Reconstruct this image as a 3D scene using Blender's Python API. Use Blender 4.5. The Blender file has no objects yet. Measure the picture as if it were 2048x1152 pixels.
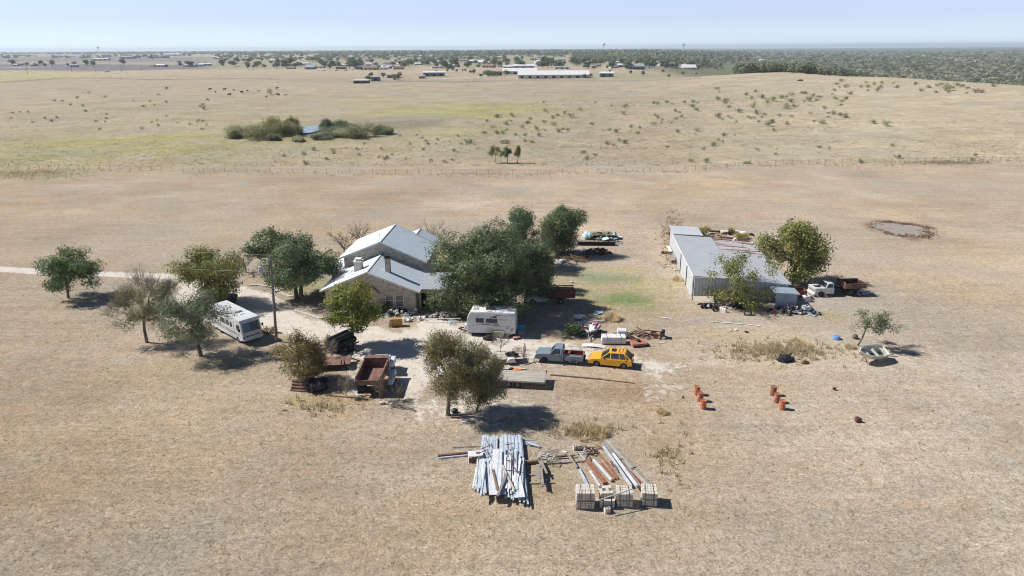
import bpy, bmesh, math, random
import numpy as np
from mathutils import Vector, Matrix
R = math.radians
S = bpy.context.scene
C = S.collection
# ------------------------------------------------------------ camera, sky, sun, exposure
CAMH, PITCH, ROLL, FPX = 32.0, 18.8, -0.34, 1409.0
cam = bpy.data.objects.new('camera', bpy.data.cameras.new('camera')); C.objects.link(cam)
CM = Matrix.Rotation(R(90-PITCH), 3, 'X') @ Matrix.Rotation(R(ROLL), 3, 'Z')
cam.matrix_world = Matrix.Translation((0, 0, CAMH)) @ CM.to_4x4()
cam.data.sensor_width = 36; cam.data.lens = 36*FPX/2048; cam.data.clip_start = 1; cam.data.clip_end = 60000
S.camera = cam
EL, AZ = 45.0, 12.0
tosun = Vector((-math.cos(R(EL))*math.cos(R(AZ)), math.cos(R(EL))*math.sin(R(AZ)), math.sin(R(EL))))
W = bpy.data.worlds.new("World"); S.world = W; W.use_nodes = True
nt = W.node_tree; bg = nt.nodes['Background']; sk = nt.nodes.new('ShaderNodeTexSky')
sk.sky_type = 'NISHITA'; sk.sun_disc = False; sk.sun_elevation = R(EL); sk.sun_rotation = R(270+AZ)
sk.altitude = 300; sk.air_density = .8; sk.dust_density = .25; sk.ozone_density = 5
nt.links.new(sk.outputs[0], bg.inputs[0]); bg.inputs[1].default_value = 0.058
# the bright hazy band low over the horizon, part of the sky itself
tcw = nt.nodes.new('ShaderNodeTexCoord'); spw = nt.nodes.new('ShaderNodeSeparateXYZ'); nt.links.new(tcw.outputs['Generated'], spw.inputs[0])
crw = nt.nodes.new('ShaderNodeValToRGB'); nt.links.new(spw.outputs[2], crw.inputs[0]); ew = crw.color_ramp.elements
ew[0].position = 0.0; ew[0].color = (.48, .57, .73, 1); ew[1].position = .22; ew[1].color = (0, 0, 0, 1)
for ps_, c_ in ((.012, (.39, .455, .59)), (.035, (.31, .335, .49)), (.065, (.34, .36, .52)), (.12, (.18, .2, .28))): k_ = ew.new(ps_); k_.color = (*c_, 1)
b2 = nt.nodes.new('ShaderNodeBackground'); b2.inputs[1].default_value = 1.0; nt.links.new(crw.outputs[0], b2.inputs[0])
adw = nt.nodes.new('ShaderNodeAddShader'); nt.links.new(bg.outputs[0], adw.inputs[0]); nt.links.new(b2.outputs[0], adw.inputs[1]); nt.links.new(adw.outputs[0], nt.nodes['World Output'].inputs[0])
sun = bpy.data.objects.new('sun', bpy.data.lights.new('sun', 'SUN')); C.objects.link(sun)
sun.data.energy = 5.0; sun.data.angle = R(0.5); sun.data.color = (1, .955, .89)
sun.rotation_euler = tosun.to_track_quat('Z', 'Y').to_euler()
S.view_settings.view_transform = 'Standard'; S.view_settings.look = 'None'; S.view_settings.exposure = 0.18; S.view_settings.gamma = 1
S.render.engine = 'CYCLES'
S.cycles.filter_width = 1.05; S.cycles.max_bounces = 6; S.cycles.volume_bounces = 1; S.cycles.transparent_max_bounces = 8
rnd = random.Random(7)
# ------------------------------------------------------------ terrain and pixel helpers
def sstep(a, b, x):
    t = np.clip((x-a)/(b-a), 0, 1); return t*t*(3-2*t)
def Z(x, y):
    x = np.asarray(x, float); y = np.asarray(y, float)
    r = np.hypot(x, y); th = np.degrees(np.arctan2(x, np.maximum(y, 1e-3)))
    w = sstep(9, 20, th)*(y > 0)
    rc = np.where(th > 21, 760-16*np.clip(th-21, 0, 30), 760)
    up = 8.5*sstep(240, rc, r)
    dn = np.where(r > rc, 34*sstep(rc-50, rc+370, r), 0)
    z = w*(up-dn)
    far = sstep(190, 330, r)
    z = z + far*(0.9*np.sin(x*.021+1)*np.sin(y*.017)+.5*np.sin(x*.05)*np.sin(y*.043+2))
    return z
def ray(px, py):
    return CM @ Vector(((px-1024)/FPX, -(py-576)/FPX, -1.0))
def G(px, py, z=0.0):                       # point of height z seen at a pixel of the 2048 x 1152 photo
    d = ray(px, py); t = (CAMH-z)/-d.z
    return Vector((d.x*t, d.y*t, z))
def GT(px, py):                             # point of the terrain at a pixel
    d = ray(px, py); z = 0.0
    if -d.z < 1e-4: d.z = -1e-4
    t = 20.0; n = 0
    while t < 40000 and CAMH+d.z*t > float(Z(d.x*t, d.y*t)): t *= 1.01
    lo, hi = t/1.01, t
    for _ in range(12):
        m = (lo+hi)/2
        if CAMH+d.z*m > float(Z(d.x*m, d.y*m)): lo = m
        else: hi = m
    return Vector((d.x*hi, d.y*hi, float(Z(d.x*hi, d.y*hi))))
def GTV(px, py):                            # the same for arrays of pixels
    M = np.array(CM); px = np.asarray(px, float); py = np.asarray(py, float)
    d = np.stack([(px-1024)/FPX, -(py-576)/FPX, -np.ones_like(px)], 1) @ M.T; d[:, 2] = np.minimum(d[:, 2], -8e-4)
    hit = np.full(len(px), 0.0); t = np.full(len(px), 20.0); on = np.ones(len(px), bool)
    while on.any() and t[0] < 60000:
        t *= 1.006; below = CAMH+d[:, 2]*t <= Z(d[:, 0]*t, d[:, 1]*t); new = below & on; hit[new] = t[new]; on &= ~below
    lo, hi = hit/1.006, hit.copy()
    for _ in range(8):
        m = (lo+hi)/2; ab = CAMH+d[:, 2]*m > Z(d[:, 0]*m, d[:, 1]*m); lo = np.where(ab, m, lo); hi = np.where(ab, hi, m)
    x, y = d[:, 0]*hi, d[:, 1]*hi; return np.stack([x, y, Z(x, y)], 1)
def HZ(px, py, Y):                          # height and X where the pixel's ray crosses depth Y
    d = ray(px, py); t = Y/d.y
    return d.x*t, CAMH+d.z*t
# ------------------------------------------------------------ materials
def _n(nt, t, **k):
    n = nt.nodes.new(t)
    for a, v in k.items(): setattr(n, a, v)
    return n
MATS = {}
def mat(name, col, rough=.85, metal=0, col2=None, scale=3, lo=.4, hi=.65, fine=.18, fscale=30, bump=0, bscale=20, stripes=None, coat=0, alpha=1, stretch=None, spec=.5, world=False):
    if name in MATS: return MATS[name]
    m = bpy.data.materials.new(name); m.use_nodes = True; nt = m.node_tree; L = nt.links
    b = nt.nodes['Principled BSDF']; b.inputs['Roughness'].default_value = rough; b.inputs['Metallic'].default_value = metal
    b.inputs['Specular IOR Level'].default_value = spec
    if coat: b.inputs['Coat Weight'].default_value = coat; b.inputs['Coat Roughness'].default_value = .12
    if world:
        tc = _n(nt, 'ShaderNodeNewGeometry'); src = tc.outputs['Position']
    else:
        tc = _n(nt, 'ShaderNodeTexCoord'); src = tc.outputs['Object']
    if stretch:
        mp = _n(nt, 'ShaderNodeMapping'); mp.inputs['Scale'].default_value = stretch; L.new(src, mp.inputs[0]); src = mp.outputs[0]
    n1 = _n(nt, 'ShaderNodeTexNoise'); n1.inputs['Scale'].default_value = scale; n1.inputs['Detail'].default_value = 6; n1.inputs['Roughness'].default_value = .6
    L.new(src, n1.inputs['Vector'])
    mr = _n(nt, 'ShaderNodeMapRange'); mr.inputs[1].default_value = lo; mr.inputs[2].default_value = hi; L.new(n1.outputs[0], mr.inputs[0])
    mx = _n(nt, 'ShaderNodeMix', data_type='RGBA'); L.new(mr.outputs[0], mx.inputs[0])
    c2 = col2 or tuple(c*.8 for c in col)
    mx.inputs[6].default_value = (*col, 1); mx.inputs[7].default_value = (*c2, 1)
    n2 = _n(nt, 'ShaderNodeTexNoise'); n2.inputs['Scale'].default_value = fscale; n2.inputs['Detail'].default_value = 4; L.new(src, n2.inputs['Vector'])
    m2 = _n(nt, 'ShaderNodeMapRange'); m2.inputs[1].default_value = .3; m2.inputs[2].default_value = .7; m2.inputs[3].default_value = 1-fine; m2.inputs[4].default_value = 1+fine
    L.new(n2.outputs[0], m2.inputs[0])
    mm = _n(nt, 'ShaderNodeMix', data_type='RGBA', blend_type='MULTIPLY'); mm.inputs[0].default_value = 1
    L.new(mx.outputs[2], mm.inputs[6]); L.new(m2.outputs[0], mm.inputs[7])
    L.new(mm.outputs[2], b.inputs['Base Color'])
    h = None
    if stripes:                                # corrugation as bump: (axis vector, period)
        ax, per = stripes
        dp = _n(nt, 'ShaderNodeVectorMath', operation='DOT_PRODUCT'); dp.inputs[1].default_value = ax; L.new(tc.outputs['Object'], dp.inputs[0])
        sn = _n(nt, 'ShaderNodeMath', operation='MULTIPLY'); sn.inputs[1].default_value = 2*math.pi/per; L.new(dp.outputs['Value'], sn.inputs[0])
        si = _n(nt, 'ShaderNodeMath', operation='SINE'); L.new(sn.outputs[0], si.inputs[0]); h = si.outputs[0]
        bp = _n(nt, 'ShaderNodeBump'); bp.inputs['Strength'].default_value = .8; bp.inputs['Distance'].default_value = per*.16
        L.new(h, bp.inputs['Height']); L.new(bp.outputs[0], b.inputs['Normal'])
    elif bump:
        n3 = _n(nt, 'ShaderNodeTexNoise'); n3.inputs['Scale'].default_value = bscale; n3.inputs['Detail'].default_value = 5; L.new(src, n3.inputs['Vector'])
        bp = _n(nt, 'ShaderNodeBump'); bp.inputs['Strength'].default_value = .7; bp.inputs['Distance'].default_value = bump
        L.new(n3.outputs[0], bp.inputs['Height']); L.new(bp.outputs[0], b.inputs['Normal'])
    MATS[name] = m; return m
def leafmat(name, a, b_, c=None, cs=.35, tl=.3):
    """foliage: two greens in clumps plus leaf to leaf change, a little translucency"""
    if name in MATS: return MATS[name]
    m = bpy.data.materials.new(name); m.use_nodes = True; nt = m.node_tree; L = nt.links
    b = nt.nodes['Principled BSDF']; b.inputs['Roughness'].default_value = .55; b.inputs['Specular IOR Level'].default_value = .35
    g = _n(nt, 'ShaderNodeNewGeometry')
    at = _n(nt, 'ShaderNodeAttribute', attribute_name='rv')
    n1 = _n(nt, 'ShaderNodeTexNoise'); n1.inputs['Scale'].default_value = cs; n1.inputs['Detail'].default_value = 3; L.new(g.outputs['Position'], n1.inputs['Vector'])
    ad = _n(nt, 'ShaderNodeMath', operation='ADD'); L.new(n1.outputs[0], ad.inputs[0])
    s2 = _n(nt, 'ShaderNodeMath', operation='MULTIPLY_ADD'); s2.inputs[1].default_value = .5; s2.inputs[2].default_value = -.25; L.new(at.outputs['Fac'], s2.inputs[0])
    L.new(s2.outputs[0], ad.inputs[1])
    cr = _n(nt, 'ShaderNodeValToRGB'); e = cr.color_ramp.elements
    e[0].position = .3; e[0].color = (*a, 1); e[1].position = .62; e[1].color = (*b_, 1)
    if c: k = e.new(.8); k.color = (*c, 1)
    L.new(ad.outputs[0], cr.inputs[0]); L.new(cr.outputs[0], b.inputs['Base Color'])
    tr = _n(nt, 'ShaderNodeBsdfTranslucent'); L.new(cr.outputs[0], tr.inputs[0])
    ms = _n(nt, 'ShaderNodeMixShader'); ms.inputs[0].default_value = tl
    L.new(b.outputs[0], ms.inputs[1]); L.new(tr.outputs[0], ms.inputs[2]); L.new(ms.outputs[0], nt.nodes['Material Output'].inputs[0])
    MATS[name] = m; return m
# ------------------------------------------------------------ mesh collector
class MB:
    def __init__(s): s.v = []; s.f = []
    def add(s, vs, fs):
        k = len(s.v); s.v += [tuple(v) for v in vs]; s.f += [tuple(k+i for i in f) for f in fs]; return s
    def box(s, c, d, rz=0, M=None):
        x, y, z = d[0]/2, d[1]/2, d[2]/2
        vs = [Vector((a*x, b*y, e*z)) for e in (-1, 1) for b in (-1, 1) for a in (-1, 1)]
        Q = M if M is not None else Matrix.Rotation(rz, 3, 'Z')
        vs = [Q @ v + Vector(c) for v in vs]
        return s.add(vs, [(0, 2, 3, 1), (4, 5, 7, 6), (0, 1, 5, 4), (2, 6, 7, 3), (0, 4, 6, 2), (1, 3, 7, 5)])
    def bar(s, a, b, w, h):                      # square bar from a to b
        a, b = Vector(a), Vector(b); d = b-a; q = d.to_track_quat('X', 'Z').to_matrix()
        return s.box((a+b)/2, (d.length, w, h), M=q)
    def tube(s, a, b, r0, r1=None, n=8, caps=True):
        r1 = r0 if r1 is None else r1
        a, b = Vector(a), Vector(b); q = (b-a).to_track_quat('Z', 'Y').to_matrix()
        vs = []
        for p, r in ((a, r0), (b, r1)):
            for i in range(n):
                t = 2*math.pi*i/n; vs.append(p+q @ Vector((r*math.cos(t), r*math.sin(t), 0)))
        fs = [(i, (i+1) % n, n+(i+1) % n, n+i) for i in range(n)]
        if caps: fs += [tuple(range(n-1, -1, -1)), tuple(range(n, 2*n))]
        return s.add(vs, fs)
    def path(s, pts, rs, n=7):
        for i in range(len(pts)-1):
            s.tube(pts[i], pts[i+1], rs[i] if hasattr(rs, '__len__') else rs, rs[i+1] if hasattr(rs, '__len__') else rs, n)
        return s
    def lathe(s, prof, c=(0, 0, 0), n=20, axis='Z', close=True):
        vs = []; c = Vector(c)
        for r, h in prof:
            for i in range(n):
                t = 2*math.pi*i/n; p = (r*math.cos(t), r*math.sin(t), h)
                if axis == 'Y': p = (p[0], p[2], p[1])
                if axis == 'X': p = (p[2], p[0], p[1])
                vs.append(c+Vector(p))
        fs = []
        for k in range(len(prof)-1):
            for i in range(n):
                j = (i+1) % n; fs.append((k*n+i, k*n+j, (k+1)*n+j, (k+1)*n+i))
        if close: fs += [tuple(range(n-1, -1, -1)), tuple((len(prof)-1)*n+i for i in range(n))]
        return s.add(vs, fs)
    def prof(s, pts, y0, y1):                    # (x,z) outline extruded along y
        n = len(pts)
        vs = [(x, y0, z) for x, z in pts]+[(x, y1, z) for x, z in pts]
        fs = [tuple(range(n)), tuple(range(2*n-1, n-1, -1))]+[(i, n+i, n+(i+1) % n, (i+1) % n) for i in range(n)]
        return s.add(vs, fs)
    def prism(s, pts, z0, z1):                   # (x,y) outline raised from z0 to z1
        n = len(pts)
        vs = [(x, y, z0) for x, y in pts]+[(x, y, z1) for x, y in pts]
        fs = [tuple(range(n-1, -1, -1)), tuple(range(n, 2*n))]+[(i, (i+1) % n, n+(i+1) % n, n+i) for i in range(n)]
        return s.add(vs, fs)
    def slab(s, quad, t):                        # thick sheet through 4 points, thickness along its normal
        q = [Vector(p) for p in quad]; nrm = (q[1]-q[0]).cross(q[3]-q[0]).normalized()*t
        return s.add(q+[p-nrm for p in q], [(0, 1, 2, 3), (7, 6, 5, 4), (0, 4, 5, 1), (1, 5, 6, 2), (2, 6, 7, 3), (3, 7, 4, 0)])
    def frus(s, b, t):                           # frustum between two rings of points
        n = len(b)
        return s.add(list(b)+list(t), [tuple(range(n-1, -1, -1)), tuple(range(n, 2*n))]+[(i, (i+1) % n, n+(i+1) % n, n+i) for i in range(n)])
    def blob(s, c, r, seed=0, sub=2, amp=.2):
        bm = bmesh.new(); bmesh.ops.create_icosphere(bm, subdivisions=sub, radius=1)
        rr = random.Random(seed); ph = [rr.uniform(0, 6) for _ in range(6)]
        vs = []
        for v in bm.verts:
            p = v.co; k = 1+amp*(math.sin(p.x*3+ph[0])+math.sin(p.y*4+ph[1])+math.sin(p.z*3+ph[2]))/2+amp*.4*math.sin(p.x*9+ph[3]+p.y*7)
            vs.append((c[0]+p.x*k*r[0], c[1]+p.y*k*r[1], c[2]+p.z*k*r[2]))
        fs = [tuple(v.index for v in f.verts) for f in bm.faces]; bm.free()
        return s.add(vs, fs)
def meshobj(name, v, f, m, smooth=False):
    me = bpy.data.meshes.new(name); me.from_pydata(v, [], f); me.update()
    if m: me.materials.append(m)
    o = bpy.data.objects.new(name, me); C.objects.link(o)
    if smooth: me.polygons.foreach_set('use_smooth', [True]*len(me.polygons))
    return o
def fixn(o):
    bm = bmesh.new(); bm.from_mesh(o.data); bmesh.ops.recalc_face_normals(bm, faces=bm.faces); bm.to_mesh(o.data); bm.free()
def part(name, mb, m, parent, bev=0, label=None, smooth=False):
    o = meshobj(name, mb.v, mb.f, m, smooth); fixn(o)
    if parent is not None: o.parent = parent
    if label: o['label'] = label
    if bev:
        b = o.modifiers.new('bevel', 'BEVEL'); b.width = bev; b.segments = 2; b.limit_method = 'ANGLE'; b.angle_limit = R(35)
    return o
def thing(name, label, cat, loc=(0, 0, 0), rz=0, group=None):
    o = bpy.data.objects.new(name, None); C.objects.link(o); o.location = loc; o.rotation_euler = (0, 0, rz)
    o['label'] = label; o['category'] = cat
    if group: o['group'] = group
    return o
def single(name, mb, m, label, cat, loc=(0, 0, 0), rz=0, group=None, bev=0, smooth=False, rot=None):
    o = part(name, mb, m, None, bev, None, smooth); o.location = loc; o.rotation_euler = rot or (0, 0, rz)
    o['label'] = label; o['category'] = cat
    if group: o['group'] = group
    return o
def dup(root, loc, rz=0, label=None, scale=None, group=None, rot=None):
    r = root.copy(); C.objects.link(r); r.location = loc; r.rotation_euler = rot or (0, 0, rz)
    if label: r['label'] = label
    if group: r['group'] = group
    if scale is not None: r.scale = scale if hasattr(scale, '__len__') else (scale,)*3
    for ch in root.children:
        c = ch.copy(); C.objects.link(c); c.parent = r
        for g in ch.children:
            d = g.copy(); C.objects.link(d); d.parent = c
    return r
# numpy quads mesh, one value 'rv' per face
def npmesh(name, V, nper, m, rv=None):
    nf = len(V)//nper
    me = bpy.data.meshes.new(name); me.vertices.add(len(V)); me.vertices.foreach_set('co', np.ascontiguousarray(V, np.float32).ravel())
    me.loops.add(nf*nper); me.loops.foreach_set('vertex_index', np.arange(nf*nper, dtype=np.int32))
    me.polygons.add(nf); me.polygons.foreach_set('loop_start', np.arange(0, nf*nper, nper, dtype=np.int32))
    me.polygons.foreach_set('loop_total', np.full(nf, nper, np.int32))
    if rv is not None:
        a = me.attributes.new('rv', 'FLOAT', 'FACE'); a.data.foreach_set('value', rv.astype(np.float32))
    me.update(calc_edges=True); me.materials.append(m)
    o = bpy.data.objects.new(name, me); C.objects.link(o); return o
def leafquads(P, size, rg, asp=.6, flat=0, N=None, bias=1.1):
    """P: n x 3 centres -> 4n x 3 rhombi in random directions"""
    n = len(P); a = rg.normal(size=(n, 3)); a[:, 2] *= (1-flat); a /= np.linalg.norm(a, axis=1)[:, None]
    b = rg.normal(size=(n, 3)); b -= (b*a).sum(1)[:, None]*a; b /= np.linalg.norm(b, axis=1)[:, None]
    if N is not None:                          # leaves face outwards more often than not
        w = rg.normal(size=(n, 3))+N*bias*1.6; w[:, 2] += .5; w /= np.linalg.norm(w, axis=1)[:, None]
        a = np.cross(w, rg.normal(size=(n, 3))); a /= np.linalg.norm(a, axis=1)[:, None]; b = np.cross(w, a)
    s = size*rg.uniform(.6, 1.3, n)[:, None]
    return np.stack([P-a*s/2, P+b*s*asp/2, P+a*s/2, P-b*s*asp/2], 1).reshape(-1, 3)
# ------------------------------------------------------------ trees
BARK = mat('bark', (.13, .105, .085), .95, col2=(.22, .19, .16), scale=4, stretch=(1, 1, .3), bump=.02)
BARKG = mat('grey_bark', (.3, .27, .235), .95, col2=(.2, .175, .15), scale=4, bump=.01)
OAK = leafmat('oak_leaves', (.08, .118, .058), (.19, .25, .12), (.3, .345, .19))
OAKG = leafmat('elm_leaves', (.085, .14, .055), (.18, .26, .1))
PEC = leafmat('pecan_leaves', (0.149, 0.182, 0.054), (0.311, 0.324, 0.101), (0.446, 0.378, 0.135))
YEL = leafmat('yellow_green_leaves', (0.156, 0.195, 0.046), (0.325, 0.338, 0.078), (0.468, 0.403, 0.111))
MES = leafmat('mesquite_leaves', (0.176, 0.189, 0.088), (0.324, 0.317, 0.149), (0.419, 0.351, 0.216))
GRY = leafmat('grey_green_leaves', (.13, .17, .095), (.27, .31, .18))
BRN = leafmat('brown_leaves', (0.18, 0.165, 0.06), (0.36, 0.285, 0.11), (0.24, 0.26, 0.10))
FGR = leafmat('foreground_leaves', (0.135, 0.155, 0.061), (0.297, 0.284, 0.115), (0.486, 0.338, 0.149), .45)
PASTL = leafmat('pasture_shrub_leaves', (0.300, 0.325, 0.188), (0.500, 0.500, 0.300))
def limb(mb, rg, a, b, r0, r1, k=4, wob=.08, n=6):
    a, b = Vector(a), Vector(b); L = (b-a).length; pts = [a]
    for i in range(1, k): pts.append(a.lerp(b, i/k)+Vector(rg.normal(size=3))*L*wob+Vector((0, 0, L*.06*math.sin(math.pi*i/k))))
    pts.append(b); rs = [r0+(r1-r0)*i/k for i in range(k+1)]
    mb.path(pts, rs, n); return pts
def make_tree(name, label, base, W, zb, zt, lm, nleaf=9000, ls=.3, lobes=26, tr=.2, shell=.5, twig=0, seed=1, off=(0, 0), cat='tree', group=None, stems=1, depth=None, bark=None, lr=(.26, .42), top=1.0, twm=None):
    """base: world point; W crown width; zb/zt crown bottom and top heights"""
    rg = np.random.default_rng(seed); bark = bark or BARK
    t = thing(name, label, cat, base, 0, group)
    D = depth or W*.92; c = np.array([off[0], off[1], (zb+zt)/2]); rad = np.array([W/2, D/2, (zt-zb)/2])
    Lc = []
    for i in range(lobes):
        d = rg.normal(size=3); d /= np.linalg.norm(d); k = rg.uniform(.3, .95)
        f = rg.uniform(*lr); p = c+d*rad*k
        w = 1.0
        if d[2] > 0: w = top
        p[0] = c[0]+(p[0]-c[0])*w; p[1] = c[1]+(p[1]-c[1])*w
        Lc.append((p, rad*f*np.array([1, 1, .85])))
    # leaves grouped in small sprays
    ns = max(8, nleaf//14); sp = []; dn = []
    for i in range(ns):
        p, r = Lc[rg.integers(len(Lc))]
        d = rg.normal(size=3); d /= np.linalg.norm(d); sp.append(p+d*r*(shell+(1-shell)*rg.random()**.6)); dn.append(d)
    sp = np.array(sp); Nn = np.repeat(np.array(dn)+.35*(sp-c)/rad, 14, 0); P = np.repeat(sp, 14, 0)+rg.normal(size=(ns*14, 3))*ls*.95
    lo, hi = np.percentile(P, .25, axis=0), np.percentile(P, 99.75, axis=0)      # fit the spread of leaves to the wanted crown
    tl, th_ = c-rad, c+rad; k_ = (th_-tl)/(hi-lo); P = tl+(P-lo)*k_; Lc = [(tl+(p-lo)*k_, r*k_) for p, r in Lc]
    kp = P[:, 2] > zb*.5; P = P[kp]; Nn = Nn[kp]
    V = leafquads(P, ls, rg, N=Nn)
    o = npmesh('crown', V, 4, lm, rg.random(len(P))); o.parent = t
    mb = MB(); hb = zb+(zt-zb)*.3
    for s in range(stems):
        bx = (s-(stems-1)/2)*tr*2.4
        fork = Vector((off[0]*.35+bx*2.2+rg.normal()*.1, off[1]*.35, max(hb*.8, .3)))
        mb.path([(bx, 0, -.1), (bx, 0, .15), fork*.5+Vector((rg.normal()*.06+bx*.2, 0, 0)), fork], [tr*1.5, tr*1.08, tr*.95, tr*.85], 9)
        for i in range(6 if stems == 1 else 4):
            p, r = Lc[(i+s*7) % len(Lc)]
            pts = limb(mb, rg, fork, Vector(p), tr*.55, tr*.16)
            for j in range(3):
                q = Lc[rg.integers(len(Lc))]; e = Vector(p)+Vector(rg.normal(size=3)).normalized()*float(min(r))*.8
                limb(mb, rg, pts[rg.integers(2, len(pts))], e, tr*.18, tr*.05, 3, n=4)
    part('trunk', mb, bark, t, smooth=True)
    if twig:
        tw = MB()
        for i in range(twig):
            p, r = Lc[rg.integers(len(Lc))]; a = Vector(p)+Vector(rg.normal(size=3)*r*.3); d = (a-Vector((c[0], c[1], zb))).normalized()
            b = a+d*float(r[0])*rg.uniform(.5, .95)+Vector(rg.normal(size=3))*.25
            tw.tube(a, b, .018, .006, 3, False)
            for _ in range(2):
                e = a.lerp(b, rg.uniform(.3, .8)); tw.tube(e, e+(d+Vector(rg.normal(size=3))*.6).normalized()*rg.uniform(.3, .7), .009, .004, 3, False)
        part('twigs', tw, twm or BARKG, t)
    return t
def tree_px(name, label, bpx, x0, x1, y0, y1, lm, **k):
    b = G(*bpx); _, zt = HZ((x0+x1)/2, y0, b.y); xa, zb = HZ(x0, y1, b.y); ya = (y0+y1)/2
    xl, _ = HZ(x0, ya, b.y); xr, _ = HZ(x1, ya, b.y)
    zt -= .25*(xr-xl)*.18; zb += .03*(zt-zb)
    k.setdefault('off', ((xl+xr)/2-b.x, 0))
    return make_tree(name, label, b, (xr-xl)*.98, zb, zt, lm, **k)
def bare_tree(name, label, base, W, H, seed, m=None, n=60, tr=.08, group=None, cat='tree'):
    rg = np.random.default_rng(seed); t = thing(name, label, cat, base, 0, group); tr_mb, tw = MB(), MB()
    tr_mb.path([(0, 0, -.1), (0, 0, .2), (rg.normal()*.1, 0, H*.22)], [tr*1.3, tr, tr*.85], 7)
    f = Vector((0, 0, H*.22))
    for i in range(9):
        a = 2*math.pi*i/9+rg.normal()*.2; e = Vector((math.cos(a)*W*.33*rg.uniform(.6, 1.1), math.sin(a)*W*.33, H*rg.uniform(.6, .85)))
        pts = limb(tr_mb, rg, f, e, tr*.5, tr*.15)
        for j in range(n//9):
            s = pts[rg.integers(1, len(pts))]; d = Vector((s.x, s.y, s.z*.5)).normalized()+Vector(rg.normal(size=3))*.45
            b = s+d.normalized()*H*rg.uniform(.12, .3); tw.tube(s, b, .02, .008, 3, False)
            for _ in range(4):
                q = s.lerp(b, rg.uniform(.2, 1)); tw.tube(q, q+(d+Vector(rg.normal(size=3))*.6).normalized()*H*rg.uniform(.06, .16), .011, .005, 3, False)
    part('trunk', tr_mb, m or BARKG, t, smooth=True); part('twigs', tw, m or BARKG, t)
    return t
def make_shrub(name, label, base, W, H, lm, n=700, ls=.25, seed=1, cat='shrub', group=None, D=None, stems=7, bark=None, low=.35, rz=.3):
    rg = np.random.default_rng(seed); t = thing(name, label, cat, base, 0, group); D = D or W
    k = max(4, int(5+W)); Lc = [(np.array([rg.uniform(-.32, .32)*W, rg.uniform(-.32, .32)*D, H*rg.uniform(low, .7)]), np.array([W*rg.uniform(.15, .28), D*rg.uniform(.15, .28), H*rz])) for _ in range(k)]
    ns = n//8; P = []
    for i in range(ns):
        p, r = Lc[rg.integers(k)]; d = rg.normal(size=3); d /= np.linalg.norm(d); P.append(p+d*r*rg.random()**.4)
    P = np.repeat(np.array(P), 8, 0)+rg.normal(size=(ns*8, 3))*ls*.8; P[:, 2] = np.abs(P[:, 2])
    o = npmesh('foliage', leafquads(P, ls, rg, N=np.tile([0, 0, .8], (len(P), 1))), 4, lm, rg.random(len(P))); o.parent = t
    mb = MB()
    for i in range(stems):
        p, r = Lc[i % k]; limb(mb, rg, (rg.normal()*.08, rg.normal()*.08, -.03), Vector(p)+Vector((0, 0, H*.2)), .02+.006*H, .008, 3, n=4)
    part('stems', mb, bark or BARK, t)
    return t
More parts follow.
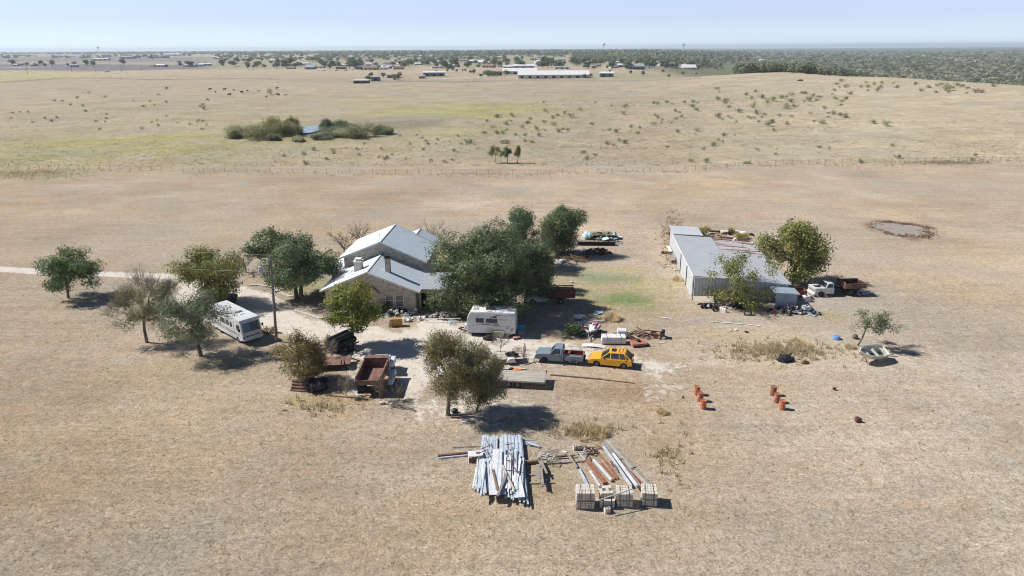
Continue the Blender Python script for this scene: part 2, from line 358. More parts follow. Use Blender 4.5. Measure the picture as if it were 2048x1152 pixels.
# ------------------------------------------------------------ ground attributes
def ground():
    def axis(a, b, step, g, lim):
        v = list(np.arange(a, b, step)); s = step
        while v[-1] < lim: s *= g; v.append(v[-1]+s)
        return v
    xp = axis(0, 95, .62, 1.035, 24000); xs = np.array([-v for v in xp[:0:-1]]+xp)
    ys = np.array([-400, -200, -100, -50, -20]+axis(0, 20, 5, 1, 5)[:4]+axis(20, 205, .62, 1.022, 24000))
    X, Y = np.meshgrid(xs, ys); nx, ny = len(xs), len(ys); x, y = X.ravel(), Y.ravel(); z = Z(x, y)
    r = np.hypot(x, y); th = np.degrees(np.arctan2(x, np.maximum(y, .1)))
    col = np.zeros((len(x), 3))+np.array([.425, .355, .272])
    def mix(c, m):
        nonlocal col
        m = np.clip(m, 0, 1)[:, None]; col = col*(1-m)+np.array(c)*m
    rg = np.random.default_rng(3)
    def wob(sc, k=5):                      # cheap smooth noise, about -1..1
        o = np.zeros_like(x); a = 1; s = sc; tot = 0
        for i in range(k):
            p = rg.uniform(0, 6.28, 4); d = rg.uniform(0, 3.14)
            u = x*math.cos(d)+y*math.sin(d); w_ = -x*math.sin(d)+y*math.cos(d)
            o += a*np.sin(u*s+p[0]+1.3*np.sin(w_*s*.6+p[1]))*np.sin(w_*s*.9+p[2]+1.1*np.sin(u*s*.7+p[3])); tot += a; a *= .6; s *= 1.9
        return o/tot*1.6
    w1, w2, w3 = wob(.35), wob(.09), wob(.02)
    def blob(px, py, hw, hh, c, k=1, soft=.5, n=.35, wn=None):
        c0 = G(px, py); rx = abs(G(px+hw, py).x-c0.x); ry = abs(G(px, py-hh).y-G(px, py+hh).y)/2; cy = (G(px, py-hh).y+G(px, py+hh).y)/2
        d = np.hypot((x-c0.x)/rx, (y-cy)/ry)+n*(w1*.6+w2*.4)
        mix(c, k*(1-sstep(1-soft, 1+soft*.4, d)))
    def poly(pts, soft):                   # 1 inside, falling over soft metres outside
        P = [G(*p) for p in pts]; ins = np.zeros(len(x), bool); dm = np.full(len(x), 1e9)
        for i in range(len(P)):
            a, b = P[i], P[(i+1) % len(P)]
            cnd = ((a.y > y) != (b.y > y)) & (x < (b.x-a.x)*(y-a.y)/(b.y-a.y+1e-9)+a.x); ins ^= cnd
            ex, ey = b.x-a.x, b.y-a.y; t = np.clip(((x-a.x)*ex+(y-a.y)*ey)/(ex*ex+ey*ey+1e-9), 0, 1)
            dm = np.minimum(dm, np.hypot(x-a.x-t*ex, y-a.y-t*ey))
        sd = np.where(ins, dm, -dm); return np.clip(.5+sd/(2*soft), 0, 1)
    def line(pts, wd, soft):
        P = [G(*p) for p in pts]; dm = np.full(len(x), 1e9)
        for a, b in zip(P[:-1], P[1:]):
            ex, ey = b.x-a.x, b.y-a.y; t = np.clip(((x-a.x)*ex+(y-a.y)*ey)/(ex*ex+ey*ey+1e-9), 0, 1)
            dm = np.minimum(dm, np.hypot(x-a.x-t*ex, y-a.y-t*ey))
        return np.clip(.5+(wd-dm)/(2*soft), 0, 1)
    # the mown field behind the yard, then the pasture
    mown = sstep(125, 150, y)*(1-sstep(196, 204, y)); mix([.43, .355, .265], mown*.8)
    past = sstep(198, 206, y); mix([.42, .345, .255], past)
    mix([.54, .465, .335], past*sstep(8, 24, th)*.85)
    mix([.36, .31, .25], past*np.clip(w2, 0, 1)*.35*(1-sstep(1000, 1600, r)))
    mix([.47, .36, .22], np.clip(w2*.8+w1*.3, 0, 1)*.35*(1-past))
    mix([.30, .28, .22], np.clip(-w2*.8+w1*.5-.1, 0, 1)*.55*(1-past))
    mix([.52, .39, .22], np.clip(wob(.06)*1.1-.15, 0, 1)*.5*(1-past)); mix([.40, .28, .185], np.clip(wob(.22)*1.2-.45, 0, 1)*.6*(1-past)); mix([.52, .46, .37], np.clip(wob(.14)*1.2-.35, 0, 1)*.55*(1-past))
    for k_ in range(9):                    # faint mower passes, curving round the yard
        rr_ = np.hypot(x-2, y-88)+w3*6; mix([.36, .31, .235], (np.abs(rr_-(44+k_*3.1)) < .55)*(y < 100)*.34*(.5+.5*w2)); mix([.53, .46, .35], (np.abs(rr_-(45.6+k_*3.1)) < .5)*(y < 100)*.3*(.5-.5*w2))
    YG = [.36, .345, .10]; GG = [.25, .265, .12]
    blob(250, 298, 400, 38, YG, .85, .5, .6); blob(300, 240, 500, 50, [.36, .315, .2], .5, .7, .5); blob(860, 240, 420, 60, [.37, .335, .21], .5, .7, .5); blob(90, 312, 130, 16, GG, .45, .5, .5); blob(380, 285, 170, 16, [.38, .32, .1], .5, .6, .5)
    blob(560, 285, 160, 22, [.33, .31, .14], .55, .6, .5); blob(900, 225, 190, 22, YG, .8, .5, .5); blob(1000, 222, 80, 9, [.4, .35, .1], .5, .5, .4)
    blob(700, 262, 160, 30, [.25, .25, .13], .7, .5, .3); blob(900, 262, 140, 20, [.33, .32, .15], .5, .6, .5)
    blob(800, 246, 110, 14, [.20, .19, .15], .9, .35, .2); blob(900, 300, 180, 14, [.37, .33, .18], .4, .6, .4)
    blob(60, 350, 130, 16, [.34, .31, .16], .5, .5, .4)
    blob(1100, 190, 160, 18, [.33, .31, .26], .45, .6, .4); blob(1420, 200, 210, 16, [.34, .33, .22], .4, .6, .4)
    # strip left far, ploughed fields, plain beyond
    far = sstep(1150, 1300, r)*(th < 12); mix([.32, .30, .21], sstep(1250, 1500, r))
    mix([.44, .36, .25], poly([(-600, 172), (0, 166), (560, 142), (900, 150), (900, 138), (300, 139), (-600, 146)], 25)*.8)
    mix([.42, .40, .19], poly([(-700, 176), (0, 167), (140, 153), (200, 147), (-700, 144)], 12)*.9)
    mix([.19, .17, .19], poly([(-900, 137), (0, 139.5), (230, 142), (400, 138), (430, 130), (100, 128), (-900, 127)], 25))
    mix([.23, .21, .215], poly([(-900, 122), (430, 124), (420, 114.5), (-900, 112)], 60))
    mix([.24, .22, .22], poly([(640, 117), (940, 118), (1000, 113), (640, 112)], 80)*.8)
    mix([.45, .36, .26], poly([(180, 112), (760, 113), (900, 111.5), (500, 109), (180, 109.5)], 120)*.8)
    mix([.45, .37, .26], poly([(1300, 117), (1480, 114), (1480, 110), (1300, 111)], 80)*.8)
    mix([.45, .38, .26], poly([(1000, 112), (1250, 112), (1200, 108), (1000, 109)], 160)*.8)
    mix([.62, .57, .5], line([(-500, 137), (0, 135.5), (75, 133)], 10, 6))
    mix([.66, .6, .5], line([(1000, 148), (960, 153), (905, 156), (870, 157)], 5, 3))
    mix([.26, .24, .21], poly([(570, 160), (700, 157), (960, 157), (960, 164), (560, 165)], 12)*.5)
    mix([.30, .30, .17], poly([(1180, 158), (1480, 158), (1480, 146), (1180, 148)], 25)*.8)
    mix([.12, .14, .075], sstep(9.5, 13, th)*sstep(1000, 1250, r)*.8)
    mix([.12, .13, .075], sstep(15, 20, th)*sstep(790, 900, r))
    # around the yard
    blob(1290, 590, 60, 60, [.40, .34, .24], .4); blob(1230, 580, 130, 52, [.345, .315, .15], .85, .5, .5)
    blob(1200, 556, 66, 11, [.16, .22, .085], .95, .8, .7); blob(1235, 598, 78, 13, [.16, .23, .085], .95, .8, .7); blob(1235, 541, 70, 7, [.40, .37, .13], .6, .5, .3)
    blob(1210, 500, 90, 26, [.36, .31, .26], .8, .5, .3); blob(1290, 480, 50, 30, [.38, .32, .26], .6, .5, .3)
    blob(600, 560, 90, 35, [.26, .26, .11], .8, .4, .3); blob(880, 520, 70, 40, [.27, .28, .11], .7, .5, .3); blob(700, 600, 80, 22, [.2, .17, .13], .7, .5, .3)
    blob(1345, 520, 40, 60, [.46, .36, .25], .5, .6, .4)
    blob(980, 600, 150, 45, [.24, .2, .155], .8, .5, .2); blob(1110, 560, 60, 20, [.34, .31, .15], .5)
    blob(1210, 785, 130, 30, [.28, .19, .125], .85, .5, .5); blob(1150, 770, 90, 16, [.31, .21, .13], .6, .5, .5)
    blob(880, 960, 20, 20, [.4, .33, .24], .1); blob(1090, 960, 50, 60, [.33, .28, .13], .6, .5, .5); blob(1110, 990, 50, 26, [.36, .24, .12], .6, .5, .6)
    blob(1220, 930, 70, 50, [.34, .23, .14], .7, .5, .5); blob(1330, 900, 60, 50, [.37, .27, .15], .5, .6, .5)
    blob(1170, 855, 50, 18, [.47, .37, .18], .7, .5, .4); blob(1325, 820, 50, 16, [.44, .33, .16], .4)
    blob(1560, 700, 110, 26, [.43, .34, .15], .6, .6, .5); blob(1480, 665, 110, 16, [.44, .35, .2], .5, .6, .5)
    blob(1665, 632, 34, 11, [.34, .29, .09], .8, .5, .2); blob(1700, 600, 110, 30, [.36, .33, .29], .7, .5, .3)
    blob(1440, 640, 110, 18, [.38, .34, .28], .6, .5, .3); blob(1640, 690, 150, 24, [.41, .37, .3], .4, .6, .4)
    blob(400, 735, 140, 26, [.33, .3, .18], .5, .6, .4); blob(650, 800, 120, 16, [.38, .31, .14], .6, .6, .5); blob(450, 690, 160, 22, [.42, .36, .28], .5, .6, .4)
    blob(300, 640, 120, 40, [.42, .36, .28], .5, .7, .4); blob(330, 545, 60, 12, [.42, .35, .18], .5); blob(250, 800, 260, 60, [.33, .30, .25], .3, .8, .6)
    blob(1030, 1060, 330, 60, [.40, .30, .2], .35, .8, .6); blob(1640, 860, 220, 60, [.43, .37, .3], .5, .8, .5); blob(1700, 980, 300, 90, [.44, .37, .29], .45, .8, .5)
    blob(880, 900, 200, 40, [.35, .31, .26], .4, .7, .5); blob(900, 830, 120, 30, [.44, .39, .32], .5, .6, .4)
    blob(150, 380, 110, 12, [.46, .40, .33], .5, .6, .4); blob(330, 405, 260, 14, [.38, .35, .27], .4, .7, .6)
    blob(1792, 457, 62, 22, [.22, .12, .085], .8, .3, .6); blob(1803, 459, 45, 16, [.30, .275, .245], 1, .15, .35)
    blob(1420, 720, 70, 16, [.55, .48, .39], .5, .6, .5); blob(1900, 900, 160, 130, [.45, .39, .29], .3, .8, .5); blob(1050, 720, 30, 30, [.4, .33, .24], .1)
    blob(1120, 830, 260, 45, [.38, .285, .19], .5, .6, .8); blob(1500, 760, 200, 40, [.40, .32, .215], .5, .6, .7); blob(1000, 1000, 200, 60, [.42, .32, .2], .45, .6, .8); blob(400, 960, 330, 90, [.37, .285, .19], .6, .7, .9); blob(120, 760, 200, 60, [.37, .30, .195], .5, .7, .8); blob(800, 1090, 300, 60, [.38, .30, .205], .5, .7, .8)
    # wheel tracks and worn lines
    for pts, wd, c, k in (([(1130, 735), (1400, 738), (1620, 765), (1850, 800)], .7, [.36, .31, .25], .4), ([(1290, 640), (1600, 655), (1800, 665), (2048, 640)], .7, [.43, .38, .32], .4),
                          ([(1600, 775), (1700, 850), (1740, 900)], .25, [.5, .45, .37], .35), ([(1520, 790), (1700, 860), (1800, 900)], .2, [.5, .44, .36], .3),
                          ([(0, 560), (60, 620), (100, 760), (60, 900)], .5, [.42, .36, .29], .35), ([(350, 800), (300, 900), (260, 1050)], .35, [.38, .34, .28], .3),
                          ([(1310, 470), (1300, 560), (1340, 640)], .7, [.46, .39, .3], .4), ([(1260, 420), (1305, 470)], .8, [.44, .38, .3], .4)):
        mix(c, line(pts, wd, wd*.9)*k)
    drive = np.maximum.reduce([
        line([(-300, 528), (0, 538), (90, 544), (230, 549), (340, 553)], 1.15, .7),
        poly([(330, 547), (420, 556), (490, 574), (540, 590), (565, 615), (620, 640), (660, 660), (640, 690), (560, 665), (500, 645), (430, 640), (330, 640), (290, 625), (345, 600), (365, 575)], 1.1),
        poly([(620, 640), (760, 655), (790, 668), (835, 655), (840, 628), (878, 626), (925, 640), (930, 668), (1040, 676), (1075, 690), (1070, 705), (1035, 690), (1000, 730), (990, 760), (900, 745), (850, 770), (830, 800), (845, 850), (800, 755), (740, 725), (700, 705), (640, 690)], 1.3),
        .62*poly([(1040, 672), (1130, 680), (1330, 720), (1420, 730), (1300, 760), (1270, 735), (1080, 735), (1050, 730), (1020, 770), (1010, 745)], 1.8),
        .55*poly([(930, 790), (1010, 780), (1110, 815), (1000, 860), (850, 850), (800, 800)], 2.5),
        .58*line([(1240, 700), (1330, 730), (1300, 800), (1360, 770)], 1.2, 2.2), .6*poly([(1370, 730), (1410, 732), (1415, 738), (1380, 738)], .6),
        .6*poly([(290, 690), (470, 690), (450, 700), (300, 700)], 1.2), .6*line([(690, 705), (730, 770), (700, 790)], 1.2, 1.5)])
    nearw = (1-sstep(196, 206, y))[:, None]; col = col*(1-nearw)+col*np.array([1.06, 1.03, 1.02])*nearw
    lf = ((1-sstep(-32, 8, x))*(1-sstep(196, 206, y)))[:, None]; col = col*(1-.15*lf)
    mix([.56, .52, .45], sstep(12, 45, x)*(1-sstep(60, 92, y))*(.5+.35*w2)*.8)
    drive = drive-.34*line([(-300, 528), (0, 538), (90, 544), (230, 549), (340, 553)], .12, .22)-.2*line([(400, 575), (480, 610), (560, 640), (640, 668), (760, 690)], .15, .3)
    v = np.stack([x, y, z], 1)
    i, j = np.meshgrid(np.arange(nx-1), np.arange(ny-1)); a = (j*nx+i).ravel()
    F = np.stack([a, a+1, a+nx+1, a+nx], 1).astype(np.int32)
    me = bpy.data.meshes.new('ground'); me.vertices.add(len(v)); me.vertices.foreach_set('co', v.astype(np.float32).ravel())
    me.loops.add(F.size); me.loops.foreach_set('vertex_index', F.ravel()); me.polygons.add(len(F))
    me.polygons.foreach_set('loop_start', np.arange(0, F.size, 4, dtype=np.int32)); me.polygons.foreach_set('loop_total', np.full(len(F), 4, np.int32))
    me.polygons.foreach_set('use_smooth', np.ones(len(F), bool))
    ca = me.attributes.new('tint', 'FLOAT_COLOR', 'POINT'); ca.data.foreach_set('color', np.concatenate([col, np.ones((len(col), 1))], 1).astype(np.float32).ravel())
    da = me.attributes.new('drive', 'FLOAT', 'POINT'); da.data.foreach_set('value', drive.astype(np.float32))
    me.update(calc_edges=True)
    m = bpy.data.materials.new('ground'); m.use_nodes = True; nt = m.node_tree; L = nt.links; b = nt.nodes['Principled BSDF']
    b.inputs['Roughness'].default_value = 1; b.inputs['Specular IOR Level'].default_value = .1
    g = _n(nt, 'ShaderNodeNewGeometry'); P_ = g.outputs['Position']
    def noise(sc, det=5, vec=None, rough=.6):
        n = _n(nt, 'ShaderNodeTexNoise'); n.inputs['Scale'].default_value = sc; n.inputs['Detail'].default_value = det; n.inputs['Roughness'].default_value = rough; L.new(vec or P_, n.inputs['Vector']); return n.outputs[0]
    def mr(s, a0, a1, b0, b1):
        n = _n(nt, 'ShaderNodeMapRange'); L.new(s, n.inputs[0])
        for q, v_ in zip((1, 2, 3, 4), (a0, a1, b0, b1)): n.inputs[q].default_value = v_
        return n.outputs[0]
    def mixc(f, a_, b_, mode='MIX'):
        n = _n(nt, 'ShaderNodeMix', data_type='RGBA', blend_type=mode)
        for q, s in ((0, f), (6, a_), (7, b_)):
            if isinstance(s, (int, float)): n.inputs[q].default_value = s
            elif isinstance(s, tuple): n.inputs[q].default_value = (*s, 1)
            else: L.new(s, n.inputs[q])
        return n.outputs[2]
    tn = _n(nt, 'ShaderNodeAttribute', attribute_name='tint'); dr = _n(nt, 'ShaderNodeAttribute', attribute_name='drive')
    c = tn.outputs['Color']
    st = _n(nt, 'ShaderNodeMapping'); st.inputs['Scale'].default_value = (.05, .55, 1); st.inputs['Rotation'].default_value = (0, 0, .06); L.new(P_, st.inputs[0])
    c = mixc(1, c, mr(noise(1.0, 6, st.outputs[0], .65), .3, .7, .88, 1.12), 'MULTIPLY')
    sy = _n(nt, 'ShaderNodeSeparateXYZ'); L.new(P_, sy.inputs[0]); pz0 = mr(sy.outputs[1], 195, 215, 0, 1); pz1 = mr(sy.outputs[1], 900, 1050, 1, 0); pm_ = _n(nt, 'ShaderNodeMath', operation='MULTIPLY'); L.new(pz0, pm_.inputs[0]); L.new(pz1, pm_.inputs[1]); pz = pm_.outputs[0]
    def masked(s): 
        n = _n(nt, 'ShaderNodeMath', operation='MULTIPLY'); L.new(s, n.inputs[0]); L.new(pz, n.inputs[1]); return n.outputs[0]
    c = mixc(masked(mr(noise(.16, 8, None, .85), .47, .57, 0, .42)), c, (.31, .28, .16)); c = mixc(masked(mr(noise(.34, 8, None, .85), .52, .62, 0, .6)), c, (.27, .235, .175)); c = mixc(masked(mr(noise(.05, 6, None, .75), .5, .66, 0, .45)), c, (.37, .31, .17))
    nf = mr(sy.outputs[1], 900, 1050, 1, 0)
    def masked2(s):
        n = _n(nt, 'ShaderNodeMath', operation='MULTIPLY'); L.new(s, n.inputs[0]); L.new(nf, n.inputs[1]); return n.outputs[0]
    c = mixc(masked2(mr(noise(.075, 8, None, .75), .5, .62, 0, .42)), c, (.36, .29, .215)); c = mixc(masked2(mr(noise(.13, 8, None, .75), .53, .64, 0, .4)), c, (.34, .32, .265))
    c = mixc(masked2(mr(noise(.22, 7, None, .75), .5, .64, 0, .42)), c, (.45, .305, .185))
    c = mixc(mr(noise(.5, 5, None, .7), .54, .66, 0, .38), c, (.25, .235, .18))
    c = mixc(mr(noise(.9, 5, None, .7), .55, .7, 0, .45), c, (.58, .51, .42))
    c = mixc(1, c, mr(noise(.045, 5, None, .65), .36, .64, .87, 1.12), 'MULTIPLY'); c = mixc(masked2(mr(noise(.028, 5, None, .6), .47, .6, 0, .35)), c, (.36, .345, .30))
    c = mixc(1, c, mr(noise(1.7, 6, None, .8), .3, .7, .68, 1.32), 'MULTIPLY')
    c = mixc(1, c, mr(noise(5.5, 4, None, .75), .32, .68, .6, 1.42), 'MULTIPLY')
    c = mixc(mr(noise(3.3, 5, None, .8), .58, .68, 0, .55), c, (.66, .59, .49))
    c = mixc(mr(noise(4.1, 5, None, .8), .6, .7, 0, .6), c, (.17, .15, .11))
    ds = mr(noise(1.1, 6, None, .7), .3, .7, -.3, .3)
    ad = _n(nt, 'ShaderNodeMath', operation='ADD'); L.new(dr.outputs['Fac'], ad.inputs[0]); L.new(ds, ad.inputs[1])
    dm = mr(ad.outputs[0], .38, .58, 0, 1)
    dc = mixc(mr(noise(.7, 6, None, .7), .35, .7, 0, 1), (.68, .63, .565), (.56, .50, .43))
    dc = mixc(1, dc, mr(noise(6, 5, None, .75), .3, .7, .85, 1.12), 'MULTIPLY')
    c = mixc(dm, c, dc)
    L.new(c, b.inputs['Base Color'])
    n3 = noise(9, 4, None, .7); bp = _n(nt, 'ShaderNodeBump'); bp.inputs['Distance'].default_value = .07; L.new(mr(dm, 0, 1, .75, .35), bp.inputs['Strength']); L.new(n3, bp.inputs['Height']); L.new(bp.outputs[0], b.inputs['Normal'])
    me.materials.append(m); o = bpy.data.objects.new('ground', me); C.objects.link(o); o['kind'] = 'structure'
    # sample helpers for grass
    return o
ground()
# ------------------------------------------------------------ house
def rowwall(mb, pts, a, b, z1a, z1b): mb.slab([(*a, 0), (*b, 0), (*b, z1b), (*a, z1a)], .25)
BRICK = None
def brickmat(name, c1, c2, c3, mortar):
    m = bpy.data.materials.new(name); m.use_nodes = True; nt = m.node_tree; L = nt.links; b = nt.nodes['Principled BSDF']; b.inputs['Roughness'].default_value = .9
    tc = _n(nt, 'ShaderNodeTexCoord'); sp = _n(nt, 'ShaderNodeSeparateXYZ'); L.new(tc.outputs['Object'], sp.inputs[0])
    ad = _n(nt, 'ShaderNodeMath', operation='ADD'); L.new(sp.outputs[0], ad.inputs[0]); L.new(sp.outputs[1], ad.inputs[1])
    cb = _n(nt, 'ShaderNodeCombineXYZ'); L.new(ad.outputs[0], cb.inputs[0]); L.new(sp.outputs[2], cb.inputs[1])
    br = _n(nt, 'ShaderNodeTexBrick'); L.new(cb.outputs[0], br.inputs['Vector']); br.inputs['Scale'].default_value = 1
    br.inputs['Brick Width'].default_value = .46; br.inputs['Row Height'].default_value = .2; br.inputs['Mortar Size'].default_value = .012
    br.inputs['Color1'].default_value = (*c1, 1); br.inputs['Color2'].default_value = (*c2, 1); br.inputs['Mortar'].default_value = (*mortar, 1); br.inputs['Bias'].default_value = -.1
    n = _n(nt, 'ShaderNodeTexNoise'); n.inputs['Scale'].default_value = 3.2; n.inputs['Detail'].default_value = 8; n.inputs['Roughness'].default_value = .85; L.new(cb.outputs[0], n.inputs['Vector'])
    mr = _n(nt, 'ShaderNodeMapRange'); mr.inputs[1].default_value = .45; mr.inputs[2].default_value = .62; L.new(n.outputs[0], mr.inputs[0])
    mx = _n(nt, 'ShaderNodeMix', data_type='RGBA'); L.new(mr.outputs[0], mx.inputs[0]); L.new(br.outputs[0], mx.inputs[6]); mx.inputs[7].default_value = (*c3, 1)
    L.new(mx.outputs[2], b.inputs['Base Color'])
    bp = _n(nt, 'ShaderNodeBump'); bp.inputs['Distance'].default_value = .02; bp.inputs['Strength'].default_value = .6; L.new(n.outputs[0], bp.inputs['Height']); L.new(bp.outputs[0], b.inputs['Normal'])
    return m
BRICK = brickmat('tan_brick', (.52, .46, .38), (.2, .165, .14), (.58, .53, .46), (.5, .47, .41))
ROOF = mat('metal_roof', (.70, .78, .84), .4, .0, col2=(.65, .73, .79), scale=.6, fine=.05, fscale=8, stripes=((0, 1, 0), .45), spec=.5)
TRIM = mat('white_trim', (.8, .8, .78), .6, fine=.05)
DARK = mat('dark_opening', (.02, .02, .022), .7)
GLASS = mat('window_glass', (.05, .06, .07), .12, col2=(.09, .1, .11), spec=.8)
SCREEN = mat('window_screen', (.10, .11, .12), .6, col2=(.16, .17, .18), fine=.3)
CAPM = mat('chimney_cap', (.03, .03, .035), .5)
def gable(h, x0, x1, y0, y1, xr, ze, zr, wall_back=True, zex=None, oh=.55):
    """walls of a gable block whose ridge runs along y, plus its roof (two slabs)"""
    zex = ze if zex is None else zex
    w = MB()
    w.prism([(x0, y0), (x1, y0), (x1, y0+.3), (x0, y0+.3)], -.1, min(ze, zex)-.02)
    zb = min(ze, zex)-.02
    def gab(y):
        w.add([(x0, y, zb), (x1, y, zb), (x1, y, zex), (xr, y, zr-.02), (x0, y, ze), (x0, y+.3, zb), (x1, y+.3, zb), (x1, y+.3, zex), (xr, y+.3, zr-.02), (x0, y+.3, ze)],
              [(0, 1, 2, 3, 4), (9, 8, 7, 6, 5), (1, 6, 7, 2), (5, 0, 4, 9)])
    gab(y0); gab(y1-.3)
    w.prism([(x0, y0+.3), (x0+.3, y0+.3), (x0+.3, y1), (x0, y1)], -.1, ze)
    w.prism([(x1-.3, y0+.3), (x1, y0+.3), (x1, y1), (x1-.3, y1)], -.1, zex)
    w.prism([(x0+.3, y1-.3), (x1-.3, y1-.3), (x1-.3, y1), (x0+.3, y1)], -.1, zb)
    part('wall', w, BRICK, h)
    r = MB(); sl = (zr-ze)/(xr-x0); sr = (zr-zex)/(x1-xr); yo = .35
    zl = ze-sl*oh; zrr = zex-sr*oh
    r.slab([(x0-oh, y0-yo, zl+.12), (xr, y0-yo, zr+.12), (xr, y1+yo, zr+.12), (x0-oh, y1+yo, zl+.12)], .1)
    r.slab([(xr, y0-yo, zr+.12), (x1+oh, y0-yo, zrr+.12), (x1+oh, y1+yo, zrr+.12), (xr, y1+yo, zr+.12)], .1)
    ro = part('roof', r, ROOF, h)
    f = MB()
    for yy in (y0-yo-.03, y1+yo+.03):
        f.bar((x0-oh, yy, zl+.04), (xr, yy, zr+.04), .05, .2); f.bar((xr, yy, zr+.04), (x1+oh, yy, zrr+.04), .05, .2)
    f.box((x0-oh-.03, (y0+y1)/2, zl+.03), (.1, y1-y0+.7, .15)); f.box((x1+oh+.03, (y0+y1)/2, zrr+.03), (.1, y1-y0+.7, .15))
    f.box((xr, (y0+y1)/2, zr+.13), (.22, y1-y0+.7, .04))
    part('roof_trim', f, TRIM, ro)
def window(parent, x, z, w, h, y, axis='y', out=-1, name='window'):
    """window on a wall facing -y (axis y) or +x (axis x)"""
    f, g, s = MB(), MB(), MB()
    def bx(mb, u, v, du, dv, dep, off):
        if axis == 'y': mb.box((u, y+out*off, v), (du, dep, dv))
        else: mb.box((y+out*off, u, v), (dep, du, dv))
    for q in (-1, 1): bx(f, x+q*w/2, z, .05, h+.1, .06, .03); bx(f, x, z+q*h/2, w, .05, .06, .03)
    bx(f, x, z, w-.07, .05, .05, .025); fo = part(name, f, TRIM, parent)
    bx(g, x, z+h/4, w-.07, h/2-.05, .03, .012); bx(g, x, z-h/4, w-.07, h/2-.05, .03, .012); part('pane', g, GLASS, fo)
    bx(s, x, z-h/2-.09, w+.2, .08, .14, .07); part('sill', s, BRICK, fo)
hb = G(838, 625)
house = thing('brick_house', 'two storey tan brick house with pale metal gable roofs and an attached garage', 'house', (hb.x-.35, hb.y, 0), R(-3))
gable(house, -11.6, 0, 0, 8.2, -6.0, 3.0, 5.35)
gable(house, -11.2, -.3, 7.9, 17.3, -6.0, 5.05, 7.15, zex=4.6)
gable(house, -5.2, -.3, 17.4, 19.8, -2.8, 4.9, 5.85, zex=4.6)
gable(house, -13.5, -11.2, 9.0, 15.5, -12.0, 2.5, 2.9)
for x in (-3.35, -2.05): window(house, x, 1.6, 1.0, 1.5, 0)
window(house, -7.1, 1.6, 1.0, 1.5, 0)
window(house, -6.0, 5.6, .8, .8, 7.9)
for y, z in ((11, 3.6), (13.4, 3.6), (16.0, 3.6), (12.2, 1.4)): window(house, y, z, .8, 1.0, -.3, 'x', 1)
# garage: flat sloped roof, wall with a wide opening
gw = MB(); gx0, gx1 = .1, 7.5
gw.prism([(gx0, 1.4), (gx0+.35, 1.4), (gx0+.35, 1.7), (gx0, 1.7)], -.1, 2.15); gw.prism([(3.1, 1.4), (gx1, 1.4), (gx1, 1.7), (3.1, 1.7)], -.1, 2.15)
gw.prism([(gx0, 1.4), (gx1, 1.4), (gx1, 1.7), (gx0, 1.7)], 2.15, 2.75); gw.prism([(gx1-.3, 1.7), (gx1, 1.7), (gx1, 7.1), (gx1-.3, 7.1)], -.1, 2.75)
gw.prism([(.1, 6.8), (gx1-.3, 6.8), (gx1-.3, 7.1), (.1, 7.1)], -.1, 2.75); part('wall', gw, BRICK, house)
gr = MB(); gr.slab([(.02, .9, 2.86), (8.0, .9, 2.86), (8.0, 7.4, 3.1), (.02, 7.4, 3.1)], .1); gro = part('roof', gr, mat('dull_garage_roof', (.36, .40, .43), .6, col2=(.3, .33, .35)), house)
gd = MB(); gd.prism([(.2, 1.9), (3.3, 1.9), (3.3, 6.6), (.2, 6.6)], -.05, .02); part('garage_floor', gd, mat('dark_concrete', (.1, .1, .1), .8), house)  # dark grey slab across the garage floor
cv = MB(); cv.box((1.7, 3.2, .75), (2.3, .9, .5)); cv.box((1.6, 3.3, 1.2), (1.7, .7, .4)); 
single('freezer', cv, mat('grey_clutter', (.16, .16, .17), .6, col2=(.3, .3, .3)), 'grey box furniture stored in the dark garage opening', 'cabinet', (hb.x, hb.y, 0), R(-3), bev=.04)
ld = MB(); ld.tube((-1.9, -.12, 2.75), (-2.9, -.12, 3.75), .05); ld.tube((-2.1, -.12, 2.75), (-3.1, -.12, 3.75), .05)
ld.v = [(x-2.6, y, z-.1) for x, y, z in ld.v]; part('wall_bracket', ld, CAPM, house)
lm = MB(); lm.lathe([(.02, 0), (.16, -.1), (.16, -.16)], (-.25, -.35, 2.55), 10); lm.bar((-.25, 0, 2.6), (-.25, -.35, 2.6), .05, .05); part('wall_lamp', lm, TRIM, house)
ch = MB(); ch.box((-7.9, 3.2, 4.9), (1.0, 1.0, 1.9)); c0 = part('chimney', ch, mat('pale_stucco', (.6, .55, .48), .9, col2=(.5, .45, .4)), house)
ch = MB(); ch.box((-7.9, 3.2, 5.9), (1.15, 1.15, .12)); ch.box((-7.9, 3.2, 6.05), (.6, .6, .2)); ch.box((-7.9, 3.2, 6.2), (.85, .85, .06)); part('chimney_cap', ch, TRIM, c0)
ch = MB(); ch.box((-3.9, 2.6, 5.2), (.62, .62, 2.6)); c1 = part('chimney', ch, BRICK, house, label='tall narrow brick chimney with black cap')
ch = MB(); ch.box((-3.9, 2.6, 6.55), (.8, .8, .1)); ch.box((-3.9, 2.6, 6.7), (.5, .5, .22)); ch.box((-3.9, 2.6, 6.84), (.72, .72, .06)); part('chimney_cap', ch, CAPM, c1)
for q_, z_, r_ in (((-1.8, 15.2), 5.0, .06), ((-2.1, 14.9), 5.1, .05), ((-4.7, 16.5), 6.5, .04)): part('roof_vent', MB().tube((*q_, z_), (*q_, z_+.7), r_), TRIM, house)
at = MB(); at.tube((-6.0, 7.7, 7.2), (-6.0, 7.7, 8.5), .025); at.tube((-6.4, 7.7, 8.3), (-5.6, 7.7, 8.3), .02); part('antenna', at, TRIM, house)
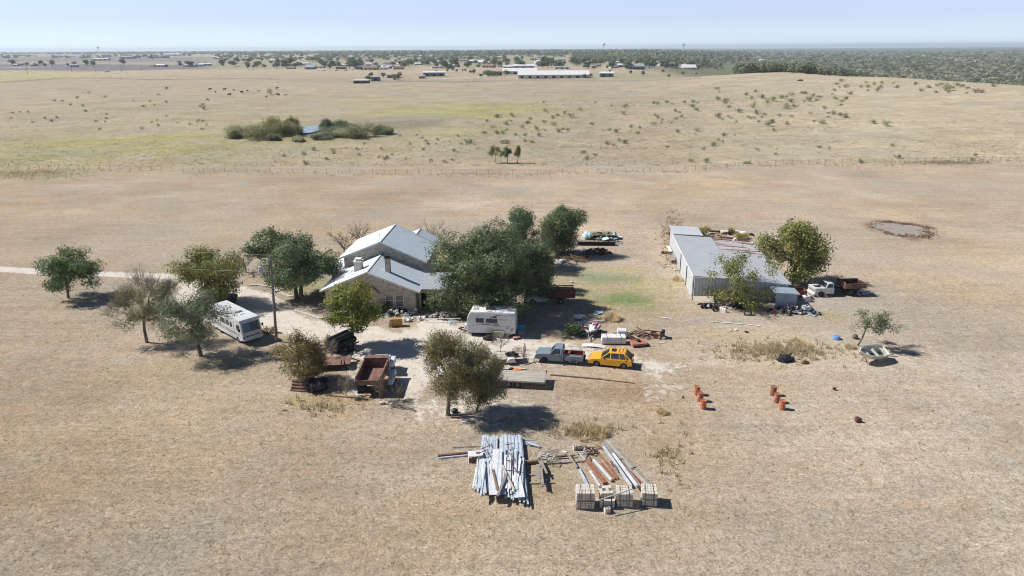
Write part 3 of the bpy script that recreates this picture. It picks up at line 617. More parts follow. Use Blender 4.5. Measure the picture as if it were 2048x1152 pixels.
# ------------------------------------------------------------ metal shed
SW = mat('shed_siding', (.62, .66, .72), .45, .05, col2=(.52, .56, .62), scale=.8, stripes=((1, 1, 0), .42), fine=.06)
SR = mat('shed_roof', (.57, .60, .64), .5, .1, col2=(.50, .53, .57), scale=.5, stripes=((0, 1, 0), .5), fine=.06, lo=.3, hi=.7)
SR2 = mat('patched_roof', (.62, .6, .6), .55, .1, col2=(.25, .12, .09), scale=.9, stretch=(.15, 1.6, 1), lo=.5, hi=.58, stripes=((0, 1, 0), .5))
BLUE_T = mat('blue_sheet', (.36, .43, .5), .5, col2=(.28, .34, .42), scale=1.2)
sb = G(1386.5, 599.5)
shed = thing('metal_shed', 'long grey corrugated metal shed with stepped low roofs and lean-tos', 'shed', (sb.x, sb.y, 0), R(-5.2))
def block(x0, x1, y0, y1, z0, z1, m, rm, walls='fblr', drop=0):
    w = MB()
    a, b, c, d = (x0, y0, z0), (x1, y0, z1), (x1, y1, z1-drop), (x0, y1, z0-drop)
    def wl(p, q): w.slab([(p[0], p[1], -.05), (q[0], q[1], -.05), (q[0], q[1], q[2]), (p[0], p[1], p[2])], .06)
    if 'f' in walls: wl(a, b)
    if 'r' in walls: wl(b, c)
    if 'b' in walls: wl(c, d)
    if 'l' in walls: wl(d, a)
    part('wall', w, m, shed)
    r = MB(); r.slab([(x0-.25, y0-.25, z0+.1), (x1+.25, y0-.25, z1+.1), (x1+.25, y1+.1, z1-drop+.1), (x0-.25, y1+.1, z0-drop+.1)], .08); return part('roof', r, rm, shed)
ro = block(0, 5.6, 0, 21.5, 3.35, 3.0, SW, SR)
tr_ = MB(); tr_.box((-.29, 10.6, 3.38), (.06, 21.7, .22)); tr_.box((2.8, -.3, 3.2), (5.9, .05, .12)); part('fascia', tr_, TRIM, ro)
block(.1, 4.3, 21.65, 27.0, 3.5, 3.3, mat('back_siding', (.60, .63, .69), .45, stripes=((1, 1, 0), .42)), mat('back_roof', (.59, .605, .65), .5, col2=(.52, .54, .58)))
block(5.75, 12.2, .1, 13.8, 2.92, 2.4, SW, SR, 'fbr')
block(5.75, 12.0, 14.0, 20.8, 2.85, 2.45, SW, SR2, 'br')
block(9.9, 12.6, -2.6, -.2, 2.15, 1.95, BLUE_T, BLUE_T, 'fr')
sd = MB()
for y0, y1 in ((1.2, 6.0), (6.6, 12.0)): part('sliding_door', MB().slab([(-.08, y1, 0), (-.08, y0, 0), (-.08, y0, 3.0), (-.08, y1, 3.0)], .04), mat('pale_siding', (.66, .69, .74), .5, stripes=((0, 1, 0), .42)), shed)
sd = MB()
for y in (.02, 6.3, 12.3): part('door_track', MB().bar((-.12, y, 0), (-.12, y, 3.1), .14, .1), mat('dark_steel', (.06, .06, .065), .6), shed)
# ------------------------------------------------------------ near trees (pixel boxes of the photograph)
tree_px('elm_tree', 'small round dark green tree by the white track, leftmost of the yard trees', (137, 596), 73, 196, 495, 578, OAKG, nleaf=11000, ls=.27, lobes=30, tr=.17, seed=11, shell=.35)
tree_px('mesquite_tree', 'olive tree with bare grey twigs on its right side, left of the motorhome', (294, 685), 220, 348, 546, 658, MES, nleaf=15000, ls=.14, lobes=34, tr=.17, twig=900, seed=12, shell=.2)
tree_px('mesquite_tree', 'grey green tree with forked trunk in front of the white motorhome', (402, 712), 314, 460, 578, 690, GRY, nleaf=24000, ls=.15, lobes=30, tr=.2, twig=200, seed=13, shell=.25)
tree_px('pecan_tree', 'olive green round tree beyond the motorhome at the bend of the drive', (424, 608), 355, 492, 493, 592, PEC, nleaf=20000, ls=.25, lobes=28, tr=.24, seed=14)
tree_px('oak_tree', 'dark oak at the back of the yard, partly behind a bigger dark oak', (540, 545), 492, 590, 452, 532, OAK, nleaf=10000, ls=.3, lobes=20, tr=.3, seed=15, lr=(.3, .5))
tree_px('oak_tree', 'broad dark green oak with forked trunk left of the brick house', (598, 597), 517, 680, 467, 582, OAK, nleaf=30000, ls=.25, lobes=30, tr=.26, stems=2, seed=16, lr=(.3, .46))
tree_px('maple_tree', 'bright yellow green tree with a slim straight trunk before the brick gable', (706, 690), 647, 760, 560, 660, YEL, nleaf=20000, ls=.23, lobes=26, tr=.16, seed=17, lr=(.3, .46))
tree_px('oak_tree', 'huge dark live oak behind the travel trailer, biggest tree in the yard', (962, 632), 856, 1062, 442, 646, OAK, nleaf=80000, ls=.23, lobes=60, tr=.5, stems=2, seed=18, lr=(.24, .36), shell=.6)
tree_px('oak_tree', 'dark oak over the cab of the white stake truck', (1052, 608), 1010, 1112, 478, 604, OAK, nleaf=26000, ls=.25, lobes=30, tr=.3, seed=19, lr=(.28, .42))
tree_px('hackberry_tree', 'yellow tipped green tree at the right edge of the big oak', (1085, 580), 1048, 1113, 492, 568, PEC, nleaf=6500, ls=.26, lobes=20, tr=.2, seed=20)
tree_px('oak_tree', 'tall oak rising behind the huge live oak', (1040, 535), 985, 1090, 412, 536, OAK, nleaf=26000, ls=.26, lobes=32, tr=.35, seed=21, lr=(.28, .42))
tree_px('oak_tree', 'rightmost dark oak of the grove, beside the tarp covered junk', (1126, 507), 1078, 1172, 409, 511, OAK, nleaf=24000, ls=.26, lobes=26, tr=.3, seed=22, lr=(.28, .42))
tree_px('mesquite_tree', 'nearest yard tree, olive crown with brownish top, in front of the flatbed trailer', (896, 830), 843, 975, 660, 792, FGR, nleaf=21000, ls=.14, lobes=36, tr=.19, twig=900, seed=23, shell=.2, off=(.75, 0), twm=mat('twig_brown', (.2, .15, .11)))
tree_px('mesquite_tree', 'leaning low tree touching the left end of the flatbed trailer', (954, 822), 918, 1014, 696, 820, FGR, nleaf=15000, ls=.15, lobes=26, tr=.1, twig=900, seed=24, shell=.15, lr=(.3, .45))
tree_px('cedar_tree', 'rusty olive bushy tree between the pole and the round black tanks', (604, 765), 553, 658, 655, 772, BRN, nleaf=11000, ls=.18, lobes=26, tr=.16, seed=25, shell=.2, lr=(.26, .45), twig=400, twm=mat('twig_brown', (.2, .15, .11)))
tree_px('pecan_tree', 'thin sparse yellowish tree in front of the metal shed', (1466, 612), 1410, 1550, 502, 614, PEC, nleaf=6500, ls=.24, lobes=30, tr=.12, seed=26, lr=(.18, .3), shell=.2)
tree_px('pecan_tree', 'large olive pecan tree at the right end of the metal shed', (1588, 566), 1516, 1660, 434, 562, PEC, nleaf=19000, ls=.32, lobes=40, tr=.32, seed=27, lr=(.22, .36), shell=.35)
tree_px('mesquite_tree', 'small leaning tree beside the boat', (1716, 692), 1700, 1788, 614, 664, GRY, nleaf=2600, ls=.18, lobes=16, tr=.1, seed=28, shell=.2, lr=(.22, .4), twig=120)
for i, (b, w, h, lb, mm) in enumerate([((690, 512), 5.2, 4.8, 'bare grey tree just left of the two storey block', None), ((870, 505), 6.2, 5.4, 'bare brownish tree behind the right side of the brick house', None), ((492, 545), 6, 3.6, 'low bare grey tree behind the transformer pole', None),
                              ((724, 500), 4.5, 4.6, 'bare grey tree rising behind the white roof slope', None)]):
    bare_tree('bare_tree', lb, G(*b), w, h, 40+i, n=130, tr=.11)
for i, (b, w, h, lb) in enumerate([((694, 795), 1.6, 2.2, 'leafless grey sapling left of the rusty dump bed'), ((762, 803), 1.8, 2.6, 'bare brown sapling against the tailgate of the rusty dump bed'),
                                   ((798, 800), 1.4, 1.5, 'low bare sapling in the shadow of the dump truck'), ((664, 720), 2.0, 2.2, 'bare twiggy bush beside the rusty deck'),
                                   ((608, 606), 1.6, 1.6, 'small bare bush on the yard bank below the dark oak'), ((670, 665), 3, 2.6, 'wiry bare bush by the drive left of the yellow green tree'), ((1001, 705), 3.5, 2.6, 'wiry bare bush left of the small utility trailer')]):
    bare_tree('bare_shrub', lb, G(*b), w, h, 60+i, m=mat('twig_brown', (.2, .15, .11)) if i in (1, 2) else None, n=90, tr=.035, cat='shrub')
make_shrub('shrub', 'tall reddish brown bush between the drive and the foreground tree', G(895, 705), 4.4, 3.3, BRN, 3500, .14, 70, stems=20)
make_shrub('shrub', 'leafy green bush in front of the junk by the pink seat jet ski', G(1150, 670), 2.6, 1.6, OAKG, 2600, .16, 71, stems=9)
make_shrub('shrub', 'bright green bush left of the black tanks', G(656, 695), 1.8, 1.6, YEL, 1400, .14, 72)
make_shrub('shrub', 'brown bush at the foot of the transformer pole', G(572, 712), 3.2, 1.6, BRN, 2000, .14, 73)
make_shrub('shrub', 'dark green bush against the brick wall left of the windows', G(766, 628), 1.6, 1.7, OAK, 1500, .16, 74)
make_shrub('shrub', 'low dark shrub in front of the parked motorhome', G(538, 668), 1.8, .8, BRN, 700, .14, 75)
YB = leafmat('yellow_bush_leaves', (.25, .23, .06), (.42, .37, .1))
make_shrub('yellow_shrub', 'bright yellow bush among the scrap rows behind the shed', G(1408, 470), 3.6, 1.4, YB, 1600, .2, 76)
make_shrub('yellow_shrub', 'yellow brown bush at the right end of the scrap rows', G(1482, 478), 3.0, 1.3, YB, 1100, .2, 77)
make_shrub('yellow_shrub', 'yellow green weed patch beside the right wall of the junk row', G(1462, 466), 1.6, 1.0, YB, 500, .2, 78)
STRAW = leafmat('straw_leaves', (.6, .5, .31), (.78, .67, .45), tl=.5)
def straw_clump(name, label, p, W, H, seed, n=260):
    rg = np.random.default_rng(seed); a = rg.uniform(0, 6.28, n); r = np.sqrt(rg.random(n))*W/2
    B = np.stack([np.cos(a)*r, np.sin(a)*r, np.zeros(n)], 1); T = B*1.25+np.stack([rg.normal(size=n)*.1, rg.normal(size=n)*.1, H*rg.uniform(.5, 1, n)*(1-.5*(r/(W/2))**2)], 1)
    s = np.stack([-np.sin(a)*.035, np.cos(a)*.035, np.zeros(n)], 1); V = np.stack([B-s, B+s, T], 1).reshape(-1, 3)
    o = npmesh(name, V, 3, STRAW, rg.random(n)); o.location = p; o['label'] = label; o['category'] = 'grass clump'; return o
straw_clump('grass_clump', 'round straw coloured clump of grass beyond the jet ski', G(1225, 639), 2.0, 1.0, 5, 900)
for i, (px, py, w, h, lb) in enumerate([(1163, 866, 2.6, .75, 'tall straw grass clump above the roofing pile, left one'), (1198, 868, 1.8, .7, 'tall straw grass clump above the loose steel boards'), (1325, 826, 1.0, .5, 'straw tuft left of the orange barrels'),
                                        (1528, 698, 2.4, .6, 'straw clump left of the dark brush heap'), (1600, 690, 2.6, .7, 'straw clump beyond the dark brush heap'), (1356, 560, 1.6, .7, 'golden tuft against the long wall of the metal shed'), (1700, 695, 1.1, .5, 'straw tuft beside the foot of the boat stand')]):
    straw_clump('grass_clump', lb, G(px, py), w, h, 30+i, 420)
# ------------------------------------------------------------ dry hollow at the right
c_ = G(1803, 459); rx_ = abs(G(1849, 459).x-c_.x); ry_ = abs(G(1803, 444).y-G(1803, 474).y)/2; rr_ = random.Random(8); K_ = 90
def rim(t, k=1.0): return (rx_*k*math.cos(t)*(1+.07*math.sin(3*t+1)+.05*math.sin(7*t)), ry_*k*math.sin(t)*(1+.08*math.sin(4*t)+.05*math.sin(9*t+2))-.12*rx_*k*math.cos(t), 0)
hv = [rim(2*math.pi*i/K_) for i in range(K_)]; ho = meshobj('dry_hollow', hv, [tuple(range(K_))], mat('dry_mud', (.34, .31, .27), .95, col2=(.27, .24, .205), scale=.5, fine=.25, fscale=3, bump=.05, bscale=2)); ho.location = (c_.x, c_.y, .012); ho['kind'] = 'structure'
rg_ = np.random.default_rng(4); B_ = []
for i in range(620):
    a_ = rg_.uniform(0, 6.283); w_ = 1+.11*math.sin(2*a_+.6)+.06*math.sin(5*a_); q_ = rim(a_, w_+rg_.normal()*.12+.04)
    if rg_.random() < .25+.75*(math.sin(1.5*a_+.7) > -.35): B_.append((c_.x+q_[0], c_.y+q_[1], 0))
B_ = np.repeat(np.array(B_), 3, 0); B_[:, :2] += rg_.normal(size=(len(B_), 2))*.12; n_ = len(B_); a_ = rg_.uniform(0, 6.28, n_); s_ = np.stack([np.cos(a_), np.sin(a_), a_*0], 1)*.07
o_ = npmesh('rim_weeds', np.stack([B_-s_, B_+s_, B_+np.stack([rg_.normal(size=n_)*.1, rg_.normal(size=n_)*.1, rg_.uniform(.15, .4, n_)], 1)], 1).reshape(-1, 3), 3, leafmat('rim_weeds', (.26, .16, .12), (.42, .29, .2), None, .3, .5), rg_.random(n_)); o_['kind'] = 'stuff'; o_['label'] = 'red brown weeds round the dry hollow'; o_['category'] = 'weeds'
# ------------------------------------------------------------ grass on the ground
def tufts():
    rg = np.random.default_rng(9)
    n = 26000; py = 1215-np.abs(rg.random(n))**.8*650; px = rg.uniform(-60, 2110, n)
    P = []
    for a, b in zip(px, py):
        d = ray(a, b); t = CAMH/-d.z; P.append((d.x*t, d.y*t, 0))
    P = np.array(P)
    bad = (P[:, 0] > -34) & (P[:, 0] < 8) & (P[:, 1] > 70) & (P[:, 1] < 95) & (rg.random(n) < .8)
    P = P[~bad]; n = len(P); k = 4
    B = np.repeat(P, k, 0)+np.concatenate([rg.normal(size=(n*k, 2))*.09, np.zeros((n*k, 1))], 1)
    h = np.repeat(rg.uniform(.03, .09, n)*(1+2.0*(rg.random(n) > .97)), k)
    a = rg.uniform(0, 6.28, n*k); s = np.stack([np.cos(a), np.sin(a), a*0], 1)*.03
    T = B+np.stack([rg.normal(size=n*k)*.12, rg.normal(size=n*k)*.12, h], 1)
    o = npmesh('dry_grass', np.stack([B-s, B+s, T], 1).reshape(-1, 3), 3, leafmat('dry_grass', (.5, .43, .3), (.62, .53, .37), (.42, .41, .26), .25, .5), np.repeat(rg.random(n), k)); o['kind'] = 'stuff'; o['label'] = 'short dry grass tufts over the field'; o['category'] = 'grass'
    # taller weeds under the fence and in patches
    P = []
    for i in range(620):
        x = rg.uniform(-40, 2090); y = np.interp(x, [0, 200, 700, 1000, 1350, 1500, 2048], [336, 341, 349, 350, 343, 331, 323])+rg.normal()*2.2+(rg.random() < .2)*rg.normal()*4
        P.append((x, y))
    for cx, cy, wx, wy, m in ((1560, 705, 100, 16, 420), (1170, 862, 50, 12, 150), (630, 815, 80, 14, 70), (1340, 915, 40, 40, 40), (60, 348, 90, 8, 800), (1890, 326, 70, 3, 500), (1345, 480, 20, 50, 300)):
        for i in range(m): P.append((cx+rg.normal()*wx*.6, cy+rg.normal()*wy*.6))
    P = GTV(*np.array(P).T); n = len(P); k = 5
    B = np.repeat(P, k, 0)+np.concatenate([rg.normal(size=(n*k, 2))*.12, np.zeros((n*k, 1))], 1); h = np.repeat(rg.uniform(.25, .6, n), k)
    a = rg.uniform(0, 6.28, n*k); s = np.stack([np.cos(a), np.sin(a), a*0], 1)*.05; T = B+np.stack([rg.normal(size=n*k)*.12, rg.normal(size=n*k)*.12, h], 1)
    o = npmesh('tall_weeds', np.stack([B-s, B+s, T], 1).reshape(-1, 3), 3, leafmat('weeds', (.42, .37, .24), (.56, .48, .34), (.66, .58, .43), .15, .55), np.repeat(rg.random(n), k)); o['kind'] = 'stuff'; o['label'] = 'taller dry weeds along the fence and in patches'; o['category'] = 'weeds'
tufts()
# ------------------------------------------------------------ vehicles (front +x, left +y, origin on the ground at the middle of the wheelbase)
TYRE = mat('tyre_rubber', (.022, .022, .023), .9, col2=(.05, .046, .04), scale=6)
ALLOY = mat('alloy', (.72, .73, .75), .35, .6, fine=.05)
BLKRIM = mat('dark_rim', (.03, .03, .032), .5)
WHTRIM = mat('white_rim', (.7, .69, .66), .6, col2=(.45, .36, .28), scale=5)
CARGL = mat('car_glass', (.02, .025, .03), .08, col2=(.03, .04, .045), spec=.9)
CHASSIS = mat('chassis_black', (.018, .018, .02), .8)
RUST = mat('rust', (.2, .105, .075), .9, col2=(.13, .06, .045), scale=3, fine=.25, bump=.01)
RUSTP = mat('pinkish_rust', (.25, .145, .115), .85, col2=(.14, .072, .056), scale=2.2, fine=.2, fscale=12)
RUSTO = mat('orange_rust', (.38, .17, .10), .85, col2=(.2, .085, .055), scale=4, fine=.2)
LAMPR = mat('tail_lamp', (.35, .02, .02), .3); LAMPW = mat('head_lamp', (.75, .77, .78), .15); CHROME = mat('chrome', (.65, .66, .68), .2, .9)
DULLW = mat('weathered_white', (.62, .63, .64), .6, col2=(.45, .42, .38), scale=2.5, lo=.5, hi=.75, fine=.1)
def nearside(pf, pr, track):
    F, B = G(*pf), G(*pr); d = F-B; a = math.atan2(d.y, d.x); mid = (F+B)/2
    s = -1 if d.x < 0 else 1                       # which flank faces the camera: left (+y) when heading -x
    off = Matrix.Rotation(a, 3, 'Z') @ Vector((0, s*track/2, 0))
    return mid+off, a, d.length
def wheel(par, x, y, r, w, rim, spokes=5, name='wheel'):
    s = 1 if y > 0 else -1
    t = MB(); t.lathe([(r*.62, -w/2), (r*.93, -w/2), (r, -w*.32), (r, w*.32), (r*.93, w/2), (r*.62, w/2)], (x, y, r), 24, 'Y'); t = part(name, t, TYRE, par, smooth=False)
    k = MB(); k.lathe([(r*.62, 0), (r*.62, s*w*.44), (r*.55, s*w*.46), (r*.52, s*w*.3), (.01, s*w*.28)], (x, y, r), 20, 'Y', close=False)
    for i in range(spokes):
        a = 2*math.pi*i/spokes; k.bar((x+.06*math.cos(a), y+s*w*.42, r+.06*math.sin(a)), (x+r*.57*math.cos(a), y+s*w*.42, r+r*.57*math.sin(a)), .07 if spokes == 5 else .05, .03)
    part('rim', k, rim, t)
def sidepoly(mb, pts, y, t=.012):
    s = 1 if y > 0 else -1; mb.prof(pts, y, y+s*t)
def arch(x, r, n=8): return [(x+r*math.cos(math.pi*(1-i/n)), .30+r*math.sin(math.pi*(1-i/n))) for i in range(n+1)]
# --- yellow crossover
SUVY = mat('yellow_paint', (.87, .47, .02), .3, coat=.8, col2=(.82, .43, .02), scale=1, fine=.02)
loc, a, wb = nearside((1193, 732), (1247, 737.6), 1.6)
t = thing('parked_suv', 'bright yellow sport utility car with alloy wheels parked behind the blue grey pickup', 'car', loc, a)
h = wb/2; fx, rx = h+.98, -h-.85
low = [(fx-.04, .32), (h+.4, .3)]+arch(h, .40)[::-1]+[(h-.42, .26), (-h+.42, .26)]+arch(-h, .40)[::-1]+[(-h-.42, .34), (rx+.02, .42), (rx-.02, .75), (rx+.06, .98), (-h+.1, .97), (h-.45, .93), (h+.1, .9), (fx-.4, .8), (fx-.06, .64)]
b = MB(); b.prof(low, -.92, .92); part('body', b, SUVY, t, bev=.09)
cb = [(h-.38, -.86, .93), (h-.38, .86, .93), (rx+.08, .86, .98), (rx+.08, -.86, .98)]; ct = [(h-1.3, -.66, 1.62), (h-1.3, .66, 1.62), (-h-.05, .68, 1.66), (-h-.05, -.68, 1.66)]
b = MB(); b.frus(cb, ct); part('cabin_glass', b, CARGL, t)
b = MB(); b.frus([(x+(.1 if x > 0 else -.12), y*1.04, z-.03) for x, y, z in ct], [(x, y*.9, z+.05) for x, y, z in ct])
for i in (0, 1, 2, 3): b.bar(cb[i], ct[i], .11, .1)
for s in (-1, 1):
    def on(x, f): return (x, s*(.872-.2*f), .96+.66*f)
    b.bar(on(h-1.42, 0), on(h-1.46, 1), .1, .03); b.bar(on(-h+.36, 0), on(-h+.5, 1), .16, .04); b.bar(on(-h-.3, .0), on(-h-.05, .95), .12, .04); b.bar(on(h-.45, .02), on(rx+.1, .05), .03, .1)
    b.slab([on(-h+.45, 1), on(-h+.3, .6), on(rx+.25, .35), on(-h-.05, 1)], .02)
part('roof', b, SUVY, t)
g = MB(); g.box((h-1.72, 0, 1.69), (.5, .78, .03)); part('sunroof', g, CARGL, t)
for s in (-1, 1):
    g = MB(); g.bar((h-2.2, s*.5, 1.70), (-h-.1, s*.5, 1.72), .05, .05); part('roof_rail', g, SUVY, t)
    g = MB(); g.box((fx-.12, s*.68, .72), (.2, .28, .12)); part('headlight', g, LAMPW, t, bev=.03)
    g = MB(); g.box((rx+.02, s*.82, .92), (.12, .2, .36)); part('tail_light', g, LAMPR, t, bev=.03)
    g = MB(); g.box((h-.85, s*1.02, 1.05), (.14, .22, .15)); part('wing_mirror', g, CHASSIS, t, bev=.03)
g = MB(); g.bar((h-2.25, -.5, 1.73), (h-2.25, .5, 1.73), .09, .04); g.bar((h-2.6, -.5, 1.73), (h-2.6, .5, 1.73), .09, .04); part('roof_crossbars', g, mat('lamp_amber', (.75, .3, .04), .4), t)
SEAM = mat('seam_yellow', (.3, .16, .02), .5); GPL = mat('grey_plastic', (.09, .09, .09), .7)
for s in (-1, 1):
    for x in (h-1.42, -h+.45): part('door_seam', MB().box((x, s*.921, .62), (.015, .006, .58)), SEAM, t)
    for x in (h-1.55, -h+.6): part('door_handle', MB().box((x, s*.925, .82), (.14, .02, .035)), SEAM, t)
part('front_bumper', MB().box((fx-.03, 0, .42), (.16, 1.6, .2)), GPL, t, bev=.03); part('rear_bumper', MB().box((rx, 0, .45), (.14, 1.6, .2)), GPL, t, bev=.03); part('sill_trim', MB().box((0, 0, .3), (2*h-.9, 1.7, .12)), GPL, t)
g = MB(); g.lathe([(.001, .926), (.075, .926), (.075, .932), (.001, .932)], (-h-.25, 0, .93), 12, 'Y', False); part('fuel_cap', g, CHASSIS, t)
for x in (h, -h):
    for s in (-.8, .8): wheel(t, x, s, .345, .22, ALLOY)
# --- single cab step side pickup
def pickup(t, h, paint, rimm, hood=True, bed='step', fr=.95, cabw=.9, bedm=None, glass=True):
    fx = h+fr
    low = [(fx-.02, .5), (h+.46, .42)]+arch(h, .46)[::-1]+[(h-.48, .36), (h-2.0, .36), (h-2.0, 1.12), (h-.35, 1.12), (fx-.12, 1.04), (fx, .9)]
    b = MB(); b.prof(low, -cabw, cabw); part('cab_body', b, paint, t, bev=.07)
    xa, xb = h-.55, h-1.98
    cb = [(xa, -cabw+.04, 1.06), (xa, cabw-.04, 1.06), (xb, cabw-.04, 1.06), (xb, -cabw+.04, 1.06)]; ct = [(xa-.55, -.7, 1.72), (xa-.55, .7, 1.72), (xb+.08, .72, 1.74), (xb+.08, -.72, 1.74)]
    b = MB(); b.frus(cb, ct); part('cab_glass', b, CARGL, t)
    b = MB(); b.frus([(x+(.08 if x > xb+.3 else -.05), y*1.03, z-.02) for x, y, z in ct], [(x, y*.9, z+.07) for x, y, z in ct])
    for i in (0, 1): b.bar(cb[i], ct[i], .09, .09)
    for s in (-1, 1): b.slab([(xb-.02, s*(cabw-.03), 1.06), (xb+.27, s*(cabw-.03), 1.06), (xb+.3, s*.73, 1.74), (xb+.04, s*.73, 1.75)], .03); b.box((xb-.01, s*.62, 1.4), (.05, .3, .66))
    part('cab_roof', b, paint, t, bev=.02)
    for s in (-1, 1):
        g = MB(); g.box((xa-.45, s*(cabw+.13), 1.2), (.1, .2, .24)); part('wing_mirror', g, CHASSIS, t, bev=.02)
        g = MB(); g.box((fx-.02, s*.66, .84), (.08, .34, .16)); part('headlight', g, LAMPW, t)
        part('door_seam', MB().box((xa-.18, s*(cabw+.003), .78), (.02, .006, .74)), CHASSIS, t); part('door_seam', MB().box((xb+.12, s*(cabw+.003), .78), (.02, .006, .74)), CHASSIS, t); part('door_handle', MB().box((xb+.3, s*(cabw+.015), 1.0), (.14, .03, .04)), CHASSIS, t)
    g = MB(); g.box((fx, 0, .84), (.06, .95, .2)); part('grille', g, CHASSIS, t)
    g = MB(); g.box((fx+.06, 0, .52), (.16, 1.86, .17)); part('front_bumper', g, CHROME if hood is True else DULLW, t, bev=.03)
    if bed == 'step':
        rx = -h-1.05; bo = MB()
        bo.prof([(xb-.06, .55), (rx, .55), (rx, 1.1), (xb-.06, 1.1)], -.62, -.56); bo.prof([(xb-.06, .55), (rx, .55), (rx, 1.1), (xb-.06, 1.1)], .56, .62)
        bo.box(((xb-.1), 0, .83), (.06, 1.12, .54)); bo.box((rx+.03, 0, .83), (.06, 1.12, .54)); bo.box(((xb+rx)/2, 0, .58), (abs(rx-xb)-.2, 1.12, .05))
        for s in (-1, 1):
            pts = [(rx+.02, .52), (-h-.46, .42)]+arch(-h, .46)[::-1]+[(-h+.47, .45), (-h+.9, .5), (-h+.86, .78), (-h+.6, 1.0), (-h+.2, 1.06), (rx+.25, 1.04), (rx+.02, .95)]
            bo.prof(pts, s*.63, s*.93)
        part('bed', bo, paint, t, bev=.03)
        g = MB(); g.box((rx-.02, 0, .83), (.04, 1.1, .5)); part('tailgate', g, bedm, t)
        for s in (-1, 1):
            g = MB(); g.box((rx-.01, s*.76, .85), (.08, .16, .3)); part('tail_light', g, LAMPR, t)
        g = MB(); g.box((rx-.1, 0, .5), (.16, 1.7, .16)); part('rear_bumper', g, CHASSIS, t)
        fl = MB(); fl.box(((xb+rx)/2, 0, .62), (abs(rx-xb)-.25, 1.1, .02)); fl.box((xb-.14, 0, .85), (.02, 1.1, .48)); fl.box((rx+.075, 0, .85), (.02, 1.1, .48))
        for s in (-1, 1): fl.box(((xb+rx)/2, s*.545, .85), (abs(rx-xb)-.3, .02, .5))
        part('bed_liner', fl, bedm, t)
        tb = MB(); tb.box((xb-.5, .15, 1.0), (.5, .75, .45)); return tb
    return None
PKB = mat('blue_grey_paint', (.21, .275, .33), .45, coat=.3, col2=(.17, .23, .28), scale=1.5, lo=.5, hi=.7, fine=.04)
REDM = mat('faded_red', (.33, .07, .065), .7, col2=(.22, .06, .06), scale=2)
loc, a, wb = nearside((1088.5, 726), (1146, 730.2), 1.65)
t = thing('parked_pickup', 'blue grey step side pickup with a red lined bed parked nose to the left', 'pickup', loc, a)
h = wb/2; tb = pickup(t, h, PKB, BLKRIM, bedm=REDM)
for x in (h, -h):
    for s in (-.8, .8): wheel(t, x, s, .36, .25, BLKRIM, 6)
bx = single('toolbox', tb, REDM, 'red metal box standing in the bed of the blue grey pickup', 'box', loc, a, bev=.02)
# --- white stake truck under the oak
STW = mat('white_truck_paint', (.66, .70, .74), .5, col2=(.5, .52, .54), scale=1.5, lo=.5, hi=.75, fine=.06)
STAKE = mat('red_stakes', (.27, .08, .06), .8, col2=(.15, .06, .05), scale=3)
def spin(M0, pf, a): pass
P0 = G(1066, 609); a = math.atan2(-.04, -1)
t = thing('stake_truck', 'white cab stake bed truck with red slatted sides, half under the big oak', 'truck', P0+Matrix.Rotation(a, 3, 'Z') @ Vector((-1.7, -.85, 0)), a)
h = 1.75; pickup(t, h, STW, WHTRIM, bed=None, fr=.8)
b = MB(); b.box((-1.75, 0, .75), (4.2, .9, .2)); b.box((.0, 0, .6), (5.5, .8, .16)); part('frame', b, CHASSIS, t)
b = MB(); b.box((-1.85, 0, 1.0), (4.0, 2.3, .12)); part('bed', b, STAKE, t)
for s in (-1, 1):
    b = MB()
    for z in (1.2, 1.42, 1.64, 1.86): b.box((-1.85, s*1.13, z), (3.95, .04, .15))
    for x in (-.05, -1.0, -1.9, -2.8, -3.7): b.box((x, s*1.09, 1.5), (.08, .05, .95))
    part('stake_side', b, STAKE, t)
b = MB()
for z in (1.2, 1.42, 1.64, 1.86, 2.1): b.box((.12, 0, z), (.04, 2.2, .15))
for z in (1.2, 1.42, 1.64): b.box((-3.84, 0, z), (.04, 2.2, .15))
b.bar((.1, .95, 2.15), (-2.4, .95, 2.35), .08, .12); part('stake_rack', b, STAKE, t)
for x, s in ((h, .84), (h, -.84), (-h-.2, .92), (-h-.2, -.92)): wheel(t, x, s, .38, .26, WHTRIM, 8)
b = MB(); b.box((h+.1, 0, 1.16), (.9, 1.3, .05)); part('bonnet', b, STW, t, bev=.02)
# --- dismantled white flatbed at the right
P0 = G(1642, 593.5); a = math.atan2(-.09, -1)
t = thing('old_dump_truck', 'derelict white cab truck without engine and grille, rusty dump box behind, by the right pecan', 'truck', P0+Matrix.Rotation(a, 3, 'Z') @ Vector((-1.95, -.9, 0)), a)
h = 2.0; fx = h+.95
low = [(fx-.1, .55), (h+.5, .5)]+arch(h, .52)[::-1]+[(h-.55, .4), (h-1.75, .4), (h-1.75, 1.2), (h-.45, 1.22), (fx-.1, 1.2)]
b = MB()
for s in (-1, 1): b.prof(low, s*.9, s*1.0)
b.box((h-1.72, 0, .85), (.06, 1.8, .75)); b.box((fx-.2, 0, 1.2), (.3, 1.98, .06)); b.box((h-.6, 0, .85), (.05, 1.8, .7)); b.box((h+.1, .72, 1.2), (1.2, .5, .05)); b.box((h+.1, -.72, 1.2), (1.2, .5, .05)); part('cab_body', b, DULLW, t, bev=.03)
b = MB(); b.frus([(h-.5, -.94, 1.2), (h-.5, .94, 1.2), (h-1.73, .94, 1.2), (h-1.73, -.94, 1.2)], [(h-.9, -.76, 1.82), (h-.9, .76, 1.82), (h-1.68, .78, 1.83), (h-1.68, -.78, 1.83)]); part('cab_roof', b, DULLW, t, bev=.07)
g = MB(); g.slab([(h-.51, -.82, 1.26), (h-.51, .82, 1.26), (h-.86, .7, 1.76), (h-.86, -.7, 1.76)], .02); part('windscreen', g, CARGL, t)
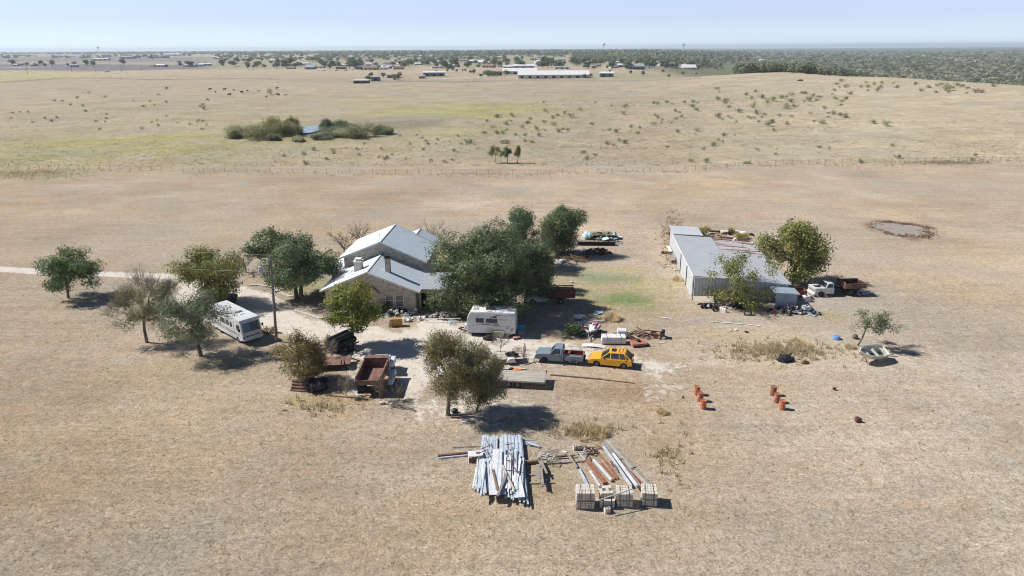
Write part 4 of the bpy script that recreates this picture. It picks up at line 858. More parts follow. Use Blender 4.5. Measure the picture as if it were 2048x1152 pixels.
for s in (-1, 1):
    g = MB(); g.slab([(h-.72, s*.94, 1.26), (h-1.55, s*.94, 1.26), (h-1.5, s*.82, 1.7), (h-.95, s*.82, 1.7)], .02); part('door_window', g, CARGL, t)
b = MB(); b.box((fx-.06, 0, .92), (.08, 1.9, .1)); b.box((fx-.06, 0, .62), (.08, 1.9, .12)); b.box((fx-.06, .9, .78), (.08, .12, .3)); b.box((fx-.06, -.9, .78), (.08, .12, .3)); b.box((fx-.06, 0, 1.12), (.08, 1.9, .1)); part('grille_frame', b, DULLW, t)
b = MB(); b.box((fx+.05, .1, .38), (.3, 1.9, .3)); part('front_bumper', b, DULLW, t, bev=.04)
b = MB(); b.box((fx-.5, .1, .8), (.5, .9, .4)); b.box((h+.2, 0, .85), (.5, .6, .3)); part('radiator', b, RUSTO, t)
b = MB(); b.box((-1.2, .4, .7), (5.2, .14, .22)); b.box((-1.2, -.4, .7), (5.2, .14, .22)); b.box((-.4, 0, .8), (.8, 1.4, .3)); part('frame', b, CHASSIS, t)
b = MB(); bx0, bx1 = -1.2, -4.1
for s in (-1, 1):
    b.box(((bx0+bx1)/2, s*1.1, 1.4), (bx0-bx1, .05, .62)); b.box(((bx0+bx1)/2, s*1.14, 1.72), (bx0-bx1+.1, .12, .09)); b.box(((bx0+bx1)/2, s*1.14, 1.12), (bx0-bx1+.1, .1, .09))
    for i in range(5): b.box((bx0-.1-i*.66, s*1.15, 1.4), (.08, .08, .6))
b.box((bx0, 0, 1.5), (.06, 2.2, .85)); b.box((bx1, 0, 1.4), (.06, 2.2, .62)); b.box(((bx0+bx1)/2, 0, 1.08), (2.9, 2.2, .06)); part('dump_box', b, RUSTP, t)
for x, s, r in ((h, .88, .4), (h, -.88, .4), (-h-.1, .9, .48), (-h-.1, -.9, .48)): wheel(t, x, s, r, .3, RUST, 8)
# --- rusty dump truck seen from behind
A0, B0 = G(752, 793), G(772, 760)
d = G(742, 724, 1.7)-G(719, 774, 1.7); a = math.atan2(d.y, d.x)
P0 = G(742, 792); fr = Matrix.Rotation(a, 3, 'Z')
t = thing('dump_truck', 'white nosed dump truck with empty rusty tipper bed, seen from behind', 'truck', P0+fr @ Vector((2.2, .1, 0)), a)
BL, BW, BZ = 4.9, 2.35, 1.25
b = MB(); x0, x1 = -2.3, 1.7
for s in (-1, 1):
    b.box(((x0+x1)/2, s*BW/2, BZ+.42), (x1-x0, .06, .85)); b.box(((x0+x1)/2, s*(BW/2+.03), BZ+.85), (x1-x0, .14, .1))
    for i in range(6): b.box((x0+.1+i*.76, s*(BW/2+.07), BZ+.4), (.1, .08, .8))
b.box(((x0+x1)/2, 0, BZ), (x1-x0, BW, .06)); part('tipper_bed', b, RUSTP, t)
b = MB(); b.box((x1, 0, BZ+.5), (.07, BW+.1, 1.0)); b.box((x1, 0, BZ+1.02), (.12, BW+.16, .1)); b.box((x1, 0, BZ+.75), (.1, BW+.12, .06)); b.slab([(x1+.1, -BW/2, BZ+1.0), (x1+.1, BW/2, BZ+1.0), (x1+.5, BW/2, BZ+1.1), (x1+.5, -BW/2, BZ+1.1)], .05); part('headboard', b, RUSTP, t)
b = MB(); b.box((x0, 0, BZ+.22), (.07, BW+.1, .5)); b.box((x0-.03, 0, BZ+.45), (.08, BW+.16, .09)); part('tailgate', b, RUSTP, t)
b = MB(); b.box((.1, .42, .9), (5.4, .12, .24)); b.box((.1, -.42, .9), (5.4, .12, .24)); b.box((x0+.3, 0, .8), (.12, 2.2, .3)); part('frame', b, CHASSIS, t)
for s in (-1, 1):
    b = MB(); b.slab([(x0+.05, s*1.12, BZ-.05), (x0+.05, s*.55, BZ-.05), (x0-.1, s*.5, .35), (x0-.1, s*1.15, .35)], .03); part('mud_flap', b, CHASSIS, t)
b = MB(); b.prof([(3.5, .8), (3.5, 1.9), (4.3, 1.85), (4.6, 1.45), (5.6, 1.35), (5.75, 1.2), (5.75, .7)], -.7, .7); b.box((4.6, .98, 1.0), (1.7, .5, .62)); b.box((4.6, -.98, 1.0), (1.7, .5, .62)); b.v = [(x-1.0, y-.35, z) for x, y, z in b.v]; part('cab', b, STW, t, bev=.12)
b = MB(); b.frus([(3.45, -.85, 1.5), (3.45, .85, 1.5), (4.5, .85, 1.5), (4.5, -.85, 1.5)], [(3.5, -.7, 2.15), (3.5, .7, 2.15), (4.1, .68, 2.15), (4.1, -.68, 2.15)]); b.v = [(x-1.0, y-.35, z-.1) for x, y, z in b.v]; part('cab_roof', b, STW, t, bev=.06)
for x, s in ((-1.1, .75), (-1.1, -.75), (-1.1, 1.05), (-1.1, -1.05)): wheel(t, x, s, .5, .26, RUST, 6)
for s in (-1.3, .6): wheel(t, 3.7, s, .48, .26, WHTRIM, 6)
fd = thing('white_fender', 'white truck front end standing against the right side of the rusty dump bed', 'truck part', P0+fr @ Vector((2.2, .1, 0)), a)
b = MB(); b.prof([(-.9, .45), (-.75, .95), (-.2, 1.15), (1.3, 1.25), (1.5, 1.1), (1.5, .5)], -2.05, -1.5); part('fender_shell', b, STW, fd, bev=.12)
b = MB(); b.box((.2, -2.06, .95), (1.0, .03, .2)); part('side_vent', b, CHASSIS, fd); wheel(fd, .25, -1.85, .42, .24, WHTRIM, 6)
# --- travel trailer
TTW = mat('trailer_white', (.66, .68, .70), .4, coat=.2, col2=(.60, .62, .64), scale=.8, fine=.03)
TTR = mat('trailer_roof', (.78, .78, .78), .7, col2=(.2, .19, .17), scale=1.6, lo=.52, hi=.72, fine=.15)
SWSH = mat('dark_decal', (.05, .05, .055), .4); GREYD = mat('grey_decal', (.3, .31, .33), .4)
F, B = G(934, 672), G(1031, 675.5); a = math.atan2((F-B).y, (F-B).x); Ln = (F-B).length; mid = (F+B)/2+Matrix.Rotation(a, 3, 'Z') @ Vector((0, -1.2, 0))
t = thing('travel_trailer', 'white travel trailer with dark windows and black swoosh decals parked on the pale gravel', 'caravan', mid, a)
L2 = Ln/2; b = MB(); b.prof([(-L2, .45), (L2-.1, .45), (L2, .8), (L2-.05, 2.3), (L2-.45, 3.0), (-L2, 3.0)], -1.2, 1.2); part('body', b, TTW, t, bev=.06)
b = MB(); b.box((-.2, 0, 3.03), (Ln-.55, 2.3, .05)); part('roof', b, TTR, t)
for x, y, w_, h_ in ((1.9, .2, .5, .16), (.2, .1, .9, .3), (-1.2, -.3, .4, .14), (-2.4, .2, .4, .14), (.2, .75, .5, .08)):
    b = MB(); b.box((x, y, 3.06+h_/2), (w_, w_*.8, h_)); part('roof_vent', b, SWSH if w_ > .6 else TTW, t, bev=.03)
def ttrect(x, z, w_, h_, m, nm, rr=.03, y=1.2, d=.02):
    b = MB(); b.box((x, y+d/2, z), (w_, d, h_)); return part(nm, b, m, t, bev=0)
ttrect(L2-1.55, 2.02, .95, .55, SWSH, 'window'); ttrect(L2-2.95, 2.02, 1.35, .5, SWSH, 'window')
ttrect(L2-3.35, 2.45, .4, .18, SWSH, 'window'); ttrect(-L2+2.2, 1.48, .62, .32, GREYD, 'vent_grille'); ttrect(-L2+.4, 1.05, .36, .36, GREYD, 'hatch'); ttrect(-L2+1.0, 1.15, .34, .2, GREYD, 'hatch')
b = MB()
for x0_, z0_, w_, h_ in ((L2-.7, 1.05, .85, .5),):
    for q in (-1, 1): b.box((x0_+q*w_/2, 1.205, z0_), (.02, .01, h_)); b.box((x0_, 1.205, z0_+q*h_/2), (w_, .01, .02))
part('storage_door', b, GREYD, t)
def swoosh(pts, w0):
    b = MB(); n = len(pts)-1
    for i in range(n):
        (xa, za), (xb, zb_) = pts[i], pts[i+1]; wa, wb_ = w0*math.sin(math.pi*(i+.15)/(n+.3)), w0*math.sin(math.pi*(i+1.15)/(n+.3))
        b.add([(xa, 1.206, za-wa/2), (xb, 1.206, zb_-wb_/2), (xb, 1.206, zb_+wb_/2), (xa, 1.206, za+wa/2)], [(0, 1, 2, 3)])
    return b
for pts, w0, m in (([(L2-2.0, 1.75), (L2-2.5, 2.1), (L2-3.0, 2.45), (L2-3.6, 2.7), (L2-4.2, 2.78)], .13, SWSH), ([(L2-.9, 2.35), (L2-1.3, 2.55), (L2-1.8, 2.62)], .08, SWSH),
                   ([(L2-.7, 1.35), (L2-1.6, 1.55), (L2-2.6, 1.52), (L2-3.6, 1.4), (L2-5.2, 1.38)], .09, SWSH), ([(L2-4.3, 2.55), (L2-5.0, 2.72), (L2-5.9, 2.78)], .08, GREYD), ([(L2-1.6, 1.72), (L2-2.4, 1.6), (L2-3.2, 1.72), (L2-4.2, 1.66)], .1, GREYD)):
    part('decal', swoosh(pts, w0), m, t)
cu = bpy.data.curves.new('lettering', 'FONT'); cu.body = 'BULLET'; cu.size = .33; cu.shear = .4; cu.extrude = .004; cu.align_x = 'CENTER'
tmp = bpy.data.objects.new('tmp', cu); C.objects.link(tmp); me = bpy.data.meshes.new_from_object(tmp.evaluated_get(bpy.context.evaluated_depsgraph_get())); bpy.data.objects.remove(tmp)
lt = bpy.data.objects.new('lettering', me); C.objects.link(lt); lt.parent = t; lt.location = (L2-4.3, 1.21, 2.1); lt.rotation_euler = (R(90), 0, R(180)); me.materials.clear(); me.materials.append(GREYD)
b = MB(); b.box((0, 0, .38), (Ln-.3, 2.1, .12)); b.bar((L2-.1, .8, .42), (L2+1.2, 0, .45), .1, .12); b.bar((L2-.1, -.8, .42), (L2+1.2, 0, .45), .1, .12); b.tube((L2+.9, 0, .1), (L2+.9, 0, .75), .05); part('frame', b, CHASSIS, t)
b = MB(); b.tube((L2+.35, .18, .5), (L2+.35, .18, 1.0), .16, n=12); b.tube((L2+.35, -.18, .5), (L2+.35, -.18, 1.0), .16, n=12); part('gas_bottles', b, TTW, t)
wx = -L2+2.15
for x in (wx-.45, wx+.45):
    for s in (-1.05, 1.05): wheel(t, x, s, .35, .22, ALLOY)
wc = G(997, 675); b = MB(); b.box((0, 0, .42), (1.35, .06, .72)); b.box((0, .1, .8), (1.2, .25, .05)); single('wheel_cover', b, mat('tan_board', (.5, .42, .28), .85), 'tan cover leaning over the trailer wheels', 'cover', (wc.x, wc.y-.05, 0), a, bev=.08)
gc = G(978, 679); b = MB(); b.blob((0, 0, .25), (.75, .4, .34), 3, 2, .3); single('covered_grill', b, CHASSIS, 'black covered heap on the gravel against the travel trailer', 'cover', gc)
# --- motorhome
F = G(508, 688); a = R(-43)
P0 = G(507, 686); fr = Matrix.Rotation(a, 3, 'Z')
MHW = mat('motorhome_white', (.74, .75, .77), .4, coat=.2, col2=(.66, .67, .7), scale=1, fine=.04); STRP = mat('grey_stripe', (.2, .21, .24), .5)
ML = 8.2; t = thing('motorhome', 'white boxy class A motorhome with big windscreen parked left of the transformer pole', 'motorhome', P0+fr @ Vector((-ML/2, .05, 0)), a)
x1 = ML/2; b = MB(); b.prof([(-x1, .45), (-x1, 2.95), (x1-1.1, 2.95), (x1-.55, 2.86), (x1-.35, 2.5), (x1-.02, 1.35), (x1, .6), (x1-.7, .4), (x1-.9, .4)]+arch(x1-1.35, .46)[::-1]+[(x1-1.85, .4)], -1.18, 1.18); part('body', b, MHW, t, bev=.1)
b = MB(); b.slab([(x1-.005, -1.0, 1.47), (x1-.005, 1.0, 1.47), (x1-.31, .98, 2.5), (x1-.31, -.98, 2.5)], .02); ws = part('windscreen', b, mat('screen_glass', (.10, .125, .135), .1, col2=(.05, .06, .07), scale=1.2, spec=.9), t)
b = MB(); b.bar((x1+.01, 0, 1.45), (x1-.29, 0, 2.5), .05, .05); part('windscreen_divider', b, CHASSIS, ws)
for s in (-1, 1):
    for x, w_, z, h_ in ((x1-1.0, .75, 1.9, .7), (x1-2.7, .5, 1.95, .6), (x1-3.5, .6, 1.95, .6), (x1-4.8, 1.1, 1.95, .6), (x1-6.6, 1.1, 1.95, .55)):
        b = MB(); b.box((x, s*1.185, z), (w_, .02, h_)); part('window', b, CARGL, t)
    b = MB(); b.box((x1-2.0, s*1.187, 1.45), (.03, .02, 2.0)); b.box((x1-1.85, s*1.187, 2.47), (.35, .02, .03)); part('door_seam', b, STRP, t)
    b = MB(); b.box((-.3, s*1.187, 1.15), (ML-.9, .015, .1)); b.box((-.3, s*1.187, .95), (ML-.9, .015, .06)); part('stripe', b, STRP, t)
    b = MB(); b.box((x1-.25, s*1.42, 1.85), (.12, .2, .36)); b.bar((x1-.3, s*1.16, 2.0), (x1-.25, s*1.4, 1.95), .04, .04); part('wing_mirror', b, CHASSIS, t, bev=.03)
    b = MB(); b.box((x1+.01, s*.86, .98), (.05, .42, .2)); hl = part('headlight', b, CHASSIS, t); b = MB(); b.box((x1+.045, s*.86, .98), (.02, .2, .14)); part('lens', b, LAMPW, hl)
b = MB(); b.box((x1+.01, 0, .98), (.04, 1.3, .16)); b.box((x1+.01, 0, 1.24), (.03, 2.2, .05)); part('grille', b, STRP, t)
b = MB(); b.box((x1+.05, 0, .62), (.2, 2.36, .2)); part('front_bumper', b, MHW, t, bev=.05)
b = MB(); b.box((x1-3.6, .1, 3.05), (1.0, .9, .22)); part('air_conditioner', b, MHW, t, bev=.07)
b = MB(); b.box((x1-2.4, .1, 2.99), (.5, .5, .08)); part('roof_vent', b, MHW, t, bev=.02); b = MB(); b.box((x1-5.6, .1, 2.99), (.5, .5, .08)); part('roof_vent', b, MHW, t, bev=.02)
b = MB(); b.box((-.2, 0, .45), (ML-.6, 2.0, .2)); part('frame', b, CHASSIS, t)
for x in (x1-1.35, -x1+2.4):
    for s in (-1.0, 1.0): wheel(t, x, s, .4, .26, WHTRIM, 8)
# --- dark off-roader behind the motorhome
P0 = G(441, 611); a = R(15)
t = thing('dark_jeep', 'dark off road vehicle in the shade of the tree behind the motorhome', 'jeep', P0+Vector((0, .8, 0)), a)
b = MB(); b.prof([(-1.9, .45), (1.9, .45), (1.9, .95), (.7, 1.08), (-1.9, 1.08)], -.8, .8); part('body', b, mat('dark_green_paint', (.03, .035, .03), .5), t, bev=.05)
b = MB(); b.frus([(.6, -.75, 1.06), (.6, .75, 1.06), (-1.85, .75, 1.06), (-1.85, -.75, 1.06)], [(.3, -.68, 1.75), (.3, .68, 1.75), (-1.8, .7, 1.75), (-1.8, -.7, 1.75)]); part('soft_top', b, CHASSIS, t, bev=.04)
b = MB(); b.box((.3, 0, 1.79), (.5, .9, .04)); part('roof_patch', b, STW, t)
for x in (1.3, -1.3):
    for s in (-.75, .75): wheel(t, x, s, .4, .26, BLKRIM, 5)
# --- tandem flatbed trailer
WOOD = mat('weathered_planks', (.50, .46, .40), .9, col2=(.33, .31, .27), scale=1.2, stretch=(.3, 6, 1), fine=.2)
F, B = G(1019.5, 775), G(1039.5, 778.5); d = (B-F); a = R(-7.5)
c0 = (F+B)/2+Vector((1.15, 1.05, 0))
t = thing('flatbed_trailer', 'tandem axle flatbed trailer with weathered grey plank deck beyond the foreground tree', 'trailer', c0, a)
b = MB()
for i in range(8): b.box((-.9, -.98+i*.28, .80+.004*(i % 2)), (5.6, .265, .05))
part('deck', b, WOOD, t)
b = MB()
for s in (-1, 1): b.box((-.9, s*1.15, .75), (5.7, .08, .16))
b.box((1.97, 0, .75), (.08, 2.3, .16)); b.box((-3.7, 0, .75), (.08, 2.3, .16)); part('deck_frame', b, mat('galvanised', (.45, .46, .46), .5, .3), t)
b = MB(); b.bar((-3.7, .9, .6), (-5.0, 0, .55), .1, .1); b.bar((-3.7, -.9, .6), (-5.0, 0, .55), .1, .1); b.box((-.9, .5, .6), (5.4, .1, .16)); b.box((-.9, -.5, .6), (5.4, .1, .16)); b.box((1.9, -.9, .45), (.08, .1, .5)); part('frame', b, CHASSIS, t)
b = MB(); b.box((1.95, 1.1, .93), (.1, .1, .22)); part('stake_pocket', b, CHASSIS, t)
for x in (-1.65, -.72):
    for s in (-1.0, 1.0): wheel(t, x, s, .36, .24, WHTRIM, 8)
# --- small utility trailer with ramp gate
P0 = G(1017, 728); a = R(5)
t = thing('utility_trailer', 'small open trailer with raised black ramp gate and white mudguard', 'trailer', P0+Vector((.2, .75, 0)), a)
b = MB()
for s in (-1, 1):
    b.bar((-1.5, s*.72, .5), (1.35, s*.72, .5), .06, .08); b.bar((-1.5, s*.72, .85), (1.35, s*.72, .85), .04, .04)
    for x in (-1.5, -.5, .5, 1.3): b.bar((x, s*.72, .5), (x, s*.72, .85), .04, .04)
b.bar((-1.5, -.72, .5), (-1.5, .72, .5), .06, .08); b.bar((1.35, -.72, .5), (1.35, .72, .5), .06, .08); b.bar((-1.5, .6, .5), (-2.6, 0, .5), .07, .07); b.bar((-1.5, -.6, .5), (-2.6, 0, .5), .07, .07); part('frame', b, RUST, t)
b = MB(); b.box((-.08, 0, .53), (2.8, 1.38, .03)); part('deck', b, mat('pale_planks', (.55, .5, .42), .9), t)
b = MB()
for y in (-.72, -.36, 0, .36, .72): b.bar((1.4, y, .55), (1.62, y, 1.75), .035, .035)
for z in (.6, 1.15, 1.75): x = 1.4+.22*(z-.55)/1.2; b.bar((x, -.72, z), (x, .72, z), .035, .035)
part('ramp_gate', b, CHASSIS, t)
for s in (-.95, .95):
    wheel(t, 0, s, .33, .2, WHTRIM, 8); b = MB(); b.prof([(.48*math.cos(math.pi*i/8), .3+.45*math.sin(math.pi*i/8)) for i in range(9)], s-.13, s+.13); part('mudguard', b, TRIM, t)
for i, (x, y) in enumerate([(-.2, .35), (.35, .3), (.6, -.1)]):
    b = MB(); b.lathe([(.17, -.1), (.31, -.1), (.33, 0), (.31, .1), (.17, .1)], (0, 0, 0), 14, 'Z', False); single('spare_tyre', b, TYRE, ['tyre lying at the left in the small utility trailer', 'middle tyre in the small utility trailer', 'tyre nearest the ramp gate in the small utility trailer'][i], 'tyre', Matrix.Rotation(a, 3, 'Z') @ Vector((x, y, .66))+P0+Vector((.2, .75, 0)), 0, rot=(.3*i, .2, 0))
# --- boat on its stand
P0 = G(1741, 729); a = R(163)
BOATC = mat('boat_cream', (.70, .70, .61), .6, col2=(.48, .47, .4), scale=2); BOATG = mat('boat_green', (.16, .2, .19), .7)
t = thing('small_boat', 'cream open boat with bench seats propped on a rusty stand by the small tree', 'boat', (P0.x+.3, P0.y+.9, .62), R(200)); t.rotation_euler = (R(-24), R(-4), R(200)); t.scale = (1.12, 1.15, 1.3)
st_ = [(-1.6, .62, .0), (-.9, .72, .0), (0, .74, .02), (.8, .62, .08), (1.4, .35, .2), (1.75, .05, .34)]
V, Fc = [], []
for x, w_, z in st_:
    V += [(x, -w_, .58+z*.4), (x, -w_*.86, .12+z), (x, 0, z), (x, w_*.86, .12+z), (x, w_, .58+z*.4)]
for i in range(5):
    for j in range(4): k = i*5+j; Fc.append((k, k+1, k+6, k+5))
Fc.append((0, 1, 2, 3, 4)); b = MB(); b.add(V, Fc); hl = part('hull', b, BOATC, t); md = hl.modifiers.new('thick', 'SOLIDIFY'); md.thickness = .05
b = MB()
for s in (-1, 1): b.path([(x, s*w_, .6+z*.4) for x, w_, z in st_], .035, 6)
part('gunwale', b, TRIM, t)
for x, w_ in ((-1.3, .6), (-.2, .68), (.8, .52)):
    b = MB(); b.box((x, 0, .42), (.32, w_*2-.06, .05)); part('bench', b, BOATC, t)
b = MB(); b.box((-.4, 0, .09), (2.0, .8, .03)); part('floor_board', b, BOATG, t)
t2 = single('boat_stand', MB().bar((-.6, -.4, 0), (-.6, -.1, .5), .07, .07).bar((-.6, .4, 0), (-.6, .1, .5), .07, .07).bar((-.6, -.4, .25), (-.6, .4, .25), .06, .06).bar((.7, -.4, 0), (.7, -.1, .5), .07, .07).bar((.7, .4, 0), (.7, .1, .5), .07, .07).bar((-.6, 0, .5), (.7, 0, .5), .08, .08), RUST, 'rusty stand under the cream boat', 'stand', (P0.x+.3, P0.y+.9, 0), R(200))
# --- jet ski with pink seat on its trailer
P0 = G(1189, 672); a = R(-112)
t = thing('jet_ski', 'white jet ski with a pink seat next to the tangled junk', 'jet ski', (P0.x, P0.y+.7, .42), a)
b = MB(); b.prism([(1.5, 0), (1.2, .3), (.5, .52), (-1.2, .52), (-1.3, .3), (-1.3, -.3), (-1.2, -.52), (.5, -.52), (1.2, -.3)], 0, .28); part('hull', b, mat('dark_purple', (.06, .04, .1), .4), t, bev=.08)
b = MB(); b.prism([(1.4, 0), (1.1, .28), (.5, .5), (-1.15, .5), (-1.25, 0), (-1.15, -.5), (.5, -.5), (1.1, -.28)], .27, .5); b.prof([(.9, .45), (.5, .82), (.1, .7), (.1, .45)], -.25, .25); part('deck', b, TRIM, t, bev=.06)
b = MB(); b.box((-.5, 0, .6), (1.2, .4, .24)); part('seat', b, mat('pink_vinyl', (.75, .16, .32), .5), t, bev=.08)
b = MB(); b.tube((.35, -.35, .92), (.35, .35, .92), .03); b.tube((.5, 0, .75), (.35, 0, .92), .05); part('handlebar', b, CHASSIS, t)
t = thing('boat_trailer', 'narrow small trailer carrying the jet ski', 'trailer', (P0.x, P0.y+.7, 0), a)
b = MB(); b.bar((-1.3, -.3, .36), (1.2, -.3, .36), .07, .07); b.bar((-1.3, .3, .36), (1.2, .3, .36), .07, .07); b.bar((1.2, -.3, .36), (2.6, 0, .36), .07, .07); b.bar((1.2, .3, .36), (2.6, 0, .36), .07, .07); b.bar((-.4, -.6, .25), (-.4, .6, .25), .06, .06); part('frame', b, mat('galvanised', (.45, .46, .46), .5, .3), t)
for s in (-.7, .7): wheel(t, -.4, s, .25, .15, WHTRIM, 6)
# ------------------------------------------------------------ power pole and wires
PW = mat('pole_wood', (.24, .22, .19), .9, col2=(.16, .145, .13), scale=1, stretch=(6, 6, .4))
WIRE = mat('wire', (.3, .3, .3), .6)
p = G(553, 683); top = Vector((p.x+.5, p.y, 10.4))
t = thing('power_pole', 'tall wooden power pole with a grey transformer in front of the dark oak', 'power pole', p)
b = MB(); b.tube((0, 0, -.2), top-p, .17, .11, 12); part('pole', b, PW, t)
b = MB(); b.lathe([(.2, -.42), (.24, -.38), (.24, .36), (.2, .42), (.06, .46)], (-.78, -.05, 8.7), 16); tr = part('transformer', b, mat('transformer_grey', (.5, .53, .56), .45), t)
b = MB(); b.tube((-.78, -.05, 9.1), (-.78, -.05, 9.4), .04); b.bar((-.5, -.05, 8.7), (-.35, 0, 8.7), .1, .3); part('bushing', b, TRIM, tr)
b = MB(); b.box((.05, 0, 9.6), (.16, .16, .6)); b.tube((-.5, 0, 10.0), (.25, 0, 10.0), .03); part('insulator', b, TRIM, t)
def wire(a, c, lb, sag=.5, r=.012):
    a, c = Vector(a), Vector(c); pts = [a.lerp(c, i/16)-Vector((0, 0, sag*4*(i/16)*(1-i/16))) for i in range(17)]
    single('power_line', MB().path(pts, r, 4), WIRE, lb, 'wire')
q = G(-60, 600); wire(top, (q.x-6, q.y+9, 9.6), 'upper overhead wire running left from the power pole', 1.2)
wire(top-Vector((0, 0, 1.9)), (q.x-6, q.y+6, 7.3), 'lower overhead wire running left from the power pole', 1.2)
wire(top-Vector((0, 0, 1.3)), (-21.5, 85.8, 3.6), 'service wire from the power pole to the house gable', .4)
# ------------------------------------------------------------ helpers for loose things
GALV = mat('galvanised_new', (.62, .68, .76), .4, .1, col2=(.42, .5, .58), scale=1.5, fine=.08)
GALW = mat('galvanised_white', (.76, .77, .80), .45, .0, col2=(.60, .62, .68), scale=1.2, fine=.06)
GWOOD = mat('grey_timber', (.36, .33, .29), .9, col2=(.22, .2, .18), scale=2, stretch=(.4, 5, 5), fine=.2)
BWOOD = mat('brown_timber', (.30, .2, .13), .9, col2=(.18, .12, .08), scale=2, stretch=(.4, 5, 5), fine=.2)
WPVC = mat('white_pvc', (.82, .80, .77), .5, fine=.04)
CONC = mat('concrete_block', (.70, .64, .56), .95, col2=(.57, .52, .46), scale=3, fine=.14, bump=.01)
BLKP = mat('black_plastic', (.022, .025, .03), .45)
def bar_px(name, cat, lb, a, c, z, w, h, m, group=None, round_=False):
    A, B = G(*a, z), G(*c, z); mid = (A+B)/2; b = MB()
    if round_: b.tube(A-mid, B-mid, w/2, n=10)
    else: b.bar(A-mid, B-mid, w, h)
    return single(name, b, m, lb, cat, mid, group=group)
def channel(L, w=.14, d=.07, t=.012):
    b = MB(); b.box((0, 0, 0), (L, w, t)); b.box((0, w/2, -d/2), (L, t, d)); b.box((0, -w/2, -d/2), (L, t, d)); return b
_proto = {}
def heap(kinds, cpx, rx, ry, h, label, group, seed, lmin=.8, lmax=2.2):
    """loose pieces of a heap, each an object: kinds = [(kind, material, count, name, category)]"""
    rr = random.Random(seed); c = G(*cpx); grp0 = group
    for kind, m, n, name, cat in kinds:
        for i in range(n):
            key = (kind, m.name, name); label = name.replace('_', ' ')+' in the '+grp0; group = name.replace('_', ' ')+' pieces in the '+grp0
            a = rr.uniform(0, 6.28); q = math.sqrt(rr.random()); x, y = rx*q*math.cos(a), ry*q*math.sin(a); z = h*(1-q*.8)*rr.uniform(.25, 1)
            L = rr.uniform(lmin, lmax)
            if key not in _proto:
                b = MB()
                if kind == 'bar': b.box((0, 0, 0), (1, .05, .07))
                elif kind == 'pipe': b.tube((-.5, 0, 0), (.5, 0, 0), .05, n=8)
                elif kind == 'sheet': b.prof([(-.5, -.02), (-.2, .03), (.1, -.01), (.4, .05), (.5, .02), (.5, 0), (.4, .03), (.1, -.03), (-.2, .01), (-.5, -.04)], -.3, .3)
                elif kind == 'lump': b.blob((0, 0, 0), (.32, .25, .2), 5+len(_proto), 3, .5)
                elif kind == 'frame':
                    for s in (-1, 1): b.box((0, s*.3, 0), (1, .05, .06)); b.box((s*.48, 0, .003), (.05, .6, .06))
                    b.box((0, 0, .002), (.05, .6, .05))
                elif kind == 'block': b.box((0, 0, 0), (.4, .2, .2))
                _proto[key] = single(name, b, m, label, cat, (c.x+x, c.y+y, z+.06), 0, group); o = _proto[key]
            else:
                o = _proto[key].copy(); C.objects.link(o); o['label'] = label; o['group'] = group
            o.location = (c.x+x, c.y+y, z+.08); k = L if kind in ('bar', 'pipe', 'sheet', 'frame') else rr.uniform(.6, 1.3)
            o.scale = (k, rr.uniform(.7, 1.3)*(1 if kind != 'sheet' else 1.5), 1)if kind in ('bar', 'pipe', 'sheet', 'frame') else (k, k, k)
            o.rotation_euler = (rr.uniform(-.4, .4), rr.uniform(-.3, .3)*min(1, h), rr.uniform(0, 6.28))
# ------------------------------------------------------------ steel roofing pile in the foreground
rr = random.Random(4)
def chan(a, c, z, m, lb, w=.125, grp=None):
    A, B = G(*a, z), G(*c, z); d = B-A; o = single('steel_channel', channel(d.length, w), m, lb, 'steel channel', (A+B)/2, 0, grp, rot=(rr.uniform(-.15, .15), 0, math.atan2(d.y, d.x))); return o
for i in range(16): chan((966+i*1.85, 871+rr.uniform(-2, 4)), (953+i*2.5+rr.uniform(-2, 2), 978+rr.uniform(-4, 6)), .35+.03*(i % 2), GALV, 'blue grey steel channel in the left rows of the foreground pile', grp='left row channels')
for i in range(19): chan((1001+i*2.3, 870+rr.uniform(-2, 5)), (1000+i*3.1+rr.uniform(-2, 2), 990+i*.85+rr.uniform(-4, 3)), .4+.03*(i % 3), GALV, 'blue grey steel channel in the right rows of the foreground pile', grp='right row channels')
for i in range(34):
    x = 959+i*2.5+rr.uniform(-3, 3); chan((x+rr.uniform(-4, 6), 905+rr.uniform(-12, 26)), (x+rr.uniform(-5, 8), 970+rr.uniform(0, 22)), .58+.05*(i % 4), GALW if i % 3 else GALV, 'pale steel channel lying across the top of the foreground pile', .12, 'top channels')
for i in range(8):
    x = 948+i*3.0; chan((x+rr.uniform(0, 18), 920+rr.uniform(-15, 15)), (x+rr.uniform(-4, 4), 968+rr.uniform(-5, 12)), .3+.05*(i % 3), GALW, 'thin white strip on the left edge of the foreground pile', .1, 'edge strips')
A, B = G(995, 897, .75), G(992, 990, .7); d = B-A
single('white_panel', channel(d.length, .75, .06), GALW, 'wide bright white panel on top of the foreground steel pile', 'panel', (A+B)/2, math.atan2(d.y, d.x))
A, B = G(1033, 950, .7), G(1042, 995, .65); d = B-A
single('white_panel', channel(d.length, .62, .06), GALW, 'shorter white panel at the lower right of the steel pile', 'panel', (A+B)/2, math.atan2(d.y, d.x))
bar_px('timber', 'beam', 'dark grey beam lying slantwise over the lower part of the steel pile', (1013, 948), (995, 992), .85, .2, .1, mat('slate_grey', (.27, .25, .26), .8))
bar_px('timber', 'beam', 'tan angled board crossing the middle of the steel pile', (1004, 930), (1028, 980), .82, .16, .05, mat('pale_planks', (.55, .5, .42), .9))
bar_px('timber', 'beam', 'brown board on the left half of the steel pile', (985, 938), (995, 980), .8, .16, .06, BWOOD)
